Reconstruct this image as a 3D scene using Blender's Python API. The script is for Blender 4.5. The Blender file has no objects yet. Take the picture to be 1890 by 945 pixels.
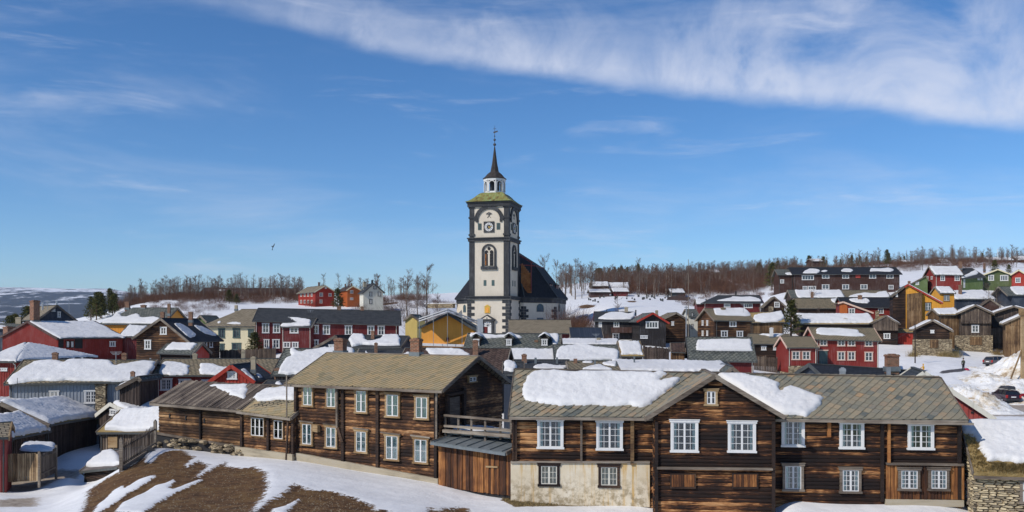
import bpy, math, random
import numpy as np
from mathutils import Vector, Matrix
random.seed(7); np.random.seed(7)
R = math.radians
S = bpy.context.scene
COL = S.collection
# ------------------------------------------------------------------ camera, sky, sun, exposure
F, CX, HY = 1700.0, 945.0, 600.0          # focal length, centre column and horizon row of the photograph (1890 px wide)
cd = bpy.data.cameras.new('camera'); cam = bpy.data.objects.new('camera', cd); COL.objects.link(cam); S.camera = cam
cam.location = (0, 0, 0); cam.rotation_euler = (R(90), 0, 0)
cd.sensor_width = 36; cd.lens = 36*F/1890; cd.shift_y = (HY-472.5)/1890; cd.clip_start = .5; cd.clip_end = 30000
SUN_EL, SUN_AZ = 38.0, 54.0               # sun is behind the camera to the left
sd = bpy.data.lights.new('sun', 'SUN'); sun = bpy.data.objects.new('sun', sd); COL.objects.link(sun)
sd.energy = 3.95; sd.angle = R(.5); sd.color = (1, .93, .83)
sv = Vector((-math.sin(R(SUN_AZ))*math.cos(R(SUN_EL)), -math.cos(R(SUN_AZ))*math.cos(R(SUN_EL)), math.sin(R(SUN_EL))))
sun.rotation_euler = sv.to_track_quat('Z', 'Y').to_euler()
S.view_settings.view_transform = 'Standard'; S.view_settings.look = 'None'; S.view_settings.gamma = 1
S.view_settings.use_curve_mapping = False; S.view_settings.exposure = 0.0
S.cycles.max_bounces = 5; S.cycles.transparent_max_bounces = 8; S.cycles.diffuse_bounces = 2; S.cycles.glossy_bounces = 2

class NT:
    def __init__(s, tree): s.t = tree; s.n = tree.nodes; s.l = tree.links
    def node(s, ty, **kw):
        n = s.n.new(ty)
        for k, v in kw.items(): setattr(n, k, v)
        return n
    def put(s, sock, v):
        if isinstance(v, bpy.types.NodeSocket): s.l.new(v, sock)
        elif isinstance(v, (tuple, list)) and len(v) == 3 and sock.type == 'RGBA': sock.default_value = (*v, 1)
        else: sock.default_value = v
    def math(s, op, a, b=None, c=None, clamp=False):
        n = s.node('ShaderNodeMath', operation=op); n.use_clamp = clamp
        s.put(n.inputs[0], a)
        if b is not None: s.put(n.inputs[1], b)
        if c is not None: s.put(n.inputs[2], c)
        return n.outputs[0]
    def noise(s, vec, scale, detail=4, rough=.55, dist=0):
        n = s.node('ShaderNodeTexNoise'); s.put(n.inputs['Vector'], vec)
        n.inputs['Scale'].default_value = scale; n.inputs['Detail'].default_value = detail
        n.inputs['Roughness'].default_value = rough; n.inputs['Distortion'].default_value = dist
        return n.outputs['Fac']
    def ramp(s, fac, stops, interp='LINEAR'):
        n = s.node('ShaderNodeValToRGB'); s.put(n.inputs[0], fac); cr = n.color_ramp; cr.interpolation = interp
        while len(cr.elements) < len(stops): cr.elements.new(.5)
        for e, (p, c) in zip(cr.elements, stops):
            e.position = p; e.color = (c, c, c, 1) if isinstance(c, (int, float)) else (*c, 1)
        return n.outputs[0]
    def step(s, v, a, b):
        n = s.node('ShaderNodeMapRange', interpolation_type='SMOOTHSTEP'); s.put(n.inputs[0], v)
        s.put(n.inputs[1], a); s.put(n.inputs[2], b); return n.outputs[0]
    def mix(s, fac, a, b, mode='MIX'):
        n = s.node('ShaderNodeMix', data_type='RGBA', blend_type=mode)
        s.put(n.inputs[0], fac); s.put(n.inputs[6], a); s.put(n.inputs[7], b); return n.outputs[2]
    def scale(s, vec, xyz, rot=(0, 0, 0), loc=(0, 0, 0)):
        n = s.node('ShaderNodeMapping'); s.put(n.inputs[0], vec)
        n.inputs['Scale'].default_value = xyz; n.inputs['Rotation'].default_value = rot; n.inputs['Location'].default_value = loc
        return n.outputs[0]
    def bump(s, h, strength=.5, dist=.02):
        n = s.node('ShaderNodeBump'); s.put(n.inputs['Height'], h)
        n.inputs['Strength'].default_value = strength; n.inputs['Distance'].default_value = dist; return n.outputs[0]
    def vadd(s, a, b):
        n = s.node('ShaderNodeVectorMath', operation='ADD'); s.put(n.inputs[0], a); s.put(n.inputs[1], b); return n.outputs[0]
    def comb(s, x, y, z):
        n = s.node('ShaderNodeCombineXYZ'); s.put(n.inputs[0], x); s.put(n.inputs[1], y); s.put(n.inputs[2], z); return n.outputs[0]

# sky: Nishita plus cirrus, laid out by direction
wd = bpy.data.worlds.new('World'); S.world = wd; wd.use_nodes = True
w = NT(wd.node_tree); w.n.clear()
sky = w.node('ShaderNodeTexSky', sky_type='NISHITA'); sky.sun_disc = False
sky.sun_elevation = R(SUN_EL); sky.sun_rotation = R(180+SUN_AZ)
sky.altitude = 700; sky.air_density = .85; sky.dust_density = .05; sky.ozone_density = 3.0
tc = w.node('ShaderNodeTexCoord'); sp = w.node('ShaderNodeSeparateXYZ'); w.l.new(tc.outputs['Generated'], sp.inputs[0])
az = w.math('ARCTAN2', sp.outputs[0], sp.outputs[1]); el = w.math('ARCSINE', sp.outputs[2])
def curve(x, pts, lo=-.6, hi=.6):
    n = w.node('ShaderNodeFloatCurve'); c = n.mapping.curves[0]
    w.put(n.inputs['Value'], w.math('DIVIDE', w.math('SUBTRACT', x, lo), hi-lo, clamp=True))
    P = [((a-lo)/(hi-lo), b) for a, b in pts]
    c.points[0].location = P[0]; c.points[-1].location = P[-1]
    for p in P[1:-1]: c.points.new(*p)
    n.mapping.update(); return n.outputs[0]
def sph(px, py):
    u = (px-CX)/F; a = math.atan(u); return a, math.atan((HY-py)/F*math.cos(a))
edge = [sph(*p) for p in [(0, -50), (220, -8), (420, 32), (600, 80), (760, 112), (1000, 146), (1180, 175), (1400, 190), (1600, 206), (1720, 232), (1890, 252)]]
e_lo = curve(az, edge)
av = w.comb(az, el, 0)
nb = w.noise(w.scale(av, (5, 14, 1)), 1, 5, .6)
t = w.math('ADD', w.math('SUBTRACT', el, e_lo), w.math('MULTIPLY', w.math('SUBTRACT', nb, .5), .03))
thick = curve(az, [(-.6, .06), (-.3, .07), (-.1, .09), (.05, .10), (.2, .135), (.32, .19), (.45, .25), (.6, .28)])
streak = w.noise(w.scale(av, (7, 5, 1), (0, 0, R(-20)), (2.3, 5.1, 0)), 1, 7, .58, 1.1)
soft = w.math('SUBTRACT', 1.0, w.step(w.math('ADD', t, w.math('MULTIPLY', w.math('SUBTRACT', streak, .5), w.math('MULTIPLY', thick, 1.7))), 0.0, w.math('MULTIPLY', thick, .75)))
band = w.math('MULTIPLY', w.step(t, -.003, .018), soft)
fine = w.noise(w.scale(av, (13, 10, 1), (0, 0, R(-32))), 1, 6, .65, .8)
band = w.math('MULTIPLY', band, w.math('ADD', .35, w.math('MULTIPLY', w.step(w.math('ADD', w.math('MULTIPLY', streak, .6), w.math('MULTIPLY', fine, .4)), .34, .62), .65)))
band = w.math('MULTIPLY', band, w.step(az, -.52, .02))
wis = w.noise(w.scale(av, (5, 30, 1), (0, 0, R(5)), (3.1, 1.7, 0)), 1, 5, .6, .5)
wisps = w.math('MULTIPLY', w.step(wis, .54, .84), .42)
wis2 = w.noise(w.scale(av, (2.2, 11, 1), (0, 0, R(-9)), (8.3, 4.2, 0)), 1, 6, .62, .4)
wisps = w.math('ADD', wisps, w.math('MULTIPLY', w.step(wis2, .45, .88), .42))
cl = w.math('MINIMUM', w.math('ADD', w.math('MULTIPLY', band, .86), w.math('MULTIPLY', wisps, w.math('SUBTRACT', 1.0, band))), .92)
cl = w.math('MULTIPLY', cl, w.step(el, .005, .06))
hsv = w.node('ShaderNodeHueSaturation'); w.l.new(sky.outputs[0], hsv.inputs['Color']); hsv.inputs['Saturation'].default_value = 1.2; hsv.inputs['Value'].default_value = 1.0; tint = w.mix(1.0, hsv.outputs[0], (.83, .94, 1.04), 'MULTIPLY')
bg = w.node('ShaderNodeBackground'); bg.inputs[1].default_value = .12
w.put(bg.inputs[0], w.mix(cl, tint, (6.6, 6.9, 7.9)))
out = w.node('ShaderNodeOutputWorld'); w.l.new(bg.outputs[0], out.inputs[0])

# ------------------------------------------------------------------ materials
MATS = {}
def M(name, fn, rough=.8, **kw):
    if name in MATS: return MATS[name]
    m = bpy.data.materials.new(name); m.use_nodes = True; n = NT(m.node_tree); b = n.n['Principled BSDF']
    b.inputs['Roughness'].default_value = rough; b.inputs['Specular IOR Level'].default_value = kw.get('spec', .3)
    fn(n, b); MATS[name] = m; return m
def coords(n, what='UV'):
    tc = n.node('ShaderNodeTexCoord'); oi = n.node('ShaderNodeObjectInfo')
    return n.vadd(tc.outputs[what], n.comb(n.math('MULTIPLY', oi.outputs['Random'], 37.0), n.math('MULTIPLY', oi.outputs['Random'], 11.0), 0)), oi.outputs['Random'], tc
def c3(c, k): return tuple(min(1, x*k) for x in c)

def _snow(n, b):
    g = n.node('ShaderNodeNewGeometry'); p = g.outputs['Position']
    a = n.noise(p, .8, 5, .6); f = n.noise(p, 9, 3, .6); k = n.noise(n.scale(p, (1, 1, 1)), .22, 3)
    n.put(b.inputs['Base Color'], n.ramp(n.math('ADD', n.math('MULTIPLY', a, .6), n.math('MULTIPLY', k, .4)), [(.3, (.55, .55, .555)), (.6, (.665, .665, .67))]))
    rp_ = n.noise(n.scale(p, (2.5, 1.2, 5), (0, 0, R(35))), 1, 4, .6, .4); n.put(b.inputs['Normal'], n.bump(n.math('ADD', n.math('ADD', a, n.math('MULTIPLY', rp_, .5)), n.math('MULTIPLY', f, .2)), .6, .12))
SNOW = M('snow', _snow, .55)
def paint(name, col, var=.25, rough=.7, vert=True, board=.0):
    def f(n, b):
        v, r, tc = coords(n)
        a = n.noise(n.scale(v, (5, .5, 1) if vert else (.5, 5, 1)), 1, 5, .65); d = n.noise(v, .35, 4, .6); e = n.noise(v, 14, 2)
        s = n.math('ADD', n.math('MULTIPLY', a, .5), n.math('MULTIPLY', d, .5))
        c = n.ramp(s, [(.3, c3(col, 1-var*1.5)), (.5, col), (.72, tuple(x*(1-var)+.35*var for x in c3(col, 1.15)))])
        if board:
            br = n.node('ShaderNodeTexWave', wave_type='BANDS', bands_direction='X', wave_profile='SAW'); br.inputs['Scale'].default_value = 1/board/6.283*3.14159
            n.put(br.inputs['Vector'], tc.outputs['UV']); gap = n.step(br.outputs['Fac'], .0, .14)
            c = n.mix(gap, c3(col, .35), c)
        n.put(b.inputs['Base Color'], c); n.put(b.inputs['Normal'], n.bump(n.math('ADD', a, n.math('MULTIPLY', e, .4)), .3, .015))
    return M(name, f, rough)
RED = paint('red_paint', (.20, .022, .016)); DRED = paint('dark_red_paint', (.12, .014, .014)); BRED = paint('bright_red_paint', (.33, .032, .018))
ORANGE = paint('orange_paint', (.42, .11, .025)); YELL = paint('yellow_paint', (.62, .30, .035), .15); OCHRE = paint('ochre_paint', (.72, .31, .05), .12)
CREAM = paint('cream_paint', (.62, .56, .38), .15); BLUEG = paint('blue_grey_paint', (.235, .26, .295), .15); GREEN = paint('green_paint', (.075, .10, .035)); BGREEN = paint('bright_green_paint', (.10, .145, .05))
WHITE = paint('white_paint', (.62, .62, .61), .14); OFFW = paint('aged_white_wood', (.6, .58, .5), .3); BLACKP = paint('black_stained_boards', (.022, .018, .018), .3)
DBROWN = paint('dark_brown_boards', (.055, .024, .017), .3); TEAL = paint('teal_trim', (.05, .09, .09)); SALMON = paint('pale_pink_trim', (.6, .42, .33))
DBLUE = paint('blue_black_boards', (.03, .04, .06)); PINKR = paint('faded_red_boards', (.30, .06, .05), .35)
GREYP = paint('dark_grey_trim', (.06, .065, .065), .2); CHW = paint('church_limewash', (.56, .50, .41), .08, .85); QUOIN = paint('quoin_grey', (.028, .030, .034), .25)
CONC = paint('concrete', (.36, .31, .225), .4, .9, False); PALEY = paint('pale_yellow_paint', (.6, .45, .14), .15)
def wood(name, stops, sc=(1.2, 22, 1), obj=False, vert=False):
    def f(n, b):
        v, r, tc = coords(n, 'Object' if obj else 'UV')
        if vert: sc2 = (sc[1], sc[0], sc[2])
        else: sc2 = sc
        if obj: sc2 = (sc[0], sc[1], sc[1]) if not vert else (sc[1], sc[1], sc[0])
        a = n.noise(n.scale(v, sc2), 1, 6, .7, .3); g = n.node('ShaderNodeNewGeometry')
        big = n.noise(g.outputs['Position'], .55, 3, .6, .6); fine = n.noise(n.scale(v, tuple(x*4 for x in sc2)), 1, 3, .6)
        s = n.math('ADD', n.math('ADD', n.math('MULTIPLY', a, .62), n.math('MULTIPLY', big, .55)), n.math('MULTIPLY', n.math('SUBTRACT', r, .5), .2))
        s = n.math('SUBTRACT', n.math('ADD', s, n.math('MULTIPLY', fine, .12)), .12)
        n.put(b.inputs['Base Color'], n.ramp(s, stops)); n.put(b.inputs['Normal'], n.bump(n.math('ADD', a, n.math('MULTIPLY', fine, .5)), .8, .03))
    return M(name, f, .85)
LOGST = [(.36, (.008, .005, .005)), (.52, (.020, .010, .007)), (.59, (.075, .028, .012)), (.64, (.30, .13, .045)), (.73, (.52, .29, .13))]
LOG = wood('weathered_log', LOGST, (1.7, 26, 1), obj=True)
LOGD = wood('dark_log', [(.36, (.008, .006, .006)), (.52, (.022, .012, .010)), (.62, (.07, .035, .02)), (.74, (.20, .115, .055))], (.9, 17, 1), obj=True)
LOGN = wood('brown_log', [(.34, (.012, .007, .006)), (.47, (.040, .019, .011)), (.56, (.10, .046, .022)), (.605, (.28, .13, .05)), (.70, (.50, .30, .15))], (2.2, 28, 1), obj=True)
LOGG = wood('tan_log', [(.34, (.016, .009, .006)), (.46, (.06, .03, .015)), (.54, (.15, .078, .034)), (.61, (.34, .19, .085)), (.73, (.52, .36, .2))], (1.8, 24, 1), obj=True)
PLK = wood('tarred_plank', [(.34, (.018, .010, .008)), (.48, (.07, .028, .013)), (.58, (.19, .075, .025)), (.68, (.36, .16, .05)), (.8, (.42, .26, .13))], (.7, 14, 1), obj=True, vert=True)
PLKG = wood('grey_plank', [(.32, (.025, .02, .018)), (.46, (.085, .065, .052)), (.58, (.17, .135, .105)), (.74, (.30, .25, .19))], (.7, 16, 1), obj=True, vert=True)
PLKT = wood('tan_plank', [(.30, (.07, .045, .028)), (.42, (.22, .145, .08)), (.55, (.40, .28, .16)), (.74, (.52, .42, .28))], (.7, 16, 1), obj=True, vert=True)
GREYW = wood('grey_board', [(.32, (.05, .04, .032)), (.5, (.15, .12, .095)), (.7, (.30, .26, .21))], (.8, 18, 1))
TANW = wood('tan_board', [(.32, (.07, .04, .022)), (.5, (.24, .15, .07)), (.7, (.42, .31, .18))], (.8, 18, 1))
DKW = wood('dark_post', [(.32, (.008, .006, .006)), (.55, (.03, .018, .014)), (.75, (.12, .07, .04))], (.8, 18, 1))
ORW = wood('orange_post', [(.32, (.08, .03, .012)), (.5, (.26, .10, .03)), (.7, (.42, .2, .07))], (.8, 18, 1))
def logwall(name, stops, vert=False, h=.24, tone=1.0):
    def f(n, b):
        v, r, tc = coords(n); uv = tc.outputs['UV']
        base = n.scale(uv, (1, 1, 1), (0, 0, R(90) if vert else 0))
        br = n.node('ShaderNodeTexBrick'); br.offset = .43; n.put(br.inputs['Vector'], base)
        br.inputs['Scale'].default_value = 1; br.inputs['Brick Width'].default_value = 5.3; br.inputs['Row Height'].default_value = h
        br.inputs['Mortar Size'].default_value = .022; br.inputs['Mortar Smooth'].default_value = .6; br.inputs['Bias'].default_value = 0
        br.inputs['Color1'].default_value = (0, 0, 0, 1); br.inputs['Color2'].default_value = (1, 1, 1, 1); br.inputs['Mortar'].default_value = (.5, .5, .5, 1)
        a = n.noise(n.scale(v, (15, .8, 1) if vert else (.8, 15, 1)), 1, 6, .7); g = n.node('ShaderNodeNewGeometry'); big = n.noise(g.outputs['Position'], .45, 3, .6)
        s = n.math('ADD', n.math('ADD', n.math('MULTIPLY', a, .62), n.math('MULTIPLY', big, .45)), n.math('MULTIPLY', n.math('SUBTRACT', br.outputs['Color'], .5), .16))
        n.put(b.inputs['Base Color'], n.mix(br.outputs['Fac'], n.ramp(n.math('SUBTRACT', s, .03), stops), (.008, .006, .005)))
        hgt = n.math('ADD', n.math('MULTIPLY', a, .3), n.math('SUBTRACT', 1.0, br.outputs['Fac']))
        n.put(b.inputs['Normal'], n.bump(hgt, .9, .06))
    return M(name, f, .85)
LW = logwall('log_wall', [(.34, (.014, .008, .006)), (.46, (.045, .021, .012)), (.56, (.13, .062, .028)), (.65, (.28, .155, .07)), (.78, (.42, .27, .15))])
LWD = logwall('dark_log_wall', [(.36, (.010, .007, .007)), (.5, (.03, .017, .012)), (.62, (.085, .045, .027)), (.76, (.2, .12, .07))])
PW = logwall('plank_wall_tan', [(.32, (.05, .028, .016)), (.46, (.14, .08, .04)), (.58, (.27, .165, .08)), (.74, (.42, .3, .18))], True, .2)
PWG = logwall('plank_wall_grey', [(.32, (.03, .022, .018)), (.46, (.08, .058, .045)), (.58, (.16, .12, .09)), (.74, (.29, .23, .17))], True, .2)
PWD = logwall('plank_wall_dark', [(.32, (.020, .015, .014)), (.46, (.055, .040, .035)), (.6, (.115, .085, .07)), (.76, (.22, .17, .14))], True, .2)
def slate(name, cols, sw=.5, sh=.42, ang=50, gap=.035):
    def f(n, b):
        v, r, tc = coords(n); uv = n.scale(tc.outputs['UV'], (1, 1, 1), (0, 0, R(-ang)))
        br = n.node('ShaderNodeTexBrick'); n.put(br.inputs['Vector'], uv); br.offset = .5
        br.inputs['Scale'].default_value = 1; br.inputs['Brick Width'].default_value = sw; br.inputs['Row Height'].default_value = sh
        br.inputs['Mortar Size'].default_value = gap; br.inputs['Mortar Smooth'].default_value = .4
        br.inputs['Color1'].default_value = (0, 0, 0, 1); br.inputs['Color2'].default_value = (1, 1, 1, 1); br.inputs['Mortar'].default_value = (.5, .5, .5, 1)
        a = n.noise(v, 1.3, 5, .65); e = n.noise(v, 9, 4, .6)
        s = n.math('ADD', n.math('MULTIPLY', br.outputs['Color'], .3), n.math('ADD', n.math('MULTIPLY', a, .6), n.math('MULTIPLY', e, .2)))
        k = len(cols); c = n.ramp(s, [(.3+.5*i/(k-1), cc) for i, cc in enumerate(cols)])
        n.put(b.inputs['Base Color'], n.mix(br.outputs['Fac'], c, c3(cols[0], .3)))
        n.put(b.inputs['Normal'], n.bump(n.math('SUBTRACT', n.math('MULTIPLY', e, .3), br.outputs['Fac']), .9, .05))
    return M(name, f, .75)
SL_OL = slate('olive_slate', [(.12, .105, .07), (.20, .17, .11), (.26, .205, .13), (.18, .165, .125)], .42, .3, 50)
SL_GR = slate('grey_slate', [(.055, .06, .055), (.10, .11, .10), (.15, .155, .13), (.12, .125, .12)], .5, .42, 50)
SL_BE = slate('beige_slate', [(.15, .125, .085), (.23, .19, .13), (.29, .24, .165), (.22, .19, .14)], .5, .3, 12)
SL_BR = slate('brown_slate', [(.035, .024, .02), (.075, .045, .035), (.10, .065, .05), (.085, .06, .05)], .5, .3, 40)
SL_DK = slate('dark_tile', [(.022, .024, .028), (.035, .038, .042), (.05, .053, .056), (.04, .044, .05)], .5, .35, 0, .02)
SL_BK = slate('black_tile', [(.010, .011, .014), (.016, .018, .022), (.024, .026, .032), (.018, .02, .026)], .4, .3, 0, .02)
SL_CP = slate('church_roof_tile', [(.006, .006, .009), (.010, .010, .014), (.018, .018, .022), (.012, .012, .016)], .5, .3, 0, .02)
SPIRE = slate('spire_shingle', [(.022, .018, .017), (.04, .033, .03), (.06, .05, .044), (.045, .038, .034)], .4, .3, 0, .02)
SL_NV = slate('navy_sheet', [(.016, .024, .042), (.022, .032, .052), (.03, .04, .062), (.024, .034, .056)], .35, 9, 0, .02)
def _tile(n, b, cols, rust):
    v, r, tc = coords(n, 'Object'); a = n.noise(v, 5, 5, .65); e = n.noise(v, 26, 3, .6); g = n.node('ShaderNodeNewGeometry')
    big = n.noise(g.outputs['Position'], .5, 3, .6)
    s = n.math('ADD', n.math('MULTIPLY', r, .85), n.math('ADD', n.math('MULTIPLY', a, .15), n.math('MULTIPLY', n.math('SUBTRACT', big, .3), .3)))
    k = len(cols); c = n.ramp(s, [(.16+.68*i/(k-1), cc) for i, cc in enumerate(cols)])
    c = n.mix(n.math('MULTIPLY', n.step(a, .55, .75), .5), c, rust)
    n.put(b.inputs['Base Color'], n.mix(n.math('MULTIPLY', n.step(e, .5, .8), .25), c, (.05, .05, .04)))
    n.put(b.inputs['Normal'], n.bump(n.math('ADD', a, n.math('MULTIPLY', e, .5)), .5, .02))
TILE1 = M('slate_piece_olive', lambda n, b: _tile(n, b, [(.23, .195, .115), (.32, .25, .135), (.25, .22, .14), (.38, .275, .145), (.28, .24, .155), (.35, .265, .15)], (.38, .26, .12)), .7)
TILE2 = M('slate_piece_grey', lambda n, b: _tile(n, b, [(.10, .11, .10), (.22, .195, .14), (.145, .15, .125), (.29, .23, .15), (.19, .18, .14), (.35, .23, .125), (.155, .16, .14), (.25, .215, .15)], (.34, .23, .12)), .65)
def _turf(n, b):
    v, r, tc = coords(n); a = n.noise(v, 2.5, 6, .7); e = n.noise(v, 25, 4, .7)
    n.put(b.inputs['Base Color'], n.ramp(n.math('ADD', n.math('MULTIPLY', a, .6), n.math('MULTIPLY', e, .4)), [(.32, (.12, .085, .035)), (.48, (.30, .21, .08)), (.65, (.44, .33, .16))]))
    n.put(b.inputs['Normal'], n.bump(n.math('ADD', a, e), 1, .08))
TURF = M('dry_turf', _turf, .95)
def _brick(n, b):
    v, r, tc = coords(n); br = n.node('ShaderNodeTexBrick'); n.put(br.inputs['Vector'], tc.outputs['UV'])
    br.inputs['Scale'].default_value = 1; br.inputs['Brick Width'].default_value = .25; br.inputs['Row Height'].default_value = .085; br.inputs['Mortar Size'].default_value = .012
    br.inputs['Color1'].default_value = (.27, .09, .045, 1); br.inputs['Color2'].default_value = (.14, .05, .03, 1); br.inputs['Mortar'].default_value = (.32, .27, .2, 1)
    a = n.noise(v, 4, 4, .6); n.put(b.inputs['Base Color'], n.mix(n.math('MULTIPLY', n.step(a, .45, .7), .55), br.outputs['Color'], (.06, .03, .02)))
    n.put(b.inputs['Normal'], n.bump(n.math('SUBTRACT', a, br.outputs['Fac']), .8, .02))
BRICK = M('old_brick', _brick, .9)
def _stone(n, b, k=1.0):
    v, r, tc = coords(n); vo = n.node('ShaderNodeTexVoronoi', feature='F1'); n.put(vo.inputs['Vector'], n.scale(v, (2.2, 6, 2))); vo.inputs['Scale'].default_value = 1
    ve = n.node('ShaderNodeTexVoronoi', feature='DISTANCE_TO_EDGE'); n.put(ve.inputs['Vector'], n.scale(v, (2.2, 6, 2))); ve.inputs['Scale'].default_value = 1
    a = n.noise(v, 8, 4, .6); m = n.step(ve.outputs['Distance'], 0, .09)
    c = n.ramp(n.math('ADD', n.math('MULTIPLY', vo.outputs['Color'], .6), n.math('MULTIPLY', a, .4)), [(.25, c3((.14, .11, .075), k)), (.5, c3((.30, .235, .15), k)), (.75, c3((.46, .38, .25), k))])
    n.put(b.inputs['Base Color'], n.mix(m, (.07, .055, .038), c)); n.put(b.inputs['Normal'], n.bump(n.math('ADD', m, n.math('MULTIPLY', a, .3)), 1, .06))
STONE = M('rubble_stone', _stone, .9)
def _stonep(n, b):
    v, r, tc = coords(n, 'Object'); a = n.noise(v, 6, 5, .65); s = n.math('ADD', n.math('MULTIPLY', r, .6), n.math('MULTIPLY', a, .5))
    n.put(b.inputs['Base Color'], n.ramp(s, [(.2, (.12, .10, .075)), (.4, (.28, .23, .155)), (.6, (.40, .33, .21)), (.8, (.55, .46, .30))])); n.put(b.inputs['Normal'], n.bump(a, .7, .03))
STONEP = M('wall_stone', _stonep, .9)
def _plaster(n, b):
    v, r, tc = coords(n); uv = tc.outputs['UV']; st = n.noise(n.scale(v, (2.6, .13, 1)), 1, 6, .7, .3); p = n.noise(v, .6, 4, .6); sp = n.node('ShaderNodeSeparateXYZ'); n.l.new(uv, sp.inputs[0])
    low = n.step(sp.outputs[1], 1.5, .15)
    f1 = n.math('MULTIPLY', n.step(st, .48, .66), n.step(p, .30, .52))
    sp.inputs[0]; topd = n.step(sp.outputs[1], .8, 2.7); f1 = n.math('MAXIMUM', f1, n.math('MULTIPLY', n.step(n.math('ADD', st, n.math('MULTIPLY', topd, .12)), .50, .64), .85))
    c = n.mix(f1, n.ramp(p, [(.3, (.58, .49, .34)), (.7, (.68, .62, .50))]), (.52, .33, .11)); c = n.mix(n.math('MULTIPLY', n.step(n.noise(v, 3, 5, .7), .42, .62), n.math('ADD', n.math('MULTIPLY', low, .75), .08)), c, (.27, .21, .12))
    n.put(b.inputs['Base Color'], c); n.put(b.inputs['Normal'], n.bump(n.noise(v, 7, 5), .3, .02))
PLASTER = M('stained_plaster', _plaster, .9)
def flat(name, col, rough=.5, metal=0, spec=.5):
    def f(n, b):
        v, r, tc = coords(n, 'Object'); a = n.noise(v, 3, 4, .6); n.put(b.inputs['Base Color'], n.ramp(a, [(.3, c3(col, .8)), (.7, c3(col, 1.15))])); b.inputs['Metallic'].default_value = metal
    return M(name, f, rough, spec=spec)
METAL = flat('zinc_sheet', (.16, .18, .19), .45, .3); GALV = flat('galvanised', (.35, .36, .38), .4, .5); IRON = flat('dark_iron', (.03, .03, .035), .5)
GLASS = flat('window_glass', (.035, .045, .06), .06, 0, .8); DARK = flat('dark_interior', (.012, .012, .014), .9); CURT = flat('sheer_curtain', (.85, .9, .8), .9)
GLASSB = flat('church_glass', (.05, .09, .13), .15, 0, .8); GOLD = flat('gold_leaf', (.75, .45, .08), .35, .6); BLKP = flat('black_metal', (.01, .01, .012), .5)
def _clear(n, b):
    n.n.remove(b); tr = n.node('ShaderNodeBsdfTransparent'); gl = n.node('ShaderNodeBsdfGlossy'); gl.inputs['Roughness'].default_value = .04
    fr = n.node('ShaderNodeFresnel'); fr.inputs[0].default_value = 1.5; mx = n.node('ShaderNodeMixShader')
    n.put(mx.inputs[0], n.math('ADD', fr.outputs[0], .06)); n.l.new(tr.outputs[0], mx.inputs[1]); n.l.new(gl.outputs[0], mx.inputs[2])
    tr.inputs[0].default_value = (.8, .88, .88, 1); n.l.new(mx.outputs[0], n.n['Material Output'].inputs[0])
def Mclear():
    m = bpy.data.materials.new('clear_glass'); m.use_nodes = True; n = NT(m.node_tree); _clear(n, n.n['Principled BSDF']); return m
CLEAR = Mclear()
def _copper(n, b):
    v, r, tc = coords(n); a = n.noise(n.scale(v, (1.2, .25, 1)), 1, 6, .65); br = n.node('ShaderNodeTexBrick'); n.put(br.inputs['Vector'], tc.outputs['UV'])
    br.offset = 0; br.inputs['Scale'].default_value = 1; br.inputs['Brick Width'].default_value = .62; br.inputs['Row Height'].default_value = 30; br.inputs['Mortar Size'].default_value = .03
    c = n.ramp(a, [(.36, (.09, .065, .02)), (.46, (.21, .175, .05)), (.56, (.21, .24, .08)), (.7, (.22, .31, .16))]); n.put(b.inputs['Base Color'], n.mix(n.math('MULTIPLY', br.outputs['Fac'], .6), c, (.05, .06, .03)))
COPPER = M('weathered_copper', _copper, .6)
def _rustplate(n, b):
    v, r, tc = coords(n); a = n.noise(n.scale(v, (3, .3, 1)), 1, 5, .7); n.put(b.inputs['Base Color'], n.ramp(a, [(.3, (.035, .03, .03)), (.5, (.10, .085, .08)), (.7, (.22, .19, .17))])); n.put(b.inputs['Normal'], n.bump(a, .4, .03))
TIN = M('old_roof_boards', _rustplate, .7)
def _needle(n, b, cols):
    v, r, tc = coords(n, 'Object'); g = n.node('ShaderNodeNewGeometry'); a = n.noise(g.outputs['Position'], .8, 3, .6); wv = n.node('ShaderNodeTexWhiteNoise'); 
    n.put(b.inputs['Base Color'], n.ramp(n.math('ADD', n.math('MULTIPLY', a, .7), n.math('MULTIPLY', g.outputs['Random Per Island'], .3)), [(.35, cols[0]), (.5, cols[1]), (.7, cols[2])]))
NEED = M('pine_needles', lambda n, b: _needle(n, b, [(.022, .03, .008), (.065, .07, .015), (.13, .115, .03)]), .8)
TWIG = M('birch_twigs', lambda n, b: _needle(n, b, [(.055, .025, .016), (.10, .046, .028), (.16, .08, .046)]), .9)
TWIGR = M('birch_twigs_grey', lambda n, b: _needle(n, b, [(.055, .035, .03), (.09, .06, .048), (.14, .10, .08)]), .9)
def _bark(n, b):
    v, r, tc = coords(n, 'Object'); a = n.noise(n.scale(v, (2, 2, 6)), 1, 4, .6); n.put(b.inputs['Base Color'], n.ramp(a, [(.40, (.06, .045, .035)), (.56, (.2, .16, .13)), (.72, (.5, .45, .38))]))
BARK = M('birch_bark', _bark, .85); PBARK = wood('pine_bark', [(.3, (.05, .03, .02)), (.6, (.16, .09, .05)), (.8, (.25, .15, .09))])
def _grass(n, b):
    g = n.node('ShaderNodeNewGeometry'); n.put(b.inputs['Base Color'], n.ramp(g.outputs['Random Per Island'], [(0, (.24, .165, .06)), (.5, (.44, .31, .12)), (1, (.58, .44, .21))]))
GRASS = M('dry_grass', _grass, .9)

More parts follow.
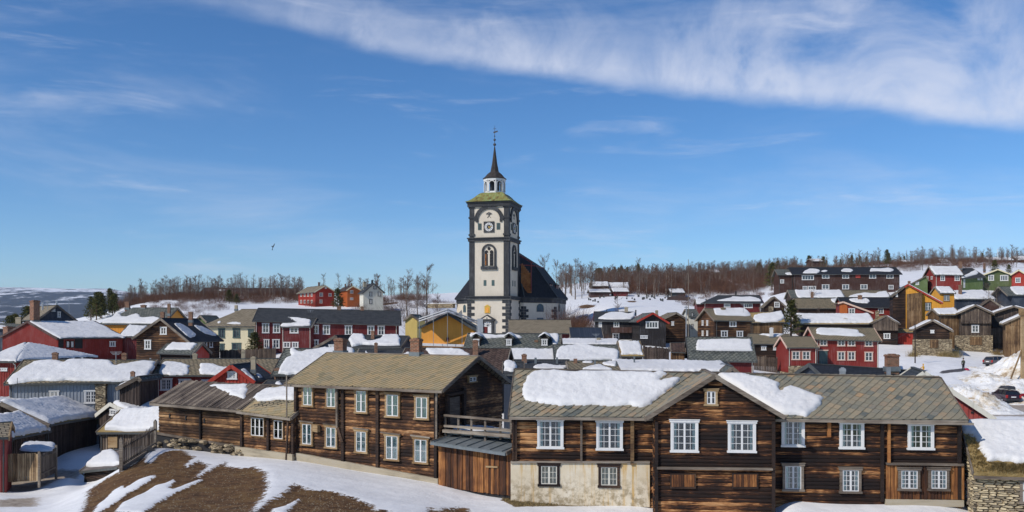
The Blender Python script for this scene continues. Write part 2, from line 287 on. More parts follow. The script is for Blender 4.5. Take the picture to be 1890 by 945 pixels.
# ------------------------------------------------------------------ mesh building
class MB:
    def __init__(s): s.v = []; s.f = []; s.m = []
    def add(s, vs, fs, mi=0):
        k = len(s.v); s.v.extend(tuple(p) for p in vs); s.f.extend(tuple(i+k for i in f) for f in fs); s.m.extend([mi]*len(fs)); return s
    def box(s, a, b, mi=0, T=None):
        x0, y0, z0 = a; x1, y1, z1 = b
        vs = [(x0,y0,z0),(x1,y0,z0),(x1,y1,z0),(x0,y1,z0),(x0,y0,z1),(x1,y0,z1),(x1,y1,z1),(x0,y1,z1)]
        if T: vs = [T @ Vector(p) for p in vs]
        return s.add(vs, [(0,3,2,1),(4,5,6,7),(0,1,5,4),(1,2,6,5),(2,3,7,6),(3,0,4,7)], mi)
    def beam(s, p, q, w, h, mi=0, up=(0,0,1)):
        p = Vector(p); q = Vector(q); d = (q-p); L = d.length; d.normalize(); sd = d.cross(Vector(up))
        if sd.length < 1e-4: sd = d.cross(Vector((0,1,0)))
        sd.normalize(); u = sd.cross(d)
        T = Matrix(((d.x,sd.x,u.x,p.x),(d.y,sd.y,u.y,p.y),(d.z,sd.z,u.z,p.z),(0,0,0,1)))
        return s.box((0,-w/2,-h/2),(L,w/2,h/2),mi,T)
    def prism(s, poly, vec, mi=0):
        n = len(poly); P = [Vector(p) for p in poly]; Q = [p+Vector(vec) for p in P]
        return s.add(P+Q, [tuple(range(n))[::-1], tuple(range(n, 2*n))]+[(i, (i+1)%n, n+(i+1)%n, n+i) for i in range(n)], mi)
    def tube(s, p, q, r0, r1=None, n=6, mi=0, cap=True):
        p = Vector(p); q = Vector(q); r1 = r0 if r1 is None else r1; d = (q-p).normalized(); a = d.orthogonal().normalized(); b = d.cross(a)
        vs = [];
        for c, r in ((p, r0), (q, r1)):
            for i in range(n):
                t = 2*math.pi*i/n; vs.append(c+a*math.cos(t)*r+b*math.sin(t)*r)
        fs = [(i, (i+1)%n, n+(i+1)%n, n+i) for i in range(n)]
        if cap: fs += [tuple(range(n))[::-1], tuple(range(n, 2*n))]
        return s.add(vs, fs, mi)
    def lathe(s, prof, n=16, c=(0,0,0), mi=0, off=0):
        vs = []; fs = []
        for r, z in prof:
            for i in range(n):
                t = 2*math.pi*(i+off)/n; vs.append((c[0]+r*math.cos(t), c[1]+r*math.sin(t), c[2]+z))
        for j in range(len(prof)-1):
            for i in range(n): fs.append((j*n+i, j*n+(i+1)%n, (j+1)*n+(i+1)%n, (j+1)*n+i))
        fs.append(tuple(range(n))[::-1]); fs.append(tuple(range((len(prof)-1)*n, len(prof)*n)))
        return s.add(vs, fs, mi)
    def mesh(s, name, mats, smooth=False):
        me = bpy.data.meshes.new(name); me.from_pydata(s.v, [], s.f)
        if not isinstance(mats, (list, tuple)): mats = [mats]
        for m in mats: me.materials.append(m)
        if len(mats) > 1: me.polygons.foreach_set('material_index', s.m)
        auto_uv(me)
        if smooth: me.polygons.foreach_set('use_smooth', [True]*len(me.polygons))
        return me
    def build(s, name, mats, parent=None, smooth=False, **kw):
        return obj(name, s.mesh(name, mats, smooth), parent, **kw)
def auto_uv(me):
    nf = len(me.polygons); nl = len(me.loops)
    if not nf: return
    nor = np.zeros(nf*3); me.polygons.foreach_get('normal', nor); nor = nor.reshape(-1, 3)
    tot = np.zeros(nf, int); me.polygons.foreach_get('loop_total', tot); vi = np.zeros(nl, int); me.loops.foreach_get('vertex_index', vi)
    co = np.zeros(len(me.vertices)*3); me.vertices.foreach_get('co', co); co = co.reshape(-1, 3)
    u = np.stack([-nor[:, 1], nor[:, 0], np.zeros(nf)], 1); l = np.linalg.norm(u, axis=1); bad = l < .05; u[bad] = (1, 0, 0); l[bad] = 1; u /= l[:, None]
    v = np.cross(nor, u); fi = np.repeat(np.arange(nf), tot)
    P = co[vi]; uv = np.stack([(P*u[fi]).sum(1), (P*v[fi]).sum(1)], 1)
    me.uv_layers.new(name='UVMap').data.foreach_set('uv', uv.astype(np.float32).ravel())
def obj(name, me, parent=None, loc=None, rz=None, mw=None, **kw):
    o = bpy.data.objects.new(name, me); COL.objects.link(o)
    if parent: o.parent = parent
    if loc is not None: o.location = loc
    if rz is not None: o.rotation_euler = (0, 0, rz)
    if mw is not None: o.matrix_local = mw
    for k, v in kw.items():
        if v is not None: o[k] = v
    return o
def thing(name, label, cat, loc=(0,0,0), rz=0, group=None):
    return obj(name, None, None, loc, rz, label=label, category=cat, group=group)
def W(px, py, Y): return Vector(((px-CX)/F*Y, Y, (HY-py)/F*Y))
def lerp(a, b, t): return a+(b-a)*t

# ------------------------------------------------------------------ ground heights (thin plate spline over survey points)
CTRL = """545 55 849;224 50.5 869;286 57.5 829;255 54 850;150 56 898;140 60 886;812 50 893;680 52.5 871;445 57 842;294 60.5 834;262 63 838;943 46.2 924;880 48 912;1197 45.8 933;1060 46 930;1208 43.8 960;1430 43.4 960;1455 44 938
1500 44 936;1630 44 936;1776 44 940;1800 43 960;1890 42 965;2000 42 970;400 38 945;700 38 950;600 46 893;300 45 893;500 48 872;380 50 866;180 50 893;140 50 912;100 50 928;30 56 905;0 52 918
130 58 882;75 62 880;130 68 842;184 76 822;180 62 868;945 38 985;1200 38 1000;1600 38 1005;1890 36 1020;945 30 1020;300 30 975;600 30 985;1600 30 1080;945 15 1150;300 15 1120;1600 15 1200;945 7 1500;100 7 1500;1800 7 1500;0 38 985
250 80 796;600 75 800;945 75 790;1200 75 795;1500 75 785;1750 75 790;1850 72 800;1850 84 770;1760 90 765;1890 84 770;1850 110 740;1890 112 735;1778 129 684;1735 125 692;1689 136 671;1843 141 675;1890 141 672;1760 108 735
1622 140 675;1455 126 691;1507 128 690;1560 135 680;1830 165 639;1764 165 639;1690 160 645;1890 165 640;1611 165 637;1657 165 637;1433 140 670;1390 140 668;1330 165 623;1280 165 626;1230 150 641;1165 160 627;1098 165 626
1350 105 695;1180 105 700;1000 105 705;800 105 708;600 105 712;400 105 712;200 105 712;20 105 712;1050 185 620;945 205 617;870 210 616;800 170 640;740 150 650;600 142 645;480 142 652;420 145 655;300 128 668;107 128 670;20 130 672
1150 200 598;1250 220 585;1100 250 572;1250 290 557;1150 330 545;1300 330 548;1380 260 560;1440 240 543;1560 245 541;1650 245 540;1540 200 585;1620 200 587;1450 205 583;1750 235 531;1850 235 533;1890 235 533;1800 200 562;1700 195 592;1890 200 560
1100 600 522;1300 600 512;1500 500 499;1650 450 488;1890 450 484;1750 330 500;1890 330 499;1100 1100 560;1500 1000 540;1890 1000 520;900 900 570;950 260 596;1050 245 601;838 245 600
850 300 562;800 255 566;830 330 549;700 300 553;688 260 567;600 260 567;560 300 556;450 300 558;450 220 582;350 260 565;350 340 547;250 280 564;250 220 592;200 250 588;150 300 592;500 340 546;700 380 546;130 230 604;60 250 614;0 250 616
100 500 606;0 500 606;300 500 558;500 500 556;700 600 557;0 1200 596;300 1000 578;600 1000 570;100 1100 597;380 150 645;260 150 655;60 170 640"""
pts = np.array([[float(x) for x in r.split()] for l in CTRL.split('\n') for r in l.split(';')])
KY = .42
def _tps_in(px, Y): return np.stack([(px-CX)/F, np.log(Y)*KY], -1)
_P = _tps_in(pts[:, 0], pts[:, 1]); _n = len(_P)
def _K(A, B):
    d2 = ((A[:, None, :]-B[None, :, :])**2).sum(-1); return np.where(d2 > 1e-14, d2*np.log(np.maximum(d2, 1e-14)), 0)
_A = np.zeros((_n+3, _n+3)); _A[:_n, :_n] = _K(_P, _P)+np.eye(_n)*2e-5; _A[:_n, _n] = 1; _A[:_n, _n+1:] = _P; _A[_n, :_n] = 1; _A[_n+1:, :_n] = _P.T
_w = np.linalg.solve(_A, np.concatenate([pts[:, 2], np.zeros(3)]))
def ground_np(X, Y):
    X = np.asarray(X, float).ravel(); Y = np.asarray(Y, float).ravel(); o = np.zeros(len(X)); Yc = np.clip(Y, 7, 1200)
    q = np.stack([np.clip(X/Yc, -.66, .66), np.log(Yc)*KY], -1)
    for i in range(0, len(X), 20000):
        s = q[i:i+20000]; o[i:i+20000] = _K(s, _P)@_w[:_n]+_w[_n]+s@_w[_n+1:]
    return (HY-o)/F*Yc
def gz(x, y): return float(ground_np([x], [y])[0])

def in_poly(P, poly):
    x, y = P[:, 0], P[:, 1]; ins = np.zeros(len(P), bool); n = len(poly)
    for i in range(n):
        x0, y0 = poly[i]; x1, y1 = poly[(i+1)%n]
        c = ((y0 > y) != (y1 > y)); ins ^= c & (x < (x1-x0)*(y-y0)/((y1-y0) if y1 != y0 else 1e-9)+x0)
    return ins
def dist_poly(P, poly):
    d = np.full(len(P), 1e9); near = np.zeros_like(P); n = len(poly)
    for i in range(n):
        a = np.array(poly[i]); b = np.array(poly[(i+1)%n]); ab = b-a; L = (ab**2).sum()+1e-12
        t = np.clip(((P-a)@ab)/L, 0, 1); q = a+t[:, None]*ab; dd = np.linalg.norm(P-q, axis=1); m = dd < d; d[m] = dd[m]; near[m] = q[m]
    return d, near
def smooth_poly(poly, rough=.06, k=5, seed=0):
    rs = np.random.RandomState(seed); P = np.array(poly, float); n = len(P); out = []
    for i in range(n):
        p0, p1, p2, p3 = P[i-1], P[i], P[(i+1)%n], P[(i+2)%n]
        for j in range(k):
            t = j/k; q = .5*((2*p1)+(-p0+p2)*t+(2*p0-5*p1+4*p2-p3)*t*t+(-p0+3*p1-3*p2+p3)*t**3)
            lin = p1*(1-t)+p2*t; q = .45*q+.55*lin
            out.append(q+rs.randn(2)*rough)
    return np.array(out)
def snow_sheet(poly, T=.35, r=.3, step=None, seed=0, rough=.05):
    P = smooth_poly(poly, rough, 5, seed); lo = P.min(0); hi = P.max(0)
    if step is None: step = max(.11, math.sqrt((hi-lo).prod())/42)
    nx = max(3, int((hi[0]-lo[0])/step)+2); ny = max(3, int((hi[1]-lo[1])/step)+2)
    gx = lo[0]+np.arange(nx)*step; gy = lo[1]+np.arange(ny)*step
    G = np.stack(np.meshgrid(gx, gy, indexing='ij'), -1).reshape(-1, 2)
    ins = in_poly(G, P); d, near = dist_poly(G, P)
    rs = np.random.RandomState(seed+3); ph = rs.rand(8)*6.28; fr = rs.rand(8, 2)*2.2-.1
    und = sum(np.sin(G[:, 0]*fr[i, 0]*1.1+G[:, 1]*fr[i, 1]*1.6+ph[i]) for i in range(8))/8
    T = T*.47; h = T*np.clip(1-(1-np.clip(d/r, 0, 1))**2.6, 0, 1)**.6*(1+.28*und)+.02*rs.randn(len(G))*(d > r*.5)
    h[~ins] = 0; co = G.copy(); co[~ins] = near[~ins]
    idx = np.arange(nx*ny).reshape(nx, ny); f = []
    I = ins.reshape(nx, ny)
    for i in range(nx-1):
        for j in range(ny-1):
            c = I[i, j], I[i+1, j], I[i+1, j+1], I[i, j+1]
            if any(c): f.append((idx[i, j], idx[i+1, j], idx[i+1, j+1], idx[i, j+1]))
    return co, h, f

# ------------------------------------------------------------------ windows
WC = {}
STY = {  # casing material, sash material, columns per sash, sashes, rows, casing width, curtain, near
 'n1': (lambda: (TANW, WHITE), 1, 2, 2, .11, 1, 1), 'n3': (lambda: (WHITE, WHITE), 2, 2, 4, .105, .35, 1), 'n3b': (lambda: (GREYW, WHITE), 2, 2, 4, .12, .5, 1),
 'n3d': (lambda: (DKW, OFFW), 2, 2, 3, .13, .3, 1), 'att': (lambda: (TANW, WHITE), 1, 2, 2, .1, 0, 1), 'n6': (lambda: (TANW, WHITE), 1, 3, 2, .06, 1, 1), 'n6b': (lambda: (TANW, WHITE), 1, 2, 2, .06, 1, 1),
 'w': (lambda: (WHITE, WHITE), 1, 2, 2, .12, 0, 0), 'w3': (lambda: (WHITE, WHITE), 1, 3, 2, .12, 0, 0), 'w4': (lambda: (WHITE, WHITE), 1, 4, 1, .14, 0, 0), 't': (lambda: (TEAL, TEAL), 1, 2, 2, .14, 0, 0),
 'p': (lambda: (SALMON, WHITE), 1, 2, 2, .12, 0, 0), 'g': (lambda: (GREYW, WHITE), 1, 2, 2, .1, 0, 0), 'y': (lambda: (TANW, WHITE), 2, 2, 1, .12, 0, 0), 'k': (lambda: (DKW, WHITE), 1, 2, 2, .12, 0, 0),
 'c4': (lambda: (WHITE, WHITE), 2, 2, 3, .12, .6, 0), 'pl': (lambda: (WHITE, WHITE), 1, 1, 2, .14, 0, 0)}
def win_meshes(w_, h_, sty):
    w_ = round(w_*20)/20; h_ = round(h_*20)/20; key = (w_, h_, sty)
    if key in WC: return WC[key]
    mf, cps, ns, rows, cw, cur, near = STY[sty]; cm, sm = mf(); x = w_/2; z = h_/2; c = MB()
    cw = min(cw, w_*.2, h_*.2)
    D = -.155 if near else -.08
    c.box((-x, D, -z+cw*.9), (-x+cw, .02, z-cw)); c.box((x-cw, D, -z+cw*.9), (x, .02, z-cw))
    c.box((-x-.05, D-.02, z-cw), (x+.05, .02, z)); c.box((-x-.04, D-.035, -z), (x+.04, .02, -z+cw*.9))
    if near: c.box((-x-.08, D-.05, z), (x+.08, .02, z+.035))
    xi = x-cw; z0 = -z+cw*.9; z1 = z-cw; s = MB(); y0, y1 = D+.015, D+.05; fw = .045 if near else .055; sw = 2*xi/ns; panes = []
    for i in range(ns):
        a = -xi+i*sw; b = a+sw
        s.box((a, y0, z0), (a+fw, y1, z1)); s.box((b-fw, y0, z0), (b, y1, z1)); s.box((a+fw, y0, z1-fw), (b-fw, y1, z1)); s.box((a+fw, y0, z0), (b-fw, y1, z0+fw))
        mw = .022 if near else .04; pw = (sw-2*fw-(cps-1)*mw)/cps; ph = (z1-z0-2*fw-(rows-1)*mw)/rows
        for k in range(1, cps): xx = a+fw+k*pw+(k-1)*mw; s.box((xx, y0+.004, z0+fw), (xx+mw, y1-.004, z1-fw))
        for k in range(1, rows): zz = z0+fw+k*ph+(k-1)*mw; s.box((a+fw, y0+.007, zz), (b-fw, y1-.007, zz+mw))
        for k in range(cps):
            for r in range(rows): panes.append((a+fw+k*(pw+mw)+pw/2, z0+fw+r*(ph+mw)+ph/2, pw, ph))
    res = {'casing': c.mesh('window', cm), 'sash': s.mesh('sash', sm), 'near': near}
    if near:
        p = panes[0]; m = MB(); m.box((-p[2]/2-.004, 0, -p[3]/2-.004), (p[2]/2+.004, .006, p[3]/2+.004)); res['pane'] = m.mesh('pane', CLEAR); res['panes'] = [(q[0], D+.03, q[1]) for q in panes]
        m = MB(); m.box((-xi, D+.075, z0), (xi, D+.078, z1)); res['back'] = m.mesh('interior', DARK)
        if cur:
            m = MB(); fr = .42*cur+.05
            for sg in (-1, 1):
                N = 10; vs = []
                for k in range(N+1):
                    xx = sg*(xi-(xi*2*fr/ (1.0 if cur >= 1 else 1.2))*k/N*.95); yy = D+.058+.008*math.sin(k*2.2)
                    vs += [(xx, yy, z0+.01), (xx, yy, z1-.01)]
                m.add(vs, [(2*k, 2*k+2, 2*k+3, 2*k+1) for k in range(N)])
            res['curtain'] = m.mesh('curtain', CURT)
    else:
        m = MB(); m.box((-xi, D+.04, z0), (xi, D+.06, z1)); res['pane'] = m.mesh('pane', GLASS)
    WC[key] = res; return res
def put_window(parent, loc, rz, w_, h_, sty, name='window', **kw):
    r = win_meshes(w_, h_, sty); o = obj(name, r['casing'], parent, loc, rz, **kw); obj('sash', r['sash'], o)
    if r['near']:
        for p in r['panes']: obj('pane', r['pane'], o, p)
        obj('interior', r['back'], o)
        if 'curtain' in r: obj('curtain', r['curtain'], o)
    else: obj('pane', r['pane'], o)
    return o

# ------------------------------------------------------------------ houses
class House: pass
ALLH = []
def house(name, label, cat, mode, A, B, eave, ridge, W_, wall=RED, roof=SL_GR, base=None, ov=.4, og=.3, t=.14, barge=None, hip=(0, 0), rf=.5,
          wins=(), snow=(), chim=(), clad=None, group=None, near=False, logm=None, T=.32, fascia=None, rh=.185, faces='FRL', bz=0, walls=True, roof_name='roof', rot=None, back=None):
    h = House(); h.mode = mode; h.tiled = 1 if near else 0
    if not isinstance(eave, tuple): eave = (eave, eave)
    if not isinstance(ridge, tuple): ridge = (ridge, ridge)
    a = Vector(((A[0]-CX)/F*A[1], A[1]))
    if rot is not None:
        u_ = (B[0]-CX)/F; k_ = (u_*a.y-a.x)/(math.cos(R(rot))-u_*math.sin(R(rot))); b = a+Vector((math.cos(R(rot)), math.sin(R(rot))))*k_; B = (B[0], b.y)
    else: b = Vector(((B[0]-CX)/F*B[1], B[1]))
    d = b-a; L = d.length; d.normalize(); n = Vector((-d.y, d.x)); ang = math.atan2(d.y, d.x)
    if back is not None:
        c_ = b if back > B[0] else a; u_ = (back-CX)/F; W_ = min(30, max(3, (u_*c_.y-c_.x)/(n.x-u_*n.y)))
    Dp = W_; q = [a, b, b+n*Dp, a+n*Dp]; gs = [gz(p.x, p.y) for p in q]
    z0 = min(gs) if base is None else min((HY-base[0])/F*A[1], (HY-base[1])/F*B[1])
    h.a, h.d, h.n, h.L, h.D, h.z0 = a, d, n, L, Dp, z0
    h.root = thing(name, label, cat, (a.x, a.y, z0), ang, group); h.M = Matrix.Translation((a.x, a.y, z0)) @ Matrix.Rotation(ang, 4, 'Z'); h.Mi = h.M.inverted()
    def zat(py, p): return (HY-py)/F*p.y-z0
    if mode == 'x':
        zeA = zat(eave[0], a-n*ov-d*og); zeB = zat(eave[1], b-n*ov+d*og); wr = W_*rf; zrA = zat(ridge[0], a+n*wr-d*og); zrB = zat(ridge[1], b+n*wr+d*og)
        hl, hr = hip; x0, x1 = -og, L+og; zr = lambda x: lerp(zrA, zrB, (x+og)/(L+2*og)); ze = lambda x: lerp(zeA, zeB, (x+og)/(L+2*og)); xr0, xr1 = x0+hl, x1-hr
        tb = (W_-wr+ov)/(wr+ov)  # back slope goes as far down as it is long
        h.pl = {'f': [(x0, -ov, ze(x0)), (x1, -ov, ze(x1)), (xr1, wr, zr(xr1)), (xr0, wr, zr(xr0))],
                'b': [(x1, W_+ov, ze(x1)), (x0, W_+ov, ze(x0)), (xr0, wr, zr(xr0)), (xr1, wr, zr(xr1))]}
        if hl: h.pl['hl'] = [(x0, W_+ov, ze(x0)), (x0, -ov, ze(x0)), (xr0, wr, zr(xr0))]
        if hr: h.pl['hr'] = [(x1, -ov, ze(x1)), (x1, W_+ov, ze(x1)), (xr1, wr, zr(xr1))]
        def rz_(x, y):
            k = (y+ov)/(wr+ov) if y <= wr else (W_+ov-y)/(W_-wr+ov)
            z = lerp(ze(x), zr(x), k)
            if hl: z = min(z, lerp(ze(x), zr(x), (x-x0)/hl))
            if hr: z = min(z, lerp(ze(x), zr(x), (x1-x)/hr))
            return z
    else:
        xr = L*rf; zeA = zat(eave[0], a-d*ov-n*og); zeB = zat(eave[1], b+d*ov-n*og); zr0 = zat(ridge[0], a+d*xr-n*og)
        h.pl = {'l': [(-ov, Dp+og, zeA), (-ov, -og, zeA), (xr, -og, zr0), (xr, Dp+og, zr0)], 'r': [(L+ov, -og, zeB), (L+ov, Dp+og, zeB), (xr, Dp+og, zr0), (xr, -og, zr0)]}
        def rz_(x, y): return lerp(zeA, zr0, (x+ov)/(xr+ov)) if x <= xr else lerp(zeB, zr0, (L+ov-x)/(L-xr+ov))
    h.rz = rz_; zb = -1.2 if base is None else -.6
    # walls
    if walls:
        m = MB(); e = t*.6
        if mode == 'x':
            ys = [0, W_*rf, W_]; ring = lambda x: [(x, 0, zb), (x, W_, zb), (x, W_, rz_(x, W_)-e)] + ([] if (x == 0 and hip[0]) or (x > 0 and hip[1]) else [(x, W_*rf, rz_(x, W_*rf)-e)]) + [(x, 0, rz_(x, 0)-e)]
            r0, r1 = ring(0), ring(L); m.add(r0, [tuple(range(len(r0)))[::-1]]); m.add(r1, [tuple(range(len(r1)))])
            m.add([(0,0,zb),(L,0,zb),(L,0,rz_(L,0)-e),(0,0,rz_(0,0)-e)], [(0,1,2,3)]); m.add([(L,W_,zb),(0,W_,zb),(0,W_,rz_(0,W_)-e),(L,W_,rz_(L,W_)-e)], [(0,1,2,3)])
        else:
            for y, fl in ((0, 0), (Dp, 1)):
                p = [(0, y, zb), (L, y, zb), (L, y, rz_(L, y)-e), (xr, y, rz_(xr, y)-e), (0, y, rz_(0, y)-e)]; m.add(p, [tuple(range(5))[::-1] if fl else tuple(range(5))])
            m.add([(L,0,zb),(L,Dp,zb),(L,Dp,rz_(L,0)-e),(L,0,rz_(L,0)-e)], [(0,1,2,3)]); m.add([(0,Dp,zb),(0,0,zb),(0,0,rz_(0,0)-e),(0,Dp,rz_(0,0)-e)], [(0,1,2,3)])
        h.wall = m.build('wall', wall, h.root)
    # roof
    m = MB()
    for k, P in h.pl.items():
        nn = len(P); Q = [(p[0], p[1], p[2]-t) for p in P]
        fs = [tuple(range(nn)), tuple(range(nn, 2*nn))[::-1], (0, nn, nn+1, 1), (nn-1, 2*nn-1, nn, 0), (1, nn+1, nn+2, 2)]
        m.add(P+Q, fs)
    h.roof = m.build(roof_name, roof, h.root)
    # ridge board
    m = MB(); P = h.pl['f' if mode == 'x' else 'r']; m.beam(Vector(P[3])+Vector((0,0,.02)), Vector(P[2])+Vector((0,0,.02)), .22, .06); m.build('ridge_cap', GREYW if near else GREYP, h.roof)
    # barge boards on the gables
    bm = barge or GREYW; bw = .2 if near else .3
    ends = [( -og, 1, 'x'), (L+og, -1, 'x')] if mode == 'x' else [(-og, 1, 'y'), (Dp+og, -1, 'y')]
    for i, (c_, sg, ax) in enumerate(ends):
        if mode == 'x' and hip[i]: continue
        o = c_-.03*sg
        if ax == 'x': pa, pb, pc = (o, -ov, rz_(c_, -ov)), (o, W_*rf, rz_(c_, W_*rf)), (o, W_+ov, rz_(c_, W_+ov))
        else: pa, pb, pc = (-ov, o, zeA), (xr, o, zr0), (L+ov, o, zeB)
        for p, q_ in ((pa, pb), (pb, pc)):
            m = MB(); dz = Vector((0, 0, -bw/2+.045)); m.beam(Vector(p)+dz, Vector(q_)+dz, .06, bw); m.build('barge_board', bm, h.root)
    # fascia / gutter along the visible eaves
    m = MB()
    if mode == 'x': m.beam((-og, -ov-.02, ze(-og)-t*.7), (L+og, -ov-.02, ze(L+og)-t*.7), .08, .14)
    else: m.beam((L+ov+.02, -og, zeB-t*.7), (L+ov+.02, Dp+og, zeB-t*.7), .08, .14)
    m.build('gutter', fascia or (GREYW if near else GREYP), h.root)
    if mode == 'y': m = MB(); m.beam((-ov-.02, -og, zeA-t*.7), (-ov-.02, Dp+og, zeA-t*.7), .08, .14); m.build('gutter', fascia or (GREYW if near else GREYP), h.root)
    if not near and clad and L > 3 and mode == 'x':
        for xx in (.12, L-.12):
            m = MB(); zt = rz_(xx, 0)-t; m.tube((xx, -.08, zb), (xx, -.08, zt-.35), .045, n=5); m.tube((xx, -.08, zt-.35), (xx, -ov, ze(xx)-t-.05), .045, n=5); m.build('drainpipe', OFFW if wall in (RED, DRED, BRED) else GREYP, h.root)
    h.face = {'F': (Vector((0,0,0)), Vector((1,0,0)), Vector((0,-1,0)), L, 0), 'R': (Vector((L,0,0)), Vector((0,1,0)), Vector((1,0,0)), Dp, R(90)), 'L': (Vector((0,Dp,0)), Vector((0,-1,0)), Vector((-1,0,0)), Dp, R(-90)), 'B': (Vector((L,Dp,0)), Vector((-1,0,0)), Vector((0,1,0)), L, R(180))}
    def top(fc, u):
        o, dx, _, _, _ = h.face[fc]; p = o+dx*u; return rz_(p.x, p.y)-t
    h.top = top
    if clad:
        m = MB()
        for fc in faces:
            o, dx, on, fl, _ = h.face[fc]
            if clad == 'v':
                sp_ = .27; k = int(fl/sp_)
                for i in range(k+1):
                    u = min(max(i*fl/k, .03), fl-.03); p = o+dx*u; zt = top(fc, u)-.02
                    c0 = p-dx*.03; c1 = p+dx*.03; e_ = on*.035
                    m.add([c0+Vector((0,0,zb)), c1+Vector((0,0,zb)), c1+e_+Vector((0,0,zb)), c0+e_+Vector((0,0,zb)), c0+Vector((0,0,zt)), c1+Vector((0,0,zt)), c1+e_+Vector((0,0,zt)), c0+e_+Vector((0,0,zt))], [(4,7,6,5),(3,2,6,7),(2,1,5,6),(0,3,7,4)])
            else:
                z = zb
                zm = max(top(fc, u*fl/20) for u in range(21))
                while z < zm-.1:
                    us = [u*fl/40 for u in range(41) if top(fc, u*fl/40) > z+.2]
                    if len(us) > 1:
                        p, q_ = o+dx*us[0], o+dx*us[-1]; e1 = on*.03; e2 = on*.055
                        V = lambda P_, e_, zz: P_+e_+Vector((0,0,zz))
                        m.add([V(p,on*0,z), V(q_,on*0,z), V(p,e1,z+.04), V(q_,e1,z+.04), V(p,e2,z+.12), V(q_,e2,z+.12), V(p,e1,z+.2), V(q_,e1,z+.2), V(p,on*0,z+.24), V(q_,on*0,z+.24)], [(0,1,3,2),(2,3,5,4),(4,5,7,6),(6,7,9,8)])
                    z += .24
        m.build('cladding', wall, h.root, kind='stuff')
    if near and logm:
        for fc in faces: log_face(h, fc, logm, rh, zb)
    for wn in wins: window(h, *wn)
    for i, s in enumerate(snow): roof_snow(h, s, T, len(ALLH)*7+i)
    for c in chim: chimney(h, *c)
    ALLH.append(h); return h
def ray(h, px, py):
    o = h.Mi @ Vector((0,0,0)); d = (h.Mi.to_3x3() @ Vector(((px-CX)/F, 1, (HY-py)/F))); return o, d
def hit(h, px, py, P0, N):
    o, d = ray(h, px, py); return o+d*((Vector(P0)-o).dot(N)/d.dot(N))
def face_uv(h, fc, px, py):
    o, dx, on, fl, _ = h.face[fc]; p = hit(h, px, py, o, on); return (p-o).dot(dx), p.z
def window(h, fc, x0, x1, y0, y1, sty='w', off=0):
    yc = (y0+y1)/2; xc = (x0+x1)/2; u0 = face_uv(h, fc, x0, yc)[0]; u1 = face_uv(h, fc, x1, yc)[0]; z1 = face_uv(h, fc, xc, y0)[1]; z0 = face_uv(h, fc, xc, y1)[1]
    o, dx, on, fl, rz = h.face[fc]; near = STY[sty][6]; p = o+dx*((u0+u1)/2)+on*(off-(0 if near else .0)); p.z = (z0+z1)/2
    return put_window(h.root, p, rz, abs(u1-u0), abs(z1-z0), sty)
def panel(h, fc, poly, d0, d1, name, mat, parent=None, **kw):
    o, dx, on, fl, _ = h.face[fc]; P = []
    for x, y in poly: u, z = face_uv(h, fc, x, y); P.append(o+dx*u+on*d0+Vector((0,0,z)))
    m = MB(); P = P[::-1] if fc == 'zz' else P; m.prism(P, on*(d1-d0)); return m.build(name, mat, parent or h.root, **kw)
def plane_basis(P):
    O = Vector(P[0]); ex = (Vector(P[1])-O).normalized(); n = ex.cross(Vector(P[2])-O).normalized(); return O, ex, n.cross(ex), n
def roof_dev(h, sl):
    P = h.pl[sl]; O, ex, ey, n = plane_basis(P)
    if len(P) < 4: return lambda x, y: 0.0
    q = Vector(P[3])-O; d3 = q.dot(n); Y3 = q.dot(ey); X1 = (Vector(P[1])-O).dot(ex)
    return lambda x, y: d3*max(0, min(1, y/Y3))*max(0, min(1, 1-x/X1))
def roof_snow(h, spec, T, seed):
    sl, poly = spec[0], spec[1]; O, ex, ey, n = plane_basis(h.pl[sl])
    if len(spec) > 2: T = spec[2]
    near_ = h.tiled
    P4 = [((Vector(p)-O).dot(ex), (Vector(p)-O).dot(ey)) for p in h.pl[sl]]
    if poly == 'full' or (isinstance(poly, tuple) and poly and poly[0] == 'm'):
        ml, mr, mb, mt = poly[1:] if poly != 'full' else (.12, .12, .05, .1); c = np.array(P4); 
        x0, x1 = P4[0][0], P4[1][0]; yb = mb; yt = P4[2][1]-mt; tl = P4[3][0] if len(P4) == 4 else P4[2][0]; tr = P4[2][0]; rs = np.random.RandomState(seed); k = 9; Q = []
        for i in range(k+1): Q.append((lerp(x0+ml, x1-mr, i/k), yb+rs.rand()*.12))
        if abs(tr-tl) < .5: Q.append((tr, yt))
        else:
            for i in range(k+1): Q.append((lerp(tr-mr, tl+ml, i/k), yt-rs.rand()*.15))
        poly2 = Q
    else:
        poly2 = []
        for x, y in poly: p = hit(h, x, y, O, n)-O; poly2.append((p.dot(ex), p.dot(ey)))
        mx = max(q[1] for q in P4); poly2 = [(x, min(max(y, -.12), mx-(.16 if near_ else .0))) for x, y in poly2]
        X0 = min(q[0] for q in P4)-.05; X1 = max(q[0] for q in P4)+.05
        if sl == 'f' or sl in 'lr': poly2 = [(min(max(x, X0), X1), y) for x, y in poly2]
    co, hh, f = snow_sheet(poly2, T=T, seed=seed, r=.32 if T > .25 else .2)
    if not f: return
    dv = roof_dev(h, sl); m = MB(); V = [O+ex*c[0]+ey*c[1]+n*((z+.012 if z > 0 else -.03)+dv(c[0], c[1])+.035*h.tiled) for c, z in zip(co, hh)]
    m.add(V, f); return m.build('roof_snow', SNOW, h.root, smooth=True)
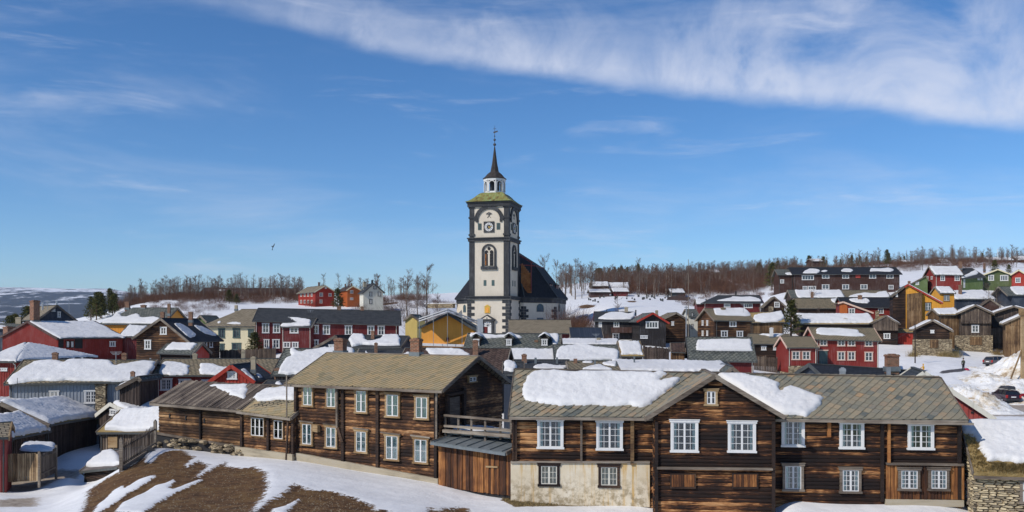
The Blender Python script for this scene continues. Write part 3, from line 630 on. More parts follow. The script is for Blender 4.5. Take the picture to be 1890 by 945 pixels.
def chimney(h, x0, x1, y0, y1, mat=None, t=.5, cap=True):
    mat = mat or BRICK; yl = (h.D*t)
    if h.mode == 'x': P0, N = Vector((0, yl, 0)), Vector((0, 1, 0))
    else: P0, N = Vector((0, yl, 0)), Vector((0, 1, 0))
    a = hit(h, x0, y0, P0, N); b = hit(h, x1, y1, P0, N); w_ = abs(b.x-a.x); cx = (a.x+b.x)/2; zt, zb = a.z, b.z-.7
    m = MB(); s = w_/2; s *= .84; m.box((cx-s, yl-s*.62, zb), (cx+s, yl+s*.62, zt)); o = m.build('chimney', mat, h.root)
    if cap:
        m = MB(); m.box((cx-s*1.12, yl-s*.74, zt-.16), (cx+s*1.12, yl+s*.74, zt-.04)); m.box((cx-s*.55, yl-s*.4, zt), (cx+s*.55, yl+s*.4, zt+.05)); m.build('chimney_cap', mat, o)
        m = MB(); m.box((cx-s*1.18, yl-s*.8, b.z-.25), (cx+s*1.18, yl+s*.8, b.z+.1)); m.build('flashing', METAL, o)
    return o
LOGC = {}
def log_mesh(L, rh, var, mat, end0=0, end1=0):
    key = (round(L, 1), rh, var, mat.name)
    if key in LOGC: return LOGC[key]
    rs = random.Random(hash((round(L, 1), var)) & 0xffff); ns = max(1, int(L/1.3)); m = MB(); prof = [(0, 0.005), (.06, .45), (.3, .95), (.7, .95), (.94, .45), (1, 0.005)]
    vs = []
    for i in range(ns+1):
        x = L*i/ns; j = rs.uniform(.75, 1.1); dz = rs.uniform(-.012, .012)
        for z, y in prof: vs.append((x, -.055*y*j, z*rh*.97+dz))
    k = len(prof); fs = []
    for i in range(ns):
        for q in range(k-1): a = i*k+q; fs.append((a, a+k, a+k+1, a+1))
    fs.append(tuple(range(k))); fs.append(tuple(range(ns*k, ns*k+k))[::-1]); m.add(vs, fs); me = m.mesh('log', mat); LOGC[key] = me; return me
def log_face(h, fc, mat, rh, zb, parent=None):
    o, dx, on, fl, rz = h.face[fc]; z = zb; zm = max(h.top(fc, fl*k/20) for k in range(21)); i = 0
    while z < zm-.1:
        us = [fl*k/60 for k in range(61) if h.top(fc, fl*k/60) > z+rh*.8]
        if len(us) > 1:
            L = us[-1]-us[0]; me = log_mesh(L, rh, i%5, mat); p = o+dx*us[0]; sc = L/(round(L, 1) or L)
            q = obj('log', me, h.wall, (p.x, p.y, z), rz)
        z += rh; i += 1

def clip_rect(poly, x0, x1, y0, y1):
    for ax, v, sg in ((0, x0, 1), (0, x1, -1), (1, y0, 1), (1, y1, -1)):
        out = []
        for i in range(len(poly)):
            p, q = poly[i], poly[(i+1)%len(poly)]; dp, dq = (p[ax]-v)*sg, (q[ax]-v)*sg
            if dp >= 0: out.append(p)
            if (dp >= 0) != (dq >= 0): t_ = dp/(dp-dq); out.append(tuple(p[k]+(q[k]-p[k])*t_ for k in range(2)))
        poly = out
        if len(poly) < 3: return []
    return poly
def slates(h, sl, ang, s, l, mat, hole=None, clip=None, limit=300, seed=1, keep=None):
    """individual slates laid in diagonal bands on one roof slope"""
    O, ex, ey, n = plane_basis(h.pl[sl]); P4 = [((Vector(p)-O).dot(ex), (Vector(p)-O).dot(ey)) for p in h.pl[sl]]
    X0, X1, Y1 = min(p[0] for p in P4), max(p[0] for p in P4), max(p[1] for p in P4); a = R(ang); b = (math.cos(a), math.sin(a)); p_ = (math.sin(a), -math.cos(a)); rs = random.Random(seed)
    g = .012; full = []; cut = []; N = int((X1-X0+Y1)/min(s, l))+6
    me_f = []
    for v in range(4):
        m = MB(); j = [rs.uniform(-.012, .012) for _ in range(8)]
        c = [(0+j[0], 0+j[1]), (l-g+j[2], 0+j[3]), (l-g+j[4], s+.03+j[5]), (0+j[6], s+.03+j[7])]
        q = [Vector((x*b[0]+y*p_[0], x*b[1]+y*p_[1],      .012+.026*y/s)) for x, y in c]; ctr = sum(q, Vector())/4; q = [v_-ctr for v_ in q]
        m.prism([v_-Vector((0,0,.022)) for v_ in q][::-1], (0, 0, .022)); m.f = [f for f in m.f]; me_f.append(m.mesh('slate', mat)); cc = ctr
    B = Matrix(((ex.x, ey.x, n.x, 0), (ex.y, ey.y, n.y, 0), (ex.z, ey.z, n.z, 0), (0, 0, 0, 1)))
    holeP = None; dv = roof_dev(h, sl)
    if hole is not None:
        holeP = [];
        for poly in hole:
            q = []
            for x, y in poly: w_ = hit(h, x, y, O, n)-O; q.append((w_.dot(ex), w_.dot(ey)))
            holeP.append(q)
    for i in range(-N, 2*N):
        off = rs.uniform(0, l)
        for k in range(-N, 2*N):
            ox = i*s*p_[0]+(k*l+off)*b[0]; oy = i*s*p_[1]+(k*l+off)*b[1]
            c = [(ox, oy), (ox+l*b[0], oy+l*b[1]), (ox+l*b[0]+s*p_[0], oy+l*b[1]+s*p_[1]), (ox+s*p_[0], oy+s*p_[1])]
            mx = sum(p[0] for p in c)/4; my = sum(p[1] for p in c)/4
            if mx < X0-1 or mx > X1+1 or my < -1 or my > Y1+1: continue
            if holeP is not None and any(in_poly(np.array([[mx, my]]), q)[0] and dist_poly(np.array([[mx, my]]), q)[0][0] > .35 for q in holeP): continue
            if keep is not None and not keep(mx, my): continue
            q = clip_rect(c, X0, X1, 0, Y1-.02)
            if not q: continue
            if all(X0 <= p[0] <= X1 and 0 <= p[1] <= Y1-.02 for p in c): full.append((ox, oy))
            else:
                ar = abs(sum(q[t_][0]*q[(t_+1)%len(q)][1]-q[(t_+1)%len(q)][0]*q[t_][1] for t_ in range(len(q))))/2
                if ar > .01: cut.append((q, (ox, oy), ar))
    rs.shuffle(full); keepn = max(0, limit-min(len(cut), 60))
    for ox, oy in full[:keepn]:
        loc = O+ex*(ox+cc.x)+ey*(oy+cc.y)+n*(cc.z+dv(ox+cc.x, oy+cc.y)); tilt = Matrix.Rotation(rs.uniform(-.012, .012), 4, 'X')
        obj('slate', me_f[rs.randrange(4)], h.roof, mw=Matrix.Translation(loc) @ B @ tilt)
    rest = MB()
    cut.sort(key=lambda c: -c[2]); nc = 0
    def zed(p, o_): return .012+dv(p[0], p[1])+.026*((p[0]-o_[0])*p_[0]+(p[1]-o_[1])*p_[1])/s
    for q, o_, ar in cut:
        V = [Vector((x, y, zed((x, y), o_)-.022)) for x, y in q]
        if nc < 60:
            nc += 1; ctr = sum(V, Vector())/len(V); m = MB(); m.prism([v-ctr for v in V][::-1], (0, 0, .022)); obj('slate', m.mesh('slate', mat), h.roof, mw=Matrix.Translation(O+ex*ctr.x+ey*ctr.y+n*ctr.z) @ B)
        else: rest.prism([O+ex*v.x+ey*v.y+n*v.z for v in V][::-1], n*.022)
    for ox, oy in full[keepn:]:
        c = [(ox, oy), (ox+(l-g)*b[0], oy+(l-g)*b[1]), (ox+(l-g)*b[0]+(s+.03)*p_[0], oy+(l-g)*b[1]+(s+.03)*p_[1]), (ox+(s+.03)*p_[0], oy+(s+.03)*p_[1])]
        V = [Vector((x, y, zed((x, y), (ox, oy))-.022)) for x, y in c]; rest.prism([O+ex*v.x+ey*v.y+n*v.z for v in V][::-1], n*.022)
    if rest.f: rest.build('slate_courses', mat, h.roof, kind='stuff')
# ================================================================== large structure: the church
def church():
    A = W(867, 600, 217.4); ang = R(-15); z0 = W(0, 622, 217).z
    root = thing('church', 'white church tower with clock, lantern spire and dark hipped nave above the town', 'church', (A.x, A.y, z0), ang)
    Mx = Matrix.Translation((A.x, A.y, z0)) @ Matrix.Rotation(ang, 4, 'Z'); Wt = 9.5; G = 2.8
    def Z(py, Y=215): return (HY-py)/F*Y-z0
    def X(px): return (px-867)/74*Wt            # across the tower front
    zL, zB, zE = Z(549), Z(440), Z(373)
    # tower body
    m = MB(); m.box((-.45, -.35, -2), (Wt+.3, Wt+.3, zL)); tl = m.build('tower_base', CHW, root)
    m = MB(); m.box((0, 0, zL), (Wt, Wt, zE)); tw = m.build('tower', CHW, root)
    # corner pilasters
    for (x, y) in ((0, 0), (1, 0), (1, 1), (0, 1)):
        m = MB(); w_ = 1.3; x0 = -.12 if x == 0 else Wt-w_+.12; y0 = -.12 if y == 0 else Wt-w_+.12
        m.box((x0, y0, zL+.1), (x0+w_, y0+w_, zB-.3)); m.box((x0+.05, y0+.05, zB+.3), (x0+w_-.05, y0+w_-.05, zE-.2))
        for zz in (zB+1.0, Z(400), Z(381)): m.box((x0-.12, y0-.12, zz-.22), (x0+w_+.12, y0+w_+.12, zz+.22))
        m.build('pilaster', QUOIN, tw)
    # cornices
    for zz, hh, o_ in ((zB, .55, .35), (zE-.15, .75, .45), (zL+.05, .5, .75)):
        m = MB(); m.box((-o_, -o_, zz-hh), (Wt+o_, Wt+o_, zz+hh*.35)); m.box((-o_-.2, -o_-.2, zz+hh*.1), (Wt+o_+.2, Wt+o_+.2, zz+hh*.6)); m.build('cornice', QUOIN, tw)
    # quoins low on the tower
    n = 13; qh = (zL-.6-(-1))/n; qm = [None, None]
    for c_ in ((-.45, -.35), (Wt+.3, -.35), (Wt+.3, Wt+.3)):
        for i in range(n):
            L = .95 if i % 2 else 1.75; sx = 1 if c_[0] < 1 else -1; sy = 1 if c_[1] < 1 else -1
            if i % 2 == 0 and qm[0] is None: pass
            m = MB(); a = (-.07*sx, -.07*sy); m.box((min(a[0], L*sx), min(a[1], L*sy), .02), (max(a[0], L*sx), max(a[1], L*sy), qh-.02)); obj('quoin', m.mesh('quoin', QUOIN), tl, (c_[0], c_[1], -1+i*qh))
    def arch(parent, fm, xc, z, ro, ri, d, zfoot, name='arch', mat=QUOIN, N=14):
        m = MB(); P = []
        for i in range(N+1): t_ = math.pi*i/N; P.append((math.cos(t_), math.sin(t_)))
        def pt(r, c, y): return fm @ Vector((xc+r*c[0], y, z+r*c[1]))
        for i in range(N):
            a, b = P[i], P[i+1]; v = [pt(ro, a, 0), pt(ro, b, 0), pt(ri, b, 0), pt(ri, a, 0), pt(ro, a, -d), pt(ro, b, -d), pt(ri, b, -d), pt(ri, a, -d)]
            m.add(v, [(0,1,2,3),(7,6,5,4),(0,4,5,1),(2,6,7,3)])
        if zfoot is not None:
            m.box((xc-ro, -d, zfoot), (xc-ri, 0, z), 0, fm); m.box((xc+ri, -d, zfoot), (xc+ro, 0, z), 0, fm)
        return m.build(name, mat, parent)
    def disc(parent, fm, xc, z, r, y0, y1, name, mat, N=24, top=False, w_=None, h_=None):
        m = MB(); P = [fm @ Vector((xc+r*math.cos(2*math.pi*i/N), y0, z+r*math.sin(2*math.pi*i/N))) for i in range(N)]
        nv = fm.to_3x3() @ Vector((0, y1-y0, 0)); m.prism(P, nv); return m.build(name, mat, parent)
    def archpane(parent, fm, xc, zf, zs, r, y0, y1, name, mat):
        m = MB(); P = [fm @ Vector((xc-r, y0, zf)), fm @ Vector((xc+r, y0, zf))]+[fm @ Vector((xc+r*math.cos(math.pi*i/10), y0, zs+r*math.sin(math.pi*i/10))) for i in range(11)]
        m.prism(P, fm.to_3x3() @ Vector((0, y1-y0, 0))); return m.build(name, mat, parent)
    front = Matrix.Identity(4); side = Matrix.Translation((Wt, 0, 0)) @ Matrix.Rotation(R(90), 4, 'Z')
    left = Matrix.Translation((0, Wt, 0)) @ Matrix.Rotation(R(-90), 4, 'Z')
    for fm in (front, side, left):
        xc = Wt/2
        arch(tw, fm, xc, Z(406), 3.6, 2.75, .3, None)                                          # blind arch round the clock
        m = MB(); m.box((1.6, -.28, Z(406)-.35), (2.1, .02, Z(406)+.35), 0, fm); m.box((7.4, -.28, Z(406)-.35), (7.9, .02, Z(406)+.35), 0, fm); m.build('impost', QUOIN, tw)
        # clock
        m = MB(); m.box((xc-1.28, -.18, Z(418)-1.28), (xc+1.28, .02, Z(418)+1.28), 0, fm); ck = m.build('clock', QUOIN, tw)
        disc(ck, fm, xc, Z(418), 1.02, -.19, -.23, 'dial', WHITE); disc(ck, fm, xc, Z(418), .52, -.235, -.26, 'dial_centre', IRON)
        m = MB()
        for i in range(12):
            t_ = math.pi*2*i/12; c, s = math.cos(t_), math.sin(t_); T = fm @ Matrix.Translation((xc+.79*c, -.25, Z(418)+.79*s)) @ Matrix.Rotation(-t_, 4, 'Y'); m.box((-.15, -.01, -.055), (.15, .02, .055), 0, T)
        m.build('numerals', IRON, ck)
        m = MB(); m.beam(fm @ Vector((xc-.12, -.3, Z(418)-.1)), fm @ Vector((xc+.75, -.3, Z(418)+.18)), .03, .09); m.beam(fm @ Vector((xc-.08, -.29, Z(418)+.14)), fm @ Vector((xc+.3, -.29, Z(418)-.42)), .03, .11); m.build('clock_hands', GOLD, ck)
        # crossed hammers under a copper sign
        m = MB(); ze = Z(396); V = lambda x, z: fm @ Vector((xc+x, -.08, ze+z))
        m.beam(V(-.42, -.62), V(.5, .42), .06, .09); m.beam(V(.42, -.62), V(-.5, .42), .06, .09); m.beam(V(.28, .52), V(.68, .22), .08, .2); m.beam(V(-.28, .52), V(-.68, .22), .08, .2)
        m.tube(V(0, .55), fm @ Vector((xc, -.14, ze+.55)), .2, n=10); m.beam(V(0, .4), V(0, 0), .06, .09); m.beam(V(-.18, .16), V(.18, .16), .06, .08); m.build('crossed_hammers_emblem', IRON, tw)
        for sx in (-2.28, 2.28):
            m = MB(); m.box((xc+sx-.42, -.1, Z(423)), (xc+sx+.42, .02, Z(411)), 0, fm); wf = m.build('louvre_window', TEAL, tw)
            m = MB()
            for k in range(1, 4): m.box((xc+sx-.36, -.13, Z(423)+k*.38-.03), (xc+sx+.36, -.09, Z(423)+k*.38+.03), 0, fm)
            m.box((xc+sx-.03, -.14, Z(423)+.06), (xc+sx+.03, -.09, Z(411)-.06), 0, fm); m.build('glazing_bar', IRON, wf)
        # bell window
        arch(tw, fm, xc, Z(463), 1.72, 1.3, .28, Z(491), 'bell_window_frame'); m = MB(); m.box((xc-1.95, -.42, Z(497)), (xc+1.95, .02, Z(491)), 0, fm); m.build('window_sill', QUOIN, tw)
        for sx in (-.62, .62):
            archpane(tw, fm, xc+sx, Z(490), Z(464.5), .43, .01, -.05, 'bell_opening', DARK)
        m = MB(); m.box((xc-1.0, -.06, Z(489)), (xc-.66, -.03, Z(468)), 0, fm); m.build('open_shutter', ORW, tw)
        m = MB()
        for k in range(4): m.box((xc+.25, -.09, Z(485)+k*.7), (xc+1.0, -.05, Z(485)+k*.7+.08), 0, fm)
        m.build('louvre', GREYP, tw)
        m = MB(); m.box((xc-.22, -.14, Z(490)), (xc+.22, .0, Z(468)), 0, fm); m.box((xc-.34, -.2, Z(468)), (xc+.34, .0, Z(466)), 0, fm); m.build('column', CHW, tw)
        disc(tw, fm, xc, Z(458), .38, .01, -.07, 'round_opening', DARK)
        for sx in (-1.0, .98): m = MB(); m.box((xc+sx-.33, -.06, Z(527)), (xc+sx+.33, .02, Z(516.5)), 0, fm); m.build('small_window', TEAL, tw)
    # niche and portal on the front
    y = -.37; m = MB(); m.box((X(896.5), y-.12, Z(578)), (X(907), y+.1, Z(566))); m.prism([(X(895.5), y-.2, Z(566)), (X(908), y-.2, Z(566)), (X(902), y-.2, Z(562))], (0, .2, 0)); nc = m.build('niche', GOLD, root)
    m = MB(); m.box((X(899), y-.2, Z(577)), (X(904.5), y-.1, Z(567.5))); m.build('niche_figure', OCHRE, nc)
    m = MB(); xa, xb = X(890.5), X(914.5); m.box((xa, y-.5, Z(620)), (xa+.55, y+.1, Z(593))); m.box((xb-.55, y-.5, Z(620)), (xb, y+.1, Z(593))); m.box((xa-.25, y-.6, Z(593)), (xb+.25, y+.1, Z(590))); pt_ = m.build('portal', QUOIN, root)
    m = MB(); xm = (xa+xb)/2; m.prism([(xa-.5, y-.7, Z(590)+.02), (xb+.5, y-.7, Z(590)+.02), (xm, y-.7, Z(580.5))], (0, .8, 0)); m.build('pediment', QUOIN, pt_)
    m = MB(); m.prism([(xa+.35, y-.74, Z(589)), (xb-.35, y-.74, Z(589)), (xm, y-.74, Z(583))], (0, .03, 0)); m.build('pediment_panel', CHW, pt_); disc(pt_, front, xm, Z(587), .16, y-.75, y-.79, 'roundel', IRON, 10)
    archpane(pt_, front, xm, Z(603), Z(602), 1.1, y-.1, y-.2, 'fanlight', WHITE); m = MB()
    for t_ in (30, 60, 90, 120, 150): m.beam((xm, y-.23, Z(602)), (xm+1.0*math.cos(R(t_)), y-.23, Z(602)+1.0*math.sin(R(t_))), .04, .07)
    m.build('fanlight_bar', QUOIN, pt_); m = MB(); m.box((xm-1.05, y-.15, Z(622)), (xm-.05, y-.05, Z(603)-.05)); m.build('door', DRED, pt_)
    m = MB(); m.box((xm+.05, y-.17, Z(622)), (xm+1.05, y-.05, Z(603)-.05)); m.build('door', WHITE, pt_)
    # bell shaped copper roof
    m = MB(); c = (Wt/2, Wt/2, 0); s2 = math.sqrt(2); hw = Wt/2
    m.lathe([(s2*(hw+.95), zE+.3), (s2*(hw+.05), zE+.78), (s2*(hw*.80), zE+1.6), (s2*(hw*.69), zE+2.2), (s2*hw*.58, zE+2.62), (s2*.48*hw, zE+2.8)], 4, c, off=.5); m.build('bell_roof', COPPER, root)
    # octagonal lantern
    zb, zt = Z(354), Z(324); m = MB(); m.lathe([(2.65, zb-.3), (2.65, zb+.45), (2.5, zb+.5), (2.5, zb+.75)], 8, c, off=.5); lan = m.build('lantern', WHITE, root)
    for i in range(8):
        t_ = 2*math.pi*(i+.5)/8; m = MB(); p = (c[0]+2.42*math.cos(t_), c[1]+2.42*math.sin(t_)); m.tube((p[0], p[1], zb+.7), (p[0], p[1], zt), .2, .17, 8); m.build('lantern_column', WHITE, lan)
        t0 = 2*math.pi*i/8; fm = Matrix.Translation((c[0]+2.3*math.cos(t0), c[1]+2.3*math.sin(t0), 0)) @ Matrix.Rotation(t0+R(90), 4, 'Z')
        arch(lan, fm, 0, zt-1.35, .86, .66, .16, zb+.7, 'lantern_arch', WHITE, 8)
        m = MB(); m.box((-.98, -.2, zt-.5), (.98, 0, zt), 0, fm); m.build('frieze', WHITE, lan)
    m = MB(); m.lathe([(1.2, zb-.3), (1.15, zt-.2)], 8, c, off=.5); m.build('lantern_core', QUOIN, lan)
    m = MB(); m.lathe([(2.85, zt), (2.9, zt+.12), (2.35, zt+.55), (1.75, zt+1.25), (1.2, zt+1.7), (1.08, zt+1.75), (1.0, Z(309)), (.62, Z(293)), (.33, Z(275)), (.12, Z(262))], 8, c, off=.5); m.build('spire', SPIRE, root)
    m = MB(); m.tube((c[0], c[1], Z(264)), (c[0], c[1], Z(222)), .09, .035, 6)
    m.lathe([(.05, -.35), (.32, -.2), (.38, 0), (.32, .2), (.05, .35)], 10, (c[0], c[1], Z(258))); m.lathe([(.04, -.3), (.27, -.15), (.3, 0), (.27, .15), (.04, .3)], 10, (c[0], c[1], Z(249))); m.lathe([(.03, -.2), (.2, 0), (.03, .2)], 8, (c[0], c[1], Z(242)))
    m.beam((c[0]-.3, c[1], Z(235)), (c[0]+.75, c[1], Z(233)), .05, .35); m.beam((c[0]-.4, c[1], Z(228)), (c[0]+.4, c[1], Z(228)), .05, .09); m.build('weather_vane', IRON, root)
    # nave: stretched octagon under a steep hipped roof
    ze = Z(552, 228); cx = 3.9
    ring = [(cx-5.5, 9.3), (cx+6.9, 9.3), (cx+13.2, 17.0), (cx+13.2, 29), (cx+7, 36.5), (cx-6, 36.5), (cx-12.8, 29), (cx-12.8, 17)]
    m = MB(); k = len(ring); m.add([(x, y, -2) for x, y in ring]+[(x, y, ze) for x, y in ring], [(i, (i+1)%k, k+(i+1)%k, k+i) for i in range(k)]); nv = m.build('nave', CHW, root)
    def off(r, d): return [(cx+(x-cx)*(1+d/13), 23+(y-23)*(1+d/13)) for x, y in r]
    m = MB(); m.add([(x, y, ze-1.0) for x, y in off(ring, .12)]+[(x, y, ze+.1) for x, y in off(ring, .12)], [(i, (i+1)%k, k+(i+1)%k, k+i) for i in range(k)]); m.add([(x, y, ze+.0) for x, y in off(ring, .5)]+[(x, y, ze+.35) for x, y in off(ring, .5)], [(i, (i+1)%k, k+(i+1)%k, k+i) for i in range(k)]+[tuple(range(k))[::-1], tuple(range(k, 2*k))]); m.build('nave_cornice', QUOIN, nv)
    e = off(ring, .55); zr = Z(452, 231); mid_z = Z(497, 232)
    mid = [(cx-2.6, 13), (cx+4.4, 13), (cx+7.6, 18.5), (cx+7.6, 27.5), (cx+4, 32.5), (cx-4, 32.5), (cx-7.4, 27.5), (cx-7.4, 18.5)]; mz = lerp(ze, zr, .62)
    rid = [(cx, 14.5, zr), (cx, 27, zr-.3)]
    m = MB(); m.add([(x, y, ze+.35) for x, y in e]+[(x, y, mz) for x, y in mid]+rid, [(i, (i+1)%k, k+(i+1)%k, k+i) for i in range(k)]+[(8, 9, 16), (9, 10, 16), (10, 11, 17, 16), (11, 12, 17), (12, 13, 17), (13, 14, 17), (14, 15, 16, 17), (15, 8, 16)]); m.build('nave_roof', [SL_CP], root)
    m = MB()
    for i in range(1, 4): m.beam((e[i][0], e[i][1], ze+.42), (mid[i][0], mid[i][1], mz+.08), .22, .14)
    m.build('hip_capping', GREYP, root)
    m = MB()
    for i in (0, 1, 2): m.beam((mid[i][0], mid[i][1], mz+.02), (mid[i+1][0], mid[i+1][1], mz+.02), .22, .28)
    m.build('red_roof_trim', DRED, root)
    m = MB()                                                                                # bare timber gable under repair, beside the tower
    for i in range(7): m.box((Wt+.35+i*.36, 10.4, Z(541, 226)), (Wt+.35+i*.36+.32, 10.9, Z(487, 226)-i*.45))
    for i in range(2): m.box((Wt+.3, 10.25, Z(530, 226)+i*3.1), (Wt+2.95, 10.4, Z(530, 226)+i*3.1+.35))
    m.build('bare_timber_gable', ORW, root); m = MB(); m.beam((Wt, 10.2, Z(472, 226)), (Wt+3.2, 10.2, Z(486, 226)), .2, .3); m.box((Wt+2.8, 10.15, Z(538, 226)), (Wt+3.0, 10.5, Z(487, 226))); m.build('gable_trim', DRED, root)
    # quoins and windows on the nave chamfer and side
    for ci in (1, 2):
        x, y = ring[ci]; 
        for i in range(12):
            L = .7 if i % 2 else 1.4; m = MB()
            for nb_ in (ring[ci-1], ring[(ci+1) % k]):
                dv = (Vector(nb_)-Vector((x, y))).normalized(); nn = Vector((dv.y, -dv.x)) if nb_ is ring[(ci+1)%k] else Vector((-dv.y, dv.x))
                a = Vector((x, y))+nn*.06; b = a+dv*L; m.add([(a.x,a.y,.02),(b.x,b.y,.02),(b.x,b.y,.68),(a.x,a.y,.68)]+[(a.x-nn.x*.1,a.y-nn.y*.1,.02),(b.x-nn.x*.1,b.y-nn.y*.1,.02),(b.x-nn.x*.1,b.y-nn.y*.1,.68),(a.x-nn.x*.1,a.y-nn.y*.1,.68)], [(0,1,2,3),(3,2,6,7),(1,5,6,2),(0,4,5,1)])
            obj('quoin', m.mesh('quoin', QUOIN), nv, (0, 0, -1+i*.7))
    def nwin(i, t_, r, zf, zs, arched=True):
        a = Vector(ring[i]); b = Vector(ring[(i+1)%k]); p = a.lerp(b, t_); d = (b-a).normalized(); fm = Matrix.Translation((p.x, p.y, 0)) @ Matrix.Rotation(math.atan2(d.y, d.x), 4, 'Z')
        if arched: wn = archpane(nv, fm, 0, zf, zs, r, .02, -.06, 'arched_window', GLASSB); arch(wn, fm, 0, zs, r+.12, r-.05, .12, zf, 'window_frame', TEAL, 8)
        else: m = MB(); m.box((-r, -.06, zf), (r, .02, zs), 0, fm); wn = m.build('basement_window', GLASSB, nv)
        m = MB()
        for q in (-.33, .33): m.box((r*q-.05, -.1, zf), (r*q+.05, -.05, zs+(r*.9 if arched else 0)), 0, fm)
        m.box((-r, -.11, (zf+zs)/2-.04), (r, -.05, (zf+zs)/2+.04), 0, fm); m.build('glazing_bar', TEAL, wn)
    nwin(1, .5, .95, Z(575.5, 226), Z(568.5, 226)); nwin(1, .5, 1.0, Z(592, 226), Z(586.5, 226), False); nwin(2, .3, .9, Z(575.5, 236), Z(568.5, 236)); nwin(7, .45, .6, Z(576, 227), Z(567, 227))
    nwin(7, .45, .6, Z(576, 227), Z(567, 227)) if False else None
    # dormers on the nave's side slope
    for (x, y) in ((cx+10.2, 19.5), (cx+10.6, 25.5)):
        m = MB(); zz = ze+2.0; m.box((x-2.0, y-1.1, zz-1.2), (x+1.2, y+1.1, zz+1.8)); d_ = m.build('dormer', DRED, root); m = MB(); m.box((x-2.2, y-1.35, zz+1.8), (x+1.45, y+1.35, zz+2.0)); m.build('dormer_roof', SL_CP, d_)
        m = MB(); m.box((x+1.2, y-1.1, zz-1.2), (x+1.26, y-.9, zz+1.8)); m.box((x+1.2, y+.9, zz-1.2), (x+1.26, y+1.1, zz+1.8)); m.build('dormer_trim', OFFW, d_)
church()

# ================================================================== houses nearest the camera
# --- two storey log house
N1 = house('log_house', 'brown two-storey log house with olive slate roof and ten curtained windows above the slope', 'house', 'x', (545, 54.8), (811, 50), (708, 720), (651, 657.5), 7.0, LWD, SL_OL, (835, 890), ov=.42, og=.45, near=True, logm=LOGN,
    wins=[('F',560,581,708.5,750.5,'n1'),('F',603,624.5,712.5,754,'n1'),('F',657,681,718,763,'n1'),('F',713.5,740,725,770.5,'n1'),('F',767,794,729,775,'n1'),
          ('F',558,580,779,822.5,'n1'),('F',602,625,785,828,'n1'),('F',657,681,793,836,'n1'),('F',712,739.5,801,850,'n1'),('F',765,792.5,807,856,'n1'),('R',861.5,876.5,693,706.5,'att')],
    chim=[(759,778,625,653)], faces='FR')
slates(N1, 'f', 50, .27, .40, TILE1, limit=300, seed=3)
chimney(N1, 619, 638, 625, 650, None, .72)
panel(N1, 'F', [(543.5,834),(812,883),(812,894),(543.5,851)][::-1], -.05, .22, 'foundation', CONC)
for x, y0, y1 in ((548, 712, 837), (634.5, 716, 853), (698.5, 717, 862), (806, 722, 882)): panel(N1, 'F', [(x-2.6,y0),(x+2.6,y0),(x+2.6,y1),(x-2.6,y1)], .0, .15, 'corner_post', DKW)
panel(N1, 'F', [(624.2,714),(627.4,714),(627.4,790),(624.2,790)], .14, .24, 'drainpipe', GREYW); panel(N1, 'F', [(624,788),(629,788),(638,815),(633,815)], .14, .22, 'drainpipe', DKW)
panel(N1, 'F', [(807.6,722),(810.4,722),(810.4,815),(807.6,815)], .14, .22, 'drainpipe', GREYW)
for x0, x1, y, y2 in ((556,582,775.5,777.2), (600,627,780.5,782.2), (655,684,788,790), (706,742,796,798.3), (761,797,801.5,804)): panel(N1, 'F', [(x0,y),(x1,y+(x1-x0)*.13),(x1,y2+(x1-x0)*.13),(x0,y2)], .1, .22, 'drip_board', GREYW)
panel(N1, 'F', [(584,782),(593,784),(593,797),(584,795)], .1, .35, 'lamp_box', TANW)
dr = panel(N1, 'R', [(824.5,735),(846,731),(846,784),(824.5,789)], .0, .1, 'door', GREYW)
for P in ([(820,728),(824,727.5),(824,795),(820,796)], [(850.5,716),(855,715),(855,786),(850.5,787)], [(820,727),(855,720),(855,725),(820,732)]): panel(N1, 'R', P, .02, .22, 'door_frame', DKW)

# --- low link between barn and log house, and the open barn
N6 = house('log_wing', 'low brown log wing with two white windows joining the barn to the two-storey log house', 'house', 'x', (446.5, 56.9), (545.5, 54.5), (758, 771), (711, 715), 5.0, LWD, SL_OL, (825, 838), ov=.4, og=.02, near=True, logm=LOGN, faces='F',
    wins=[('F',465,491,769,806,'n6'),('F',507,526,774,811,'n6b')])
slates(N6, 'f', 20, .3, .42, TILE1, seed=5, keep=lambda x, y: y < 1.55, limit=150)
panel(N6, 'F', [(439,823),(545,838),(545,852),(439,841)][::-1], -.05, .25, 'foundation', CONC)
for x, y0, y1 in ((448.5, 759, 826), (497.5, 766, 833), (543, 770, 841)): panel(N6, 'F', [(x-2,y0),(x+2,y0),(x+2,y1),(x-2,y1)], .0, .17, 'post', DKW)
panel(N6, 'F', [(539.7,692),(541,692),(541,768),(539.7,768)], .46, .52, 'drainpipe', GREYW); panel(N6, 'F', [(536,770),(538.5,770),(535,851),(532.5,851)], .2, .28, 'drainpipe', DKW)
N5 = house('log_barn', 'windowless tan log barn with weathered board roof, standing on loose stones at the slope top', 'barn', 'x', (294, 60.6), (447.5, 57), (743.5, 757), (706, 711), 5.2, LW, TIN, (799, 824), ov=.45, og=.35, near=True, logm=LOGG, faces='FL')
m = MB(); P = N5.pl['f']; rs = random.Random(4); O_, ex_, ey_, n_ = plane_basis(P); Lr = (Vector(P[1])-Vector(P[0])).length; Hr = (Vector(P[3])-Vector(P[0])).length
x = 0
while x < Lr-.1:
    w_ = rs.uniform(.16, .26); m = MB(); m.box((0, 0, 0), (w_-.015, Hr*rs.uniform(.96, 1.0), .03)); th = rs.uniform(.01, .05)
    mw = Matrix.Translation(O_+ex_*x+n_*th) @ Matrix(((ex_.x, ey_.x, n_.x, 0), (ex_.y, ey_.y, n_.y, 0), (ex_.z, ey_.z, n_.z, 0), (0, 0, 0, 1)))
    obj('roof_board', m.mesh('roof_board', PLKG), N5.roof, mw=mw); x += w_
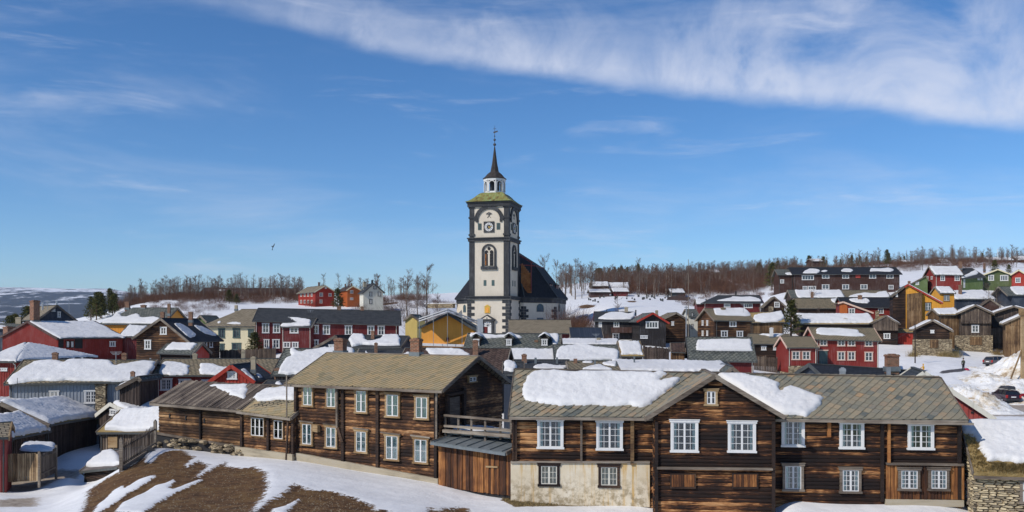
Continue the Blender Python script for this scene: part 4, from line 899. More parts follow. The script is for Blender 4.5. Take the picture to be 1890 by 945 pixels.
roof_snow(N6, ('f', [(440,709),(475,712.5),(546,713),(546,737.5),(500,739),(473,739.5),(470,734),(458,737),(436,733)]), .3, 11)
roof_snow(N5, ('f', [(384,713),(398,717),(418,726),(437,733),(452,737),(458,711),(420,709.5),(393,709)]), .3, 12)
for x, y0, y1 in ((314.5, 763, 772), (344.5, 767, 775), (378.5, 772, 781)): panel(N5, 'F', [(x-1.2,y0),(x+1.2,y0),(x+1.2,y1),(x-1.2,y1)], .05, .09, 'slot', DARK)
panel(N5, 'F', [(371,755),(373.5,755),(373.5,813),(371,813)], .0, .16, 'post', DKW); panel(N5, 'F', [(291,797),(447,823),(447,827),(291,801)][::-1], .0, .2, 'sill_log', GREYW); panel(N5, 'F', [(289,800.5),(448,826.5),(448,850),(289,850)][::-1], .05, .09, 'crawl_space_shade', DARK)  # dark sheet over the wall foot stands for the shade under the sill
rs = random.Random(9)
for i in range(130):                      # loose foundation stones
    u = rs.uniform(.0, N5.L+.5); s_ = rs.uniform(.16, .36); m = MB(); m.lathe([(s_*.3, -s_*.5), (s_*.85, -s_*.3), (s_, 0), (s_*.8, s_*.35), (s_*.25, s_*.5)], 7, (0, 0, 0)); m.v = [(x*rs.uniform(.8, 1.5), y*rs.uniform(.7, 1.1), z*rs.uniform(.7, 1.1)) for x, y, z in m.v]
    wx = N5.a+N5.d*u-N5.n*rs.uniform(-.6, .35); o = obj('foundation_stone', m.mesh('foundation_stone', STONE), N5.root); o.location = N5.Mi @ Vector((wx.x, wx.y, gz(wx.x, wx.y)+s_*.35+(0, .25, .5)[i % 3]*(1 if (wx-N5.a).dot(N5.n) > -.35 else 0)))

# --- long right-hand building with the cross gable
N3 = house('long_log_building', 'long dark log building with grey slate roof, snow sheets and many white-framed windows', 'house', 'x', (945, 46), (1775, 44.1), (768, 775), (681, 697), 6.2, LWD, SL_GR, (920, 930), ov=.38, og=.12, near=True, logm=LOG, faces='F',
    wins=[('F',992,1040,772.5,828,'n3'),('F',1101,1149,775,831,'n3'),('F',994,1033,854.5,897,'n3d'),('F',1104,1144,857,899,'n3d'),
          ('F',1441,1484.5,773,825,'n3'),('F',1444,1482,855,906,'n3b'),('F',1548.5,1593.5,777,828.5,'n3'),('F',1549,1588.5,862.5,910,'n3b'),('F',1674,1722.5,780,830,'n3'),('F',1656,1695,862,905,'n3b',.09),('F',1710.5,1749,862,905,'n3b',.09)])
H1 = [(963,734),(965,717),(976,701.5),(993,686),(1014,683.7),(1076,684),(1139,686),(1201,688),(1230,689.5),(1226,700),(1219,708),(1257,702),(1240,722),(1212,741),(1190,754),(1170,753),(1107,750.5),(1045,751.5),(998,747),(973,743.5)]
H2 = [(1322,690),(1349,691),(1391,699),(1436,710),(1439,728),(1457,716),(1500,729),(1519,737.5),(1508,756),(1485,768),(1440,765),(1400,745),(1360,720)]
slates(N3, 'f', 50, .31, .42, TILE2, hole=[H1, [(1322,690),(1360,691),(1436,712),(1439,728),(1457,717),(1500,729),(1519,737.5),(1508,756),(1480,768),(1441,768),(1200,768),(1300,693)]], seed=8, limit=300)
roof_snow(N3, ('f', H1), .27, 21); roof_snow(N3, ('f', H2), .33, 22)
chimney(N3, 1549, 1561, 680, 695, GALV, .55)
panel(N3, 'F', [(943,853.5),(1199,853.5),(1199,935),(943,930)][::-1], -.02, .12, 'plaster_wall', PLASTER)
panel(N3, 'F', [(943,850.5),(1199,850.5),(1199,854),(943,854)][::-1], .0, .2, 'sill_beam', GREYW)
for x0, x1, y0, y1, mt in ((1071,1075,770,853,GREYW), (1163.5,1170,770,857,TANW), (1526,1532,777,806,ORW), (1637,1641.5,780,856,ORW)): panel(N3, 'F', [(x0,y0),(x1,y0),(x1,y1),(x0,y1)][::-1], .05, .2, 'post', mt)
for x in (949, 1441 if False else 951.5, 1627, 1769): panel(N3, 'F', [(x-3,772),(x+3,772),(x+3,853 if x < 1000 else 925),(x-3,853 if x < 1000 else 925)][::-1], .0, .17, 'log_ends', DKW)
panel(N3, 'F', [(1634,853),(1776,855),(1776,859),(1634,857)][::-1], .04, .24, 'beam', GREYW)
x = 1634; rs = random.Random(2); k = 0
while x < 1773:                             # upright boards under the right-hand end
    w_ = rs.uniform(5.5, 8); y1 = 921+k*.0
    panel(N3, 'F', [(x,858.5),(x+w_-.7,858.5),(x+w_-.7,y1),(x,y1)][::-1], .05, .12 if k % 2 else .15, 'plank', PLK, N3.wall); x += w_; k += 1
panel(N3, 'F', [(1632,920),(1776,922),(1776,934),(1632,934)][::-1], .0, .22, 'foundation', CONC)
panel(N3, 'F', [(1428,771.5),(1560,773.5),(1640,775.5),(1790,779),(1790,783),(1640,780.5),(1560,778.5),(1428,776)][::-1], .36, .48, 'eave_board', GREYW)
# cross gable
N3b = house('gabled_log_front', 'dark log gable projecting from the long building, two large white windows over two shuttered openings', 'house', 'y', (1208, 44.3), (1430, 43.7), (771, 769), 692.5, 5.0, LWD, SL_GR, (958, 958), ov=.42, og=.3, near=True, logm=LOG, faces='FL',
    wins=[('F',1238,1288,775,834.5,'n3'),('F',1343.5,1394,776.5,835.5,'n3'),('F',1300,1324,718,749,'att')])
slates(N3b, 'l', -50, .31, .42, TILE2, seed=12, limit=120, keep=lambda x, y: x > 1.6)
window(N3b, 'L', 1197.5, 1203.5, 784, 829, 'n3')
panel(N3b, 'F', [(1212,861),(1425,863),(1425,867),(1212,865)][::-1], .02, .26, 'beam', GREYW)
for (x0, x1, y0, y1) in ((1237,1284,873.5,901), (1351,1399,873,901)):
    fr = panel(N3b, 'F', [(x0,y0),(x1,y0),(x1,y1),(x0,y1)][::-1], .06, .13, 'shutter', DKW); n_ = 9
    for i in range(n_):
        a = lerp(x0+2.5, x1-2.5, i/n_); b = lerp(x0+2.5, x1-2.5, (i+1)/n_)-.4; q = panel(N3b, 'F', [(a,y0+2),(b,y0+2),(b,y1-3.5),(a,y1-3.5)][::-1], .13, .15+.01*(i % 2), 'shutter_board', PLK, fr)
for x in (1211.5, 1427): panel(N3b, 'F', [(x-3,778),(x+3,778),(x+3,955),(x-3,955)][::-1], .0, .17, 'log_ends', DKW)
panel(N3b, 'L', [(1198.5,770),(1202,770),(1202,860),(1198.5,850)], .02, .14, 'corner_board', ORW)

# --- shed with balcony between the two
sh = house('plank_shed', 'tarred upright-plank shed with grey sheet-metal lean roof between the two log houses', 'shed', 'x', (810, 49.6), (942.5, 46.4), (815, 835), (790, 797), 5.5, DARK, METAL, (895, 908), ov=.5, og=.1, near=True, fascia=METAL, faces='F')
x = 811.0; rs = random.Random(5); k = 0
while x < 941:
    w_ = rs.uniform(4.2, 7.2); tt = (x-810)/132; panel(sh, 'F', [(x,824+tt*9),(x+w_-.5,824+tt*9),(x+w_-.5,899+tt*16+rs.uniform(-1,1)),(x,899+tt*16+rs.uniform(-1,1))][::-1], .02, .07+.03*(k % 2), 'plank', PLK, sh.wall); x += w_; k += 1
panel(sh, 'F', [(900,859),(922,860),(922,863),(900,862)][::-1], .1, .16, 'hasp_board', TANW)
O_, ex_, ey_, n_ = plane_basis(sh.pl['f']); Lr = (Vector(sh.pl['f'][1])-O_).length
for i in range(7): m = MB(); m.beam(O_+ex_*(.2+i*Lr/6.6)+n_*.03, O_+ex_*(.2+i*Lr/6.6+.25)+ey_*1.35+n_*.03, .05, .05); m.build('standing_seam', METAL, sh.roof)
bal = thing('balcony', 'grey timber balcony railing over the metal lean roof beside the log gable', 'balcony', W(822, 800, 50.4))
bl = bal.location; 
def bp(px, py, Y): return W(px, py, Y)-bl
for (x, y0, y1) in ((822, 765, 806), (846, 768, 803), (870, 771, 815), (895.5, 774, 817), (923.5, 777, 811), (943, 777, 810)): Yd = lerp(50.2, 47, (x-822)/121); m = MB(); m.beam(bp(x, y1, Yd), bp(x, y0, Yd), .11, .11, up=(0,1,0)); m.build('rail_post', GREYW, bal)
for y0, y1 in ((766.5, 777), (786, 795)): m = MB(); m.beam(bp(820, y0, 50.1), bp(945, y1, 46.9), .1, .12); m.build('rail', GREYW, bal)
m = MB(); m.beam(bp(820, 795, 50.1), bp(945, 804.5, 46.9), .3, .16); m.build('deck_edge', GREYW, bal)
m = MB(); P = [bp(822, 797, 50.3), bp(945, 806, 47.1), bp(945, 806, 47.1)+Vector((.6, 3.0, 0)), bp(822, 797, 50.3)+Vector((.9, 3.4, 0))]; m.prism(P, (0, 0, -.12)); m.build('deck', METAL, bal)
co, hh, f = snow_sheet([(0, .3), (3.3, -.9), (3.8, 1.2), (2.0, 2.2), (.6, 2.2)], .5, .6, seed=31); m = MB(); b0 = bp(822, 797, 50.3)
m.add([(b0.x+c[0]+.3, b0.y+c[1]+.2, b0.z+z-.25*c[0]/3.3) for c, z in zip(co, hh)], f); m.build('deck_snow', SNOW, bal, smooth=True)

# --- stone house with turf roof, bottom right corner
N4 = house('stone_cottage', 'rubble stone cottage with dry turf roof half covered in snow, lowest building in the corner', 'house', 'x', (1800, 43), (2020, 41.6), (872, 880), (775, 779), 6.4, STONE, TURF, (955, 965), ov=.3, og=.12, t=.3, near=True, faces='F',
    wins=[('F',1881,1915,885,930,'n3b')], snow=[('f', [(1770,775),(2030,775),(2030,862),(1890,858),(1868,852),(1845,850),(1826,852),(1812,838),(1806,818),(1795,806),(1780,800)], .4)], roof_name='turf_roof')
window(N4, 'L', 1779.5, 1792.5, 881, 925, 'n3b')
rs = random.Random(6); var = []
for v in range(8):
    m = MB(); L_, H_ = (.5, .15); pr = [(-L_/2, 0), (-L_/2*.85, -H_/2*.9), (L_/2*.7, -H_/2), (L_/2, -H_*.1), (L_/2*.8, H_/2*.85), (-L_/2*.6, H_/2)]
    pr = [(x*rs.uniform(.85, 1.05), z*rs.uniform(.8, 1.1)) for x, z in pr]; k = len(pr); a = [(x, 0, z) for x, z in pr]; b = [(x*.82, -.1-rs.uniform(0, .05), z*.78) for x, z in pr]; m.add(a+b, [(i, (i+1)%k, k+(i+1)%k, k+i) for i in range(k)]+[tuple(range(k, 2*k))]); var.append(m.mesh('stone', STONEP))
for fc, umax in (('F', 2.9), ('L', 6.2)):
    o, dx, on, fl, rz = N4.face[fc]; z = -.3
    while z < N4.top(fc, 3)+(.9 if fc == 'L' else -.05):
        hh_ = rs.uniform(.07, .14); u = rs.uniform(-.2, .1) if fc == 'F' else 2.4
        while u < umax:
            w_ = rs.uniform(.16, .55); zt = N4.top(fc, min(max(u, 0), fl))
            if z+hh_ < zt:
                p = o+dx*(u+w_/2); q = obj('stone', var[rs.randrange(8)], N4.wall, (p.x, p.y, z+hh_/2), rz); q.scale = (w_/.5, rs.uniform(.5, 1.2), hh_/.15); q.rotation_euler = (0, rs.uniform(-.08, .08), rz)
            u += w_+.01
        z += hh_+.008
def tufts(name, label, cat, root_loc, spots, h=.28, mat=None, dens=60, spread=.15, parent=None, kind='stuff', lean=(0, 0)):
    rs = np.random.RandomState(len(name)+len(spots)); m = MB()
    for (x, y, z) in spots:
        for _ in range(dens):
            a = rs.rand()*6.28; r = rs.rand()*spread; bx, by = x+r*math.cos(a), y+r*math.sin(a); hh_ = h*(.5+rs.rand()*.7); dx, dy = rs.randn(2)*hh_*.35; w_ = .012+.01*rs.rand(); dx += lean[0]*hh_; dy += lean[1]*hh_
            m.add([(bx-w_, by, z-.03), (bx+w_, by+w_, z-.03), (bx+dx, by+dy, z+hh_)], [(0, 1, 2)])
    if parent: return m.build(name, mat or GRASS, parent, kind=kind)
    return m.build(name, mat or GRASS, None, kind=kind, label=label, category=cat)
O_, ex_, ey_, n_ = plane_basis(N4.pl['f']); sp = []
rs = random.Random(8)
for i in range(420):
    a = rs.uniform(0, 3.6); b = rs.uniform(-.02, .75) if a > .8 else rs.uniform(0, 3.6-a*2.0); q = O_+ex_*a+ey_*b; sp.append((q.x, q.y, q.z))
tufts('turf_grass', '', '', None, sp, .11, parent=N4.root, dens=13, spread=.14, lean=(0, -.9))

# ================================================================== yard at lower left
def simple_snow_top(parent, poly, T, seed, M_=None):
    co, hh, f = snow_sheet(poly, T, .25, seed=seed); m = MB(); m.add([(c[0], c[1], z) for c, z in zip(co, hh)], f); return m.build('roof_snow', SNOW, parent, smooth=True, mw=M_)
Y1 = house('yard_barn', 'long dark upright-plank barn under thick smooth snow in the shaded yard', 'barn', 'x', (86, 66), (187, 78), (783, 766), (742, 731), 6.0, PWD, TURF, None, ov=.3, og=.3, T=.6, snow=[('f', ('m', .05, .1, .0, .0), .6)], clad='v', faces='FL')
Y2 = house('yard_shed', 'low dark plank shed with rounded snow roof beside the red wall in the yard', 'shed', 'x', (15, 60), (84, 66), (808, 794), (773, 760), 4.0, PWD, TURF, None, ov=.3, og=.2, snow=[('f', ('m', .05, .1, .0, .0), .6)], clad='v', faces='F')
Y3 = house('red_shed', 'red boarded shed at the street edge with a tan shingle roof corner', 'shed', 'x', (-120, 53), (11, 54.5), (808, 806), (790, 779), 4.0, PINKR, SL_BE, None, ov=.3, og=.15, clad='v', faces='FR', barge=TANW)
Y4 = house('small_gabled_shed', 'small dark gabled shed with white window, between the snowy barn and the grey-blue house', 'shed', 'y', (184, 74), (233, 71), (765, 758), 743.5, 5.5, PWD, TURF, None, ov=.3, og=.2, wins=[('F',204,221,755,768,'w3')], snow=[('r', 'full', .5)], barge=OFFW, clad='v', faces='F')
Y5 = house('low_shed', 'low plank shed with tan door and thick snow roof behind the picket fence', 'shed', 'x', (186, 63), (330, 61), (797, 797), (757, 752), 4.0, PWG, TURF, None, ov=.25, og=.1, snow=[('f', [(197,795),(292,795),(330,795),(330,752),(262,753),(226,754),(210,772),(195,786)], .55)], clad='v', faces='FL')
panel(Y5, 'F', [(201,805),(218,805),(218,826),(201,826)][::-1], .03, .1, 'door', TANW)
Y6 = house('well_hut', 'tiny log hut under a square snow slab at the foot of the slope', 'hut', 'x', (157, 57.5), (224, 54.5), (869, 861), (832, 824), 3.0, LWD, TIN, (896, 876), ov=.25, og=.1, T=.4, snow=[('f', [(159,861),(224,857),(224,824),(158,826),(157,838)], .4)], faces='FL', clad='h', near=False)
Y7 = house('flat_roofed_store', 'low store covered by a flat snow roof at the picture edge below the grey-blue house', 'shed', 'x', (-60, 71), (66, 76), (757, 751), (737, 735), 5, PWG, TURF, None, ov=.3, og=.2, snow=[('f', 'full', .55)])
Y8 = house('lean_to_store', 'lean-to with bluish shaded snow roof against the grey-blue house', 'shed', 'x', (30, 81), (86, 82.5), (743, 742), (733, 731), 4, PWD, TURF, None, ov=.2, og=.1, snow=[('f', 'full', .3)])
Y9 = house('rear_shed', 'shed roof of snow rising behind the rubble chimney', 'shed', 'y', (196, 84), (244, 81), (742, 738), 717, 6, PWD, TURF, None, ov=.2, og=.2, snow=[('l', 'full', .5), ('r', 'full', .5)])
# rubble chimney standing in the yard
c_ = W(189, 760, 77); ch = thing('stone_chimney', 'free-standing square rubble chimney among the snowy yard roofs', 'chimney', (c_.x, c_.y, c_.z)); m = MB(); zt = W(0, 705, 77).z-c_.z; m.box((-.42, -.4, -1), (.42, .4, zt)); m.box((-.47, -.45, zt-.25), (.47, .45, zt-.1)); m.build('shaft', STONE, ch)
# plank bin / gate by the street
gb = thing('plank_pen', 'open weathered plank pen with a low snow-capped shed roof beside the street', 'pen', W(8, 888, 55.5)); g0 = gb.location
pa, pb, pc = W(8, 890, 55.5)-g0, W(73, 887, 55.0)-g0, W(104, 872, 59)-g0; rs = random.Random(3)
def pickets(parent, a, b, h, sp, w_, mat, name='plank', th=.03, pointed=False, jit=.04):
    L = (Vector(b)-Vector(a)).to_2d().length; n_ = int(L/sp); d = (Vector(b)-Vector(a)); an = math.atan2(d.y, d.x); ms = []
    for v in range(4):
        m = MB(); q = rs.uniform(.85, 1.1)*w_/2; hh_ = h*(1+rs.uniform(-jit, jit))
        if pointed: m.prism([(-q, 0, 0), (q, 0, 0), (q, 0, hh_-w_*.6), (0, 0, hh_), (-q, 0, hh_-w_*.6)], (0, th, 0))
        else: m.box((-q, 0, 0), (q, th, hh_))
        ms.append(m.mesh(name, mat))
    for i in range(n_+1): p = Vector(a).lerp(Vector(b), i/max(1, n_)); obj(name, ms[rs.randrange(4)], parent, p, an)
pickets(gb, pa, pb, 1.65, .155, .14, PLKT); pickets(gb, pb, pc, 1.5, .16, .14, PLKG)
for p in (pa, pb, pc): m = MB(); m.box((p.x-.06, p.y-.1, p.z-.4), (p.x+.06, p.y+.02, p.z+1.75)); m.build('post', GREYW, gb)
for z in (.35, 1.35): m = MB(); m.beam(pa+Vector((0, .06, z)), pb+Vector((0, .06, z)), .05, .1); m.beam(pb+Vector((0, .06, z)), pc+Vector((0, .06, z)), .05, .1); m.build('rail', GREYW, gb)
m = MB(); q = [W(34, 836, 57)-g0, W(96, 838, 57)-g0, W(104, 836, 61)-g0, W(45, 832, 61)-g0]; m.prism(q, (0, 0, .1)); rf_ = m.build('lid_roof', GREYW, gb)
co, hh, f = snow_sheet([(q[0].x+.1, q[0].y+.1), (q[1].x-.05, q[1].y+.1), (q[2].x-.1, q[2].y), (q[3].x, q[3].y)], .3, .4, seed=77); m = MB(); m.add([(c[0], c[1], q[0].z+.1+z) for c, z in zip(co, hh)], f); m.build('roof_snow', SNOW, gb, smooth=True)
# picket fence
a, b = W(224, 869, 50.5), W(286.5, 829, 57.5); pf = thing('picket_fence', 'grey wooden picket fence climbing beside the brown slope to the barn corner', 'fence', a); rs = random.Random(13)
pickets(pf, (.1, 0, .28), b-a+Vector((0, 0, .28)), 1.25, .33, .15, PLKG, 'picket', .03, True, .03)
for p in (Vector((0, 0, 0)), b-a): m = MB(); m.prism([(p.x-.09, p.y-.08, p.z-.4), (p.x+.09, p.y-.08, p.z-.4), (p.x+.09, p.y-.08, p.z+1.72), (p.x, p.y-.08, p.z+1.85), (p.x-.09, p.y-.08, p.z+1.72)], (0, .16, 0)); m.build('post', GREYW, pf)
for z in (.4, 1.25): m = MB(); m.beam((0, .05, z), b-a+Vector((0, .05, z)), .05, .1); m.build('rail', GREYW, pf)
m = MB(); m.beam((0, .02, .1), b-a+Vector((0, .02, .1)), .05, .25); m.build('bottom_board', GREYW, pf)
# ================================================================== the town behind, near rows first
def H(name, label, cat, mode, A, B, *ar, **kw):
    if 'rot' not in kw and name not in ('large_red_house',):
        xa, xb = (A[0]-CX)/F*A[1], (B[0]-CX)/F*B[1]; kw['rot'] = max(-7, min(7, math.degrees(math.atan2(B[1]-A[1], xb-xa))))
        if mode == 'y' and A[0] > 1400: kw['rot'] = -math.degrees(math.atan((A[0]-CX)/F))+4
    return house(name, label, cat, mode, A, B, *ar, **kw)
# --- left side
H('grey_blue_house', 'long grey-blue boarded house under a wide snow roof with a brick chimney at each end', 'house', 'x', (18, 76), (262, 81), (708, 703), (664, 664), 7.5, BLUEG, SL_OL, clad='v', ov=.35, faces='FL',
  wins=[('F',92,109,720,748,'c4'),('F',156,180,720,745,'c4')], snow=[('f', [(10,703),(30,690),(62,672),(88,668),(110,669),(118,672),(128,667),(150,665),(200,667),(213,676),(225,674),(262,668),(292,668),(284,690),(276,699),(225,704),(120,703),(60,704),(20,709)], .4)], chim=[(96,108,651,668),(224,235,652,668),(150,154,659,665,GALV,.5,False),(276,279,661,667,GALV,.5,False)])
H('weathered_gable_barn', 'brown weathered gable wall with grey-blue plank side next to the grey-blue house', 'barn', 'y', (221, 72), (258, 70), (716, 701), 695, 7, PWD, SL_GR, rot=-5, back=289, rf=.97, ov=.2, og=.2, snow=[('l', 'full', .3)], clad='v', faces='FR', chim=[(241,249,686,697)])
H('long_red_cottage', 'long low red cottage with three white windows and snow pads on its slate roof', 'house', 'x', (290, 80), (560, 84), (692, 692), (662, 662), 7, RED, SL_OL, clad='v', ov=.35, faces='FL',
  wins=[('F',296,318,698,721,'c4'),('F',330,352,699,717,'c4'),('F',373,393,700,713,'c4')], snow=[('f', [(294,690),(297,672),(310,668),(335,670),(350,676),(347,691),(320,692)]), ('f', [(369,690),(369,672),(392,672),(410,678),(430,678),(470,685),(470,692),(400,692)])],
  chim=[(355,365,653,676,CONC),(445,453,648,664,CONC),(283,290,676,684,BRICK,.1)])
H('small_red_gable_house', 'small bright red gabled house with one white attic window and dark blue-grey roof', 'house', 'y', (392, 76), (466, 72), (705, 704), 673.5, 8, BRED, SL_DK, rot=-3, back=501, clad='v', ov=.3, og=.3, faces='FR', barge=BRED, wins=[('F',420,438,685,700.5,'c4')], chim=[(463,473,659,684,CONC,.35)],
  snow=[('r', [(444,682),(452,681),(470,700),(464,705)], .15), ('r', [(472,689),(480,691),(485,697),(478,698)], .12)])
H('snowy_grey_roof_house', 'grey slate roof with a deep curling snow field, tucked behind the two-storey log house', 'house', 'x', (509, 72), (640, 72), (691, 691), (643, 644), 8, PWD, SL_GR, ov=.3, og=.25, faces='FL', chim=[(506,518,680,705,BRICK,.05)],
  snow=[('f', [(514,690),(520,672),(530,662),(537,657),(534,646),(546,645),(552,651),(560,650),(600,644),(655,645),(650,692),(560,692)], .45)])
H('stepped_lean_to', 'little grey lean-to roof with a snow strip beside the small red gabled house', 'shed', 'x', (482, 66), (520, 65), (716, 715), (702, 703), 3, DBLUE, SL_DK, ov=.2, og=.1, snow=[('f', [(508,707),(519,702),(521,712),(512,713)], .15)])
# --- big red house and neighbours
L2 = H('large_red_house', 'large red house with broad gable, tall brick chimney and a shaded loggia under snow', 'house', 'y', (5, 137), (107, 124), (622, 624), 592.5, 29, RED, SL_DK, back=226, rf=.52, ov=.5, og=.3, clad='v', faces='FR', barge=DBROWN, chim=[(60,68.5,555,593,BRICK,.06),(12,22,603,621,BRICK,.3)],
  snow=[('r', 'full', .25)])
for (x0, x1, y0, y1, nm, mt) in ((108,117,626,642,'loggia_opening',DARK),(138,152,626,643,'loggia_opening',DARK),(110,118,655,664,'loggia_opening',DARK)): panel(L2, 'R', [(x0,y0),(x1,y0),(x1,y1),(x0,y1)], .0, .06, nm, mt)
for wv in ((121.5,128.5,629,642,'k'),(129.5,136.5,629,642,'k'),(202,213,629.5,640,'w')): window(L2, 'R', *wv)
H('red_side_wing', 'brick-red hip-roofed wing with thin snow at the end of the large red house', 'house', 'x', (222, 131), (252, 131), (621, 621), (598, 601), 7, DRED, SL_DK, ov=.3, og=.2, clad='v', faces='FR', snow=[('f', 'full', .2)])
H('snow_hip_house', 'low red house with hipped roof buried in snow, in front of the large red house', 'house', 'x', (-30, 95), (31, 93), (667, 667), (632, 631), 14, RED, SL_DK, ov=.4, og=.3, hip=(0, 4), clad='v', faces='FR', wins=[('F',2,14,679,685,'w')], snow=[('f', 'full', .35), ('hr', 'full', .25)])
H('dark_gable_house', 'dark grey gabled house with pale mossy roof and white flue pipes against the valley', 'house', 'y', (72, 145), (137, 140), (590, 592), 563, 12, DBLUE, SL_BE, rot=38, ov=.4, og=.3, clad='v', faces='FR', wins=[('F',95.5,102,570,575,'w'),('F',106,112,575,586,'pl')], chim=[(103,106.5,555,567,WHITE,.05,False),(77,80.5,558,567,WHITE,.5,False)])
H('low_grey_house', 'low grey-roofed house with masonry chimney and snow skirt at the picture edge', 'house', 'x', (-40, 150), (50, 150), (606, 606), (597, 597), 8, DBLUE, SL_GR, ov=.3, og=.3, snow=[('f', [(-40,606),(-10,600),(10,602),(14,606)], .3)], chim=[(29,41,586,601,CONC,.5)])
H('yellow_grey_roof_house', 'yellow house under a broad grey slate roof with a ragged snow sheet', 'house', 'x', (187, 150), (300, 148), (598, 598), (568, 568), 9, OCHRE, SL_GR, ov=.4, og=.3, hip=(3.2, 0), faces='FL', clad='v', wins=[('F',245,255,607,616,'w')], chim=[(231,240,557,569),(260,270,563,569)],
  snow=[('f', [(189,596),(205,586),(213,579),(219,577),(226,584),(236,584),(254,579),(262,586),(286,585),(296,588),(300,597),(240,597)], .35)])
M1 = H('log_gable_house', 'brown log gable house with two white windows and black roof streaked with snow', 'house', 'y', (252, 122), (347, 119), (624, 631), 587, 13, LW, SL_BK, rot=-5, back=405, ov=.4, og=.5, clad='h', faces='FR', barge=GREYW, wins=[('F',296,308,603,618,'w'),('F',267,279,627,645,'w'),('R',375.5,381.5,628,642,'pl'),('R',386,392,628,642,'pl')],
  chim=[(296,304,576,590,BRICK,.12),(309,315,561,580,BRICK,.75),(348,356,576,592,BRICK,.45)], snow=[('r', [(322,598),(332,597),(345,604),(362,618),(352,624),(340,616)], .2), ('r', [(358,601),(372,602),(402,618),(395,620),(376,615)], .2)])
H('red_gable_annex', 'small annex with red gable end and snow pad before the log gable house', 'annex', 'x', (295, 108), (355, 106), (651, 653), (634, 632), 5, rot=-10, back=386, wall=LWD, roof=SL_GR, ov=.3, og=.2, snow=[('f', [(303,645),(316,631),(338,625),(350,632),(364,635),(352,646),(330,646)], .4)], faces='F', clad='h')
panel(ALLH[-1], 'R', [(355.5,662),(385.5,666),(385.5,653.5),(371,637),(355.5,654)], .01, .06, 'red_gable_boards', BRED)
H('cream_house', 'cream house with teal windows and a wide beige slate roof', 'house', 'x', (376, 148), (470, 147), (602, 602), (571, 570.5), 10, CREAM, SL_BE, ov=.4, og=.4, hip=(4.6, 0), clad=None, wins=[('F',403,415,606,624,'t'),('F',430,443,606,624,'t'),('F',458,468,608,622,'t'),('F',428,445,632.5,646,'t'),('F',406,414,634,650,'t')], chim=[(433,439,563.5,571,CONC)],
  snow=[('f', [(418,597),(430,594),(444,595),(444,598),(430,598)], .15), ('f', [(400,595),(406,592),(408,595),(403,597)], .12)])
H('mint_gable_shed', 'tiny mint-green gable roof between the cream house and the log gable house', 'shed', 'y', (360, 160), (380, 159), (595, 594), 582, 6, BGREEN, SL_BE, ov=.2, og=.2)
M5 = H('long_red_town_house', 'long two-storey dark red house with slate-black roof and a row of white windows', 'house', 'x', (472, 138), (733, 140), (592, 599.5), (568.5, 574), 9, DRED, SL_DK, ov=.4, og=.4, clad='v', faces='FRL', barge=GREYP,
  wins=[('F',a,b,c,d,'w') for a,b,c,d in ((484,497,596,615),(504,517,597,615),(576,588.5,599.5,616.6),(596,609,599.5,617.7),(636.6,650,600,618.5),(678,691,601,619),(697,710,601,619),(487,497,626,643),(503,516,626,643),(575,588,626.5,641))], chim=[(622.5,630,565,575),(665,672,566,577)])
H('red_porch_wing', 'projecting red wing with snow on its roof, front of the long red house', 'annex', 'x', (521, 138), (574, 136.5), (603, 603), (586, 587), 4, DRED, SL_DK, ov=.35, og=.2, clad='v', faces='FRL', wins=[('F',535,551,603.5,615.5,'w'),('F',523,536,631,642,'w'),('F',539,551,631,642,'w')],
  snow=[('f', [(519,603),(519,595),(494,589),(505,585),(535,583),(560,589),(574,591),(573,601),(548,602)], .5)])
# --- rooftops just behind the big log house
H('low_dark_house', 'low dark house with billowing snow roof and brick chimney, below the long red house', 'house', 'x', (640, 105), (737, 104), (641, 640), (618, 620), 6.5, DBLUE, SL_DK, ov=.3, og=.3, snow=[('f', [(637,629),(634,621),(650,619),(672,620),(676,629),(684,632),(700,628),(708,621),(736,620),(738,637),(700,638),(670,636),(650,640)], .5)], chim=[(684.5,691.5,611,629,BRICK,.35)])
H('blue_black_gable', 'blue-black gable with a small white window beside the brick stack', 'house', 'y', (582, 108), (627, 104), (642, 642), 619, 8, DBLUE, SL_BK, rf=.85, ov=.2, og=.2, clad='v', faces='F', wins=[('F',607,620,636,643.5,'c4')])
H('flat_dark_roofs', 'low charcoal roof with vents and scraps of snow behind the olive ridge', 'house', 'x', (648, 92), (736, 92), (660, 660), (644, 645), 6, DBLUE, SL_DK, ov=.2, og=.2, snow=[('f', [(640,651),(652,648),(654,655),(641,656)], .2), ('f', [(674,647),(680,652),(676,655)], .15)], chim=[(690.5,697.5,633,654,BRICK,.3)])
H('brown_slate_house', 'house with rust-brown slate roof, slim chimney and snow left on one side', 'house', 'x', (738, 84), (927, 82), (681, 683), (642, 643), 7, LWD, SL_BR, ov=.35, og=.3, chim=[(872,883.5,628,657,BRICK,.3)], faces='F', clad='h', snow=[('f', [(786,643),(850,645),(868,656),(845,662),(800,658)], .3), ('f', [(740,657),(750,650),(760,652),(760,662),(742,664)], .3)])
H('snow_corner_shed', 'small shed roof with a snow wedge beside the brown slate house', 'shed', 'x', (930, 74), (965, 74), (690, 690), (668, 668), 5, DBLUE, SL_DK, ov=.2, og=.1, snow=[('f', [(930,684),(932,668),(944,668),(955,676),(950,686)], .5)])
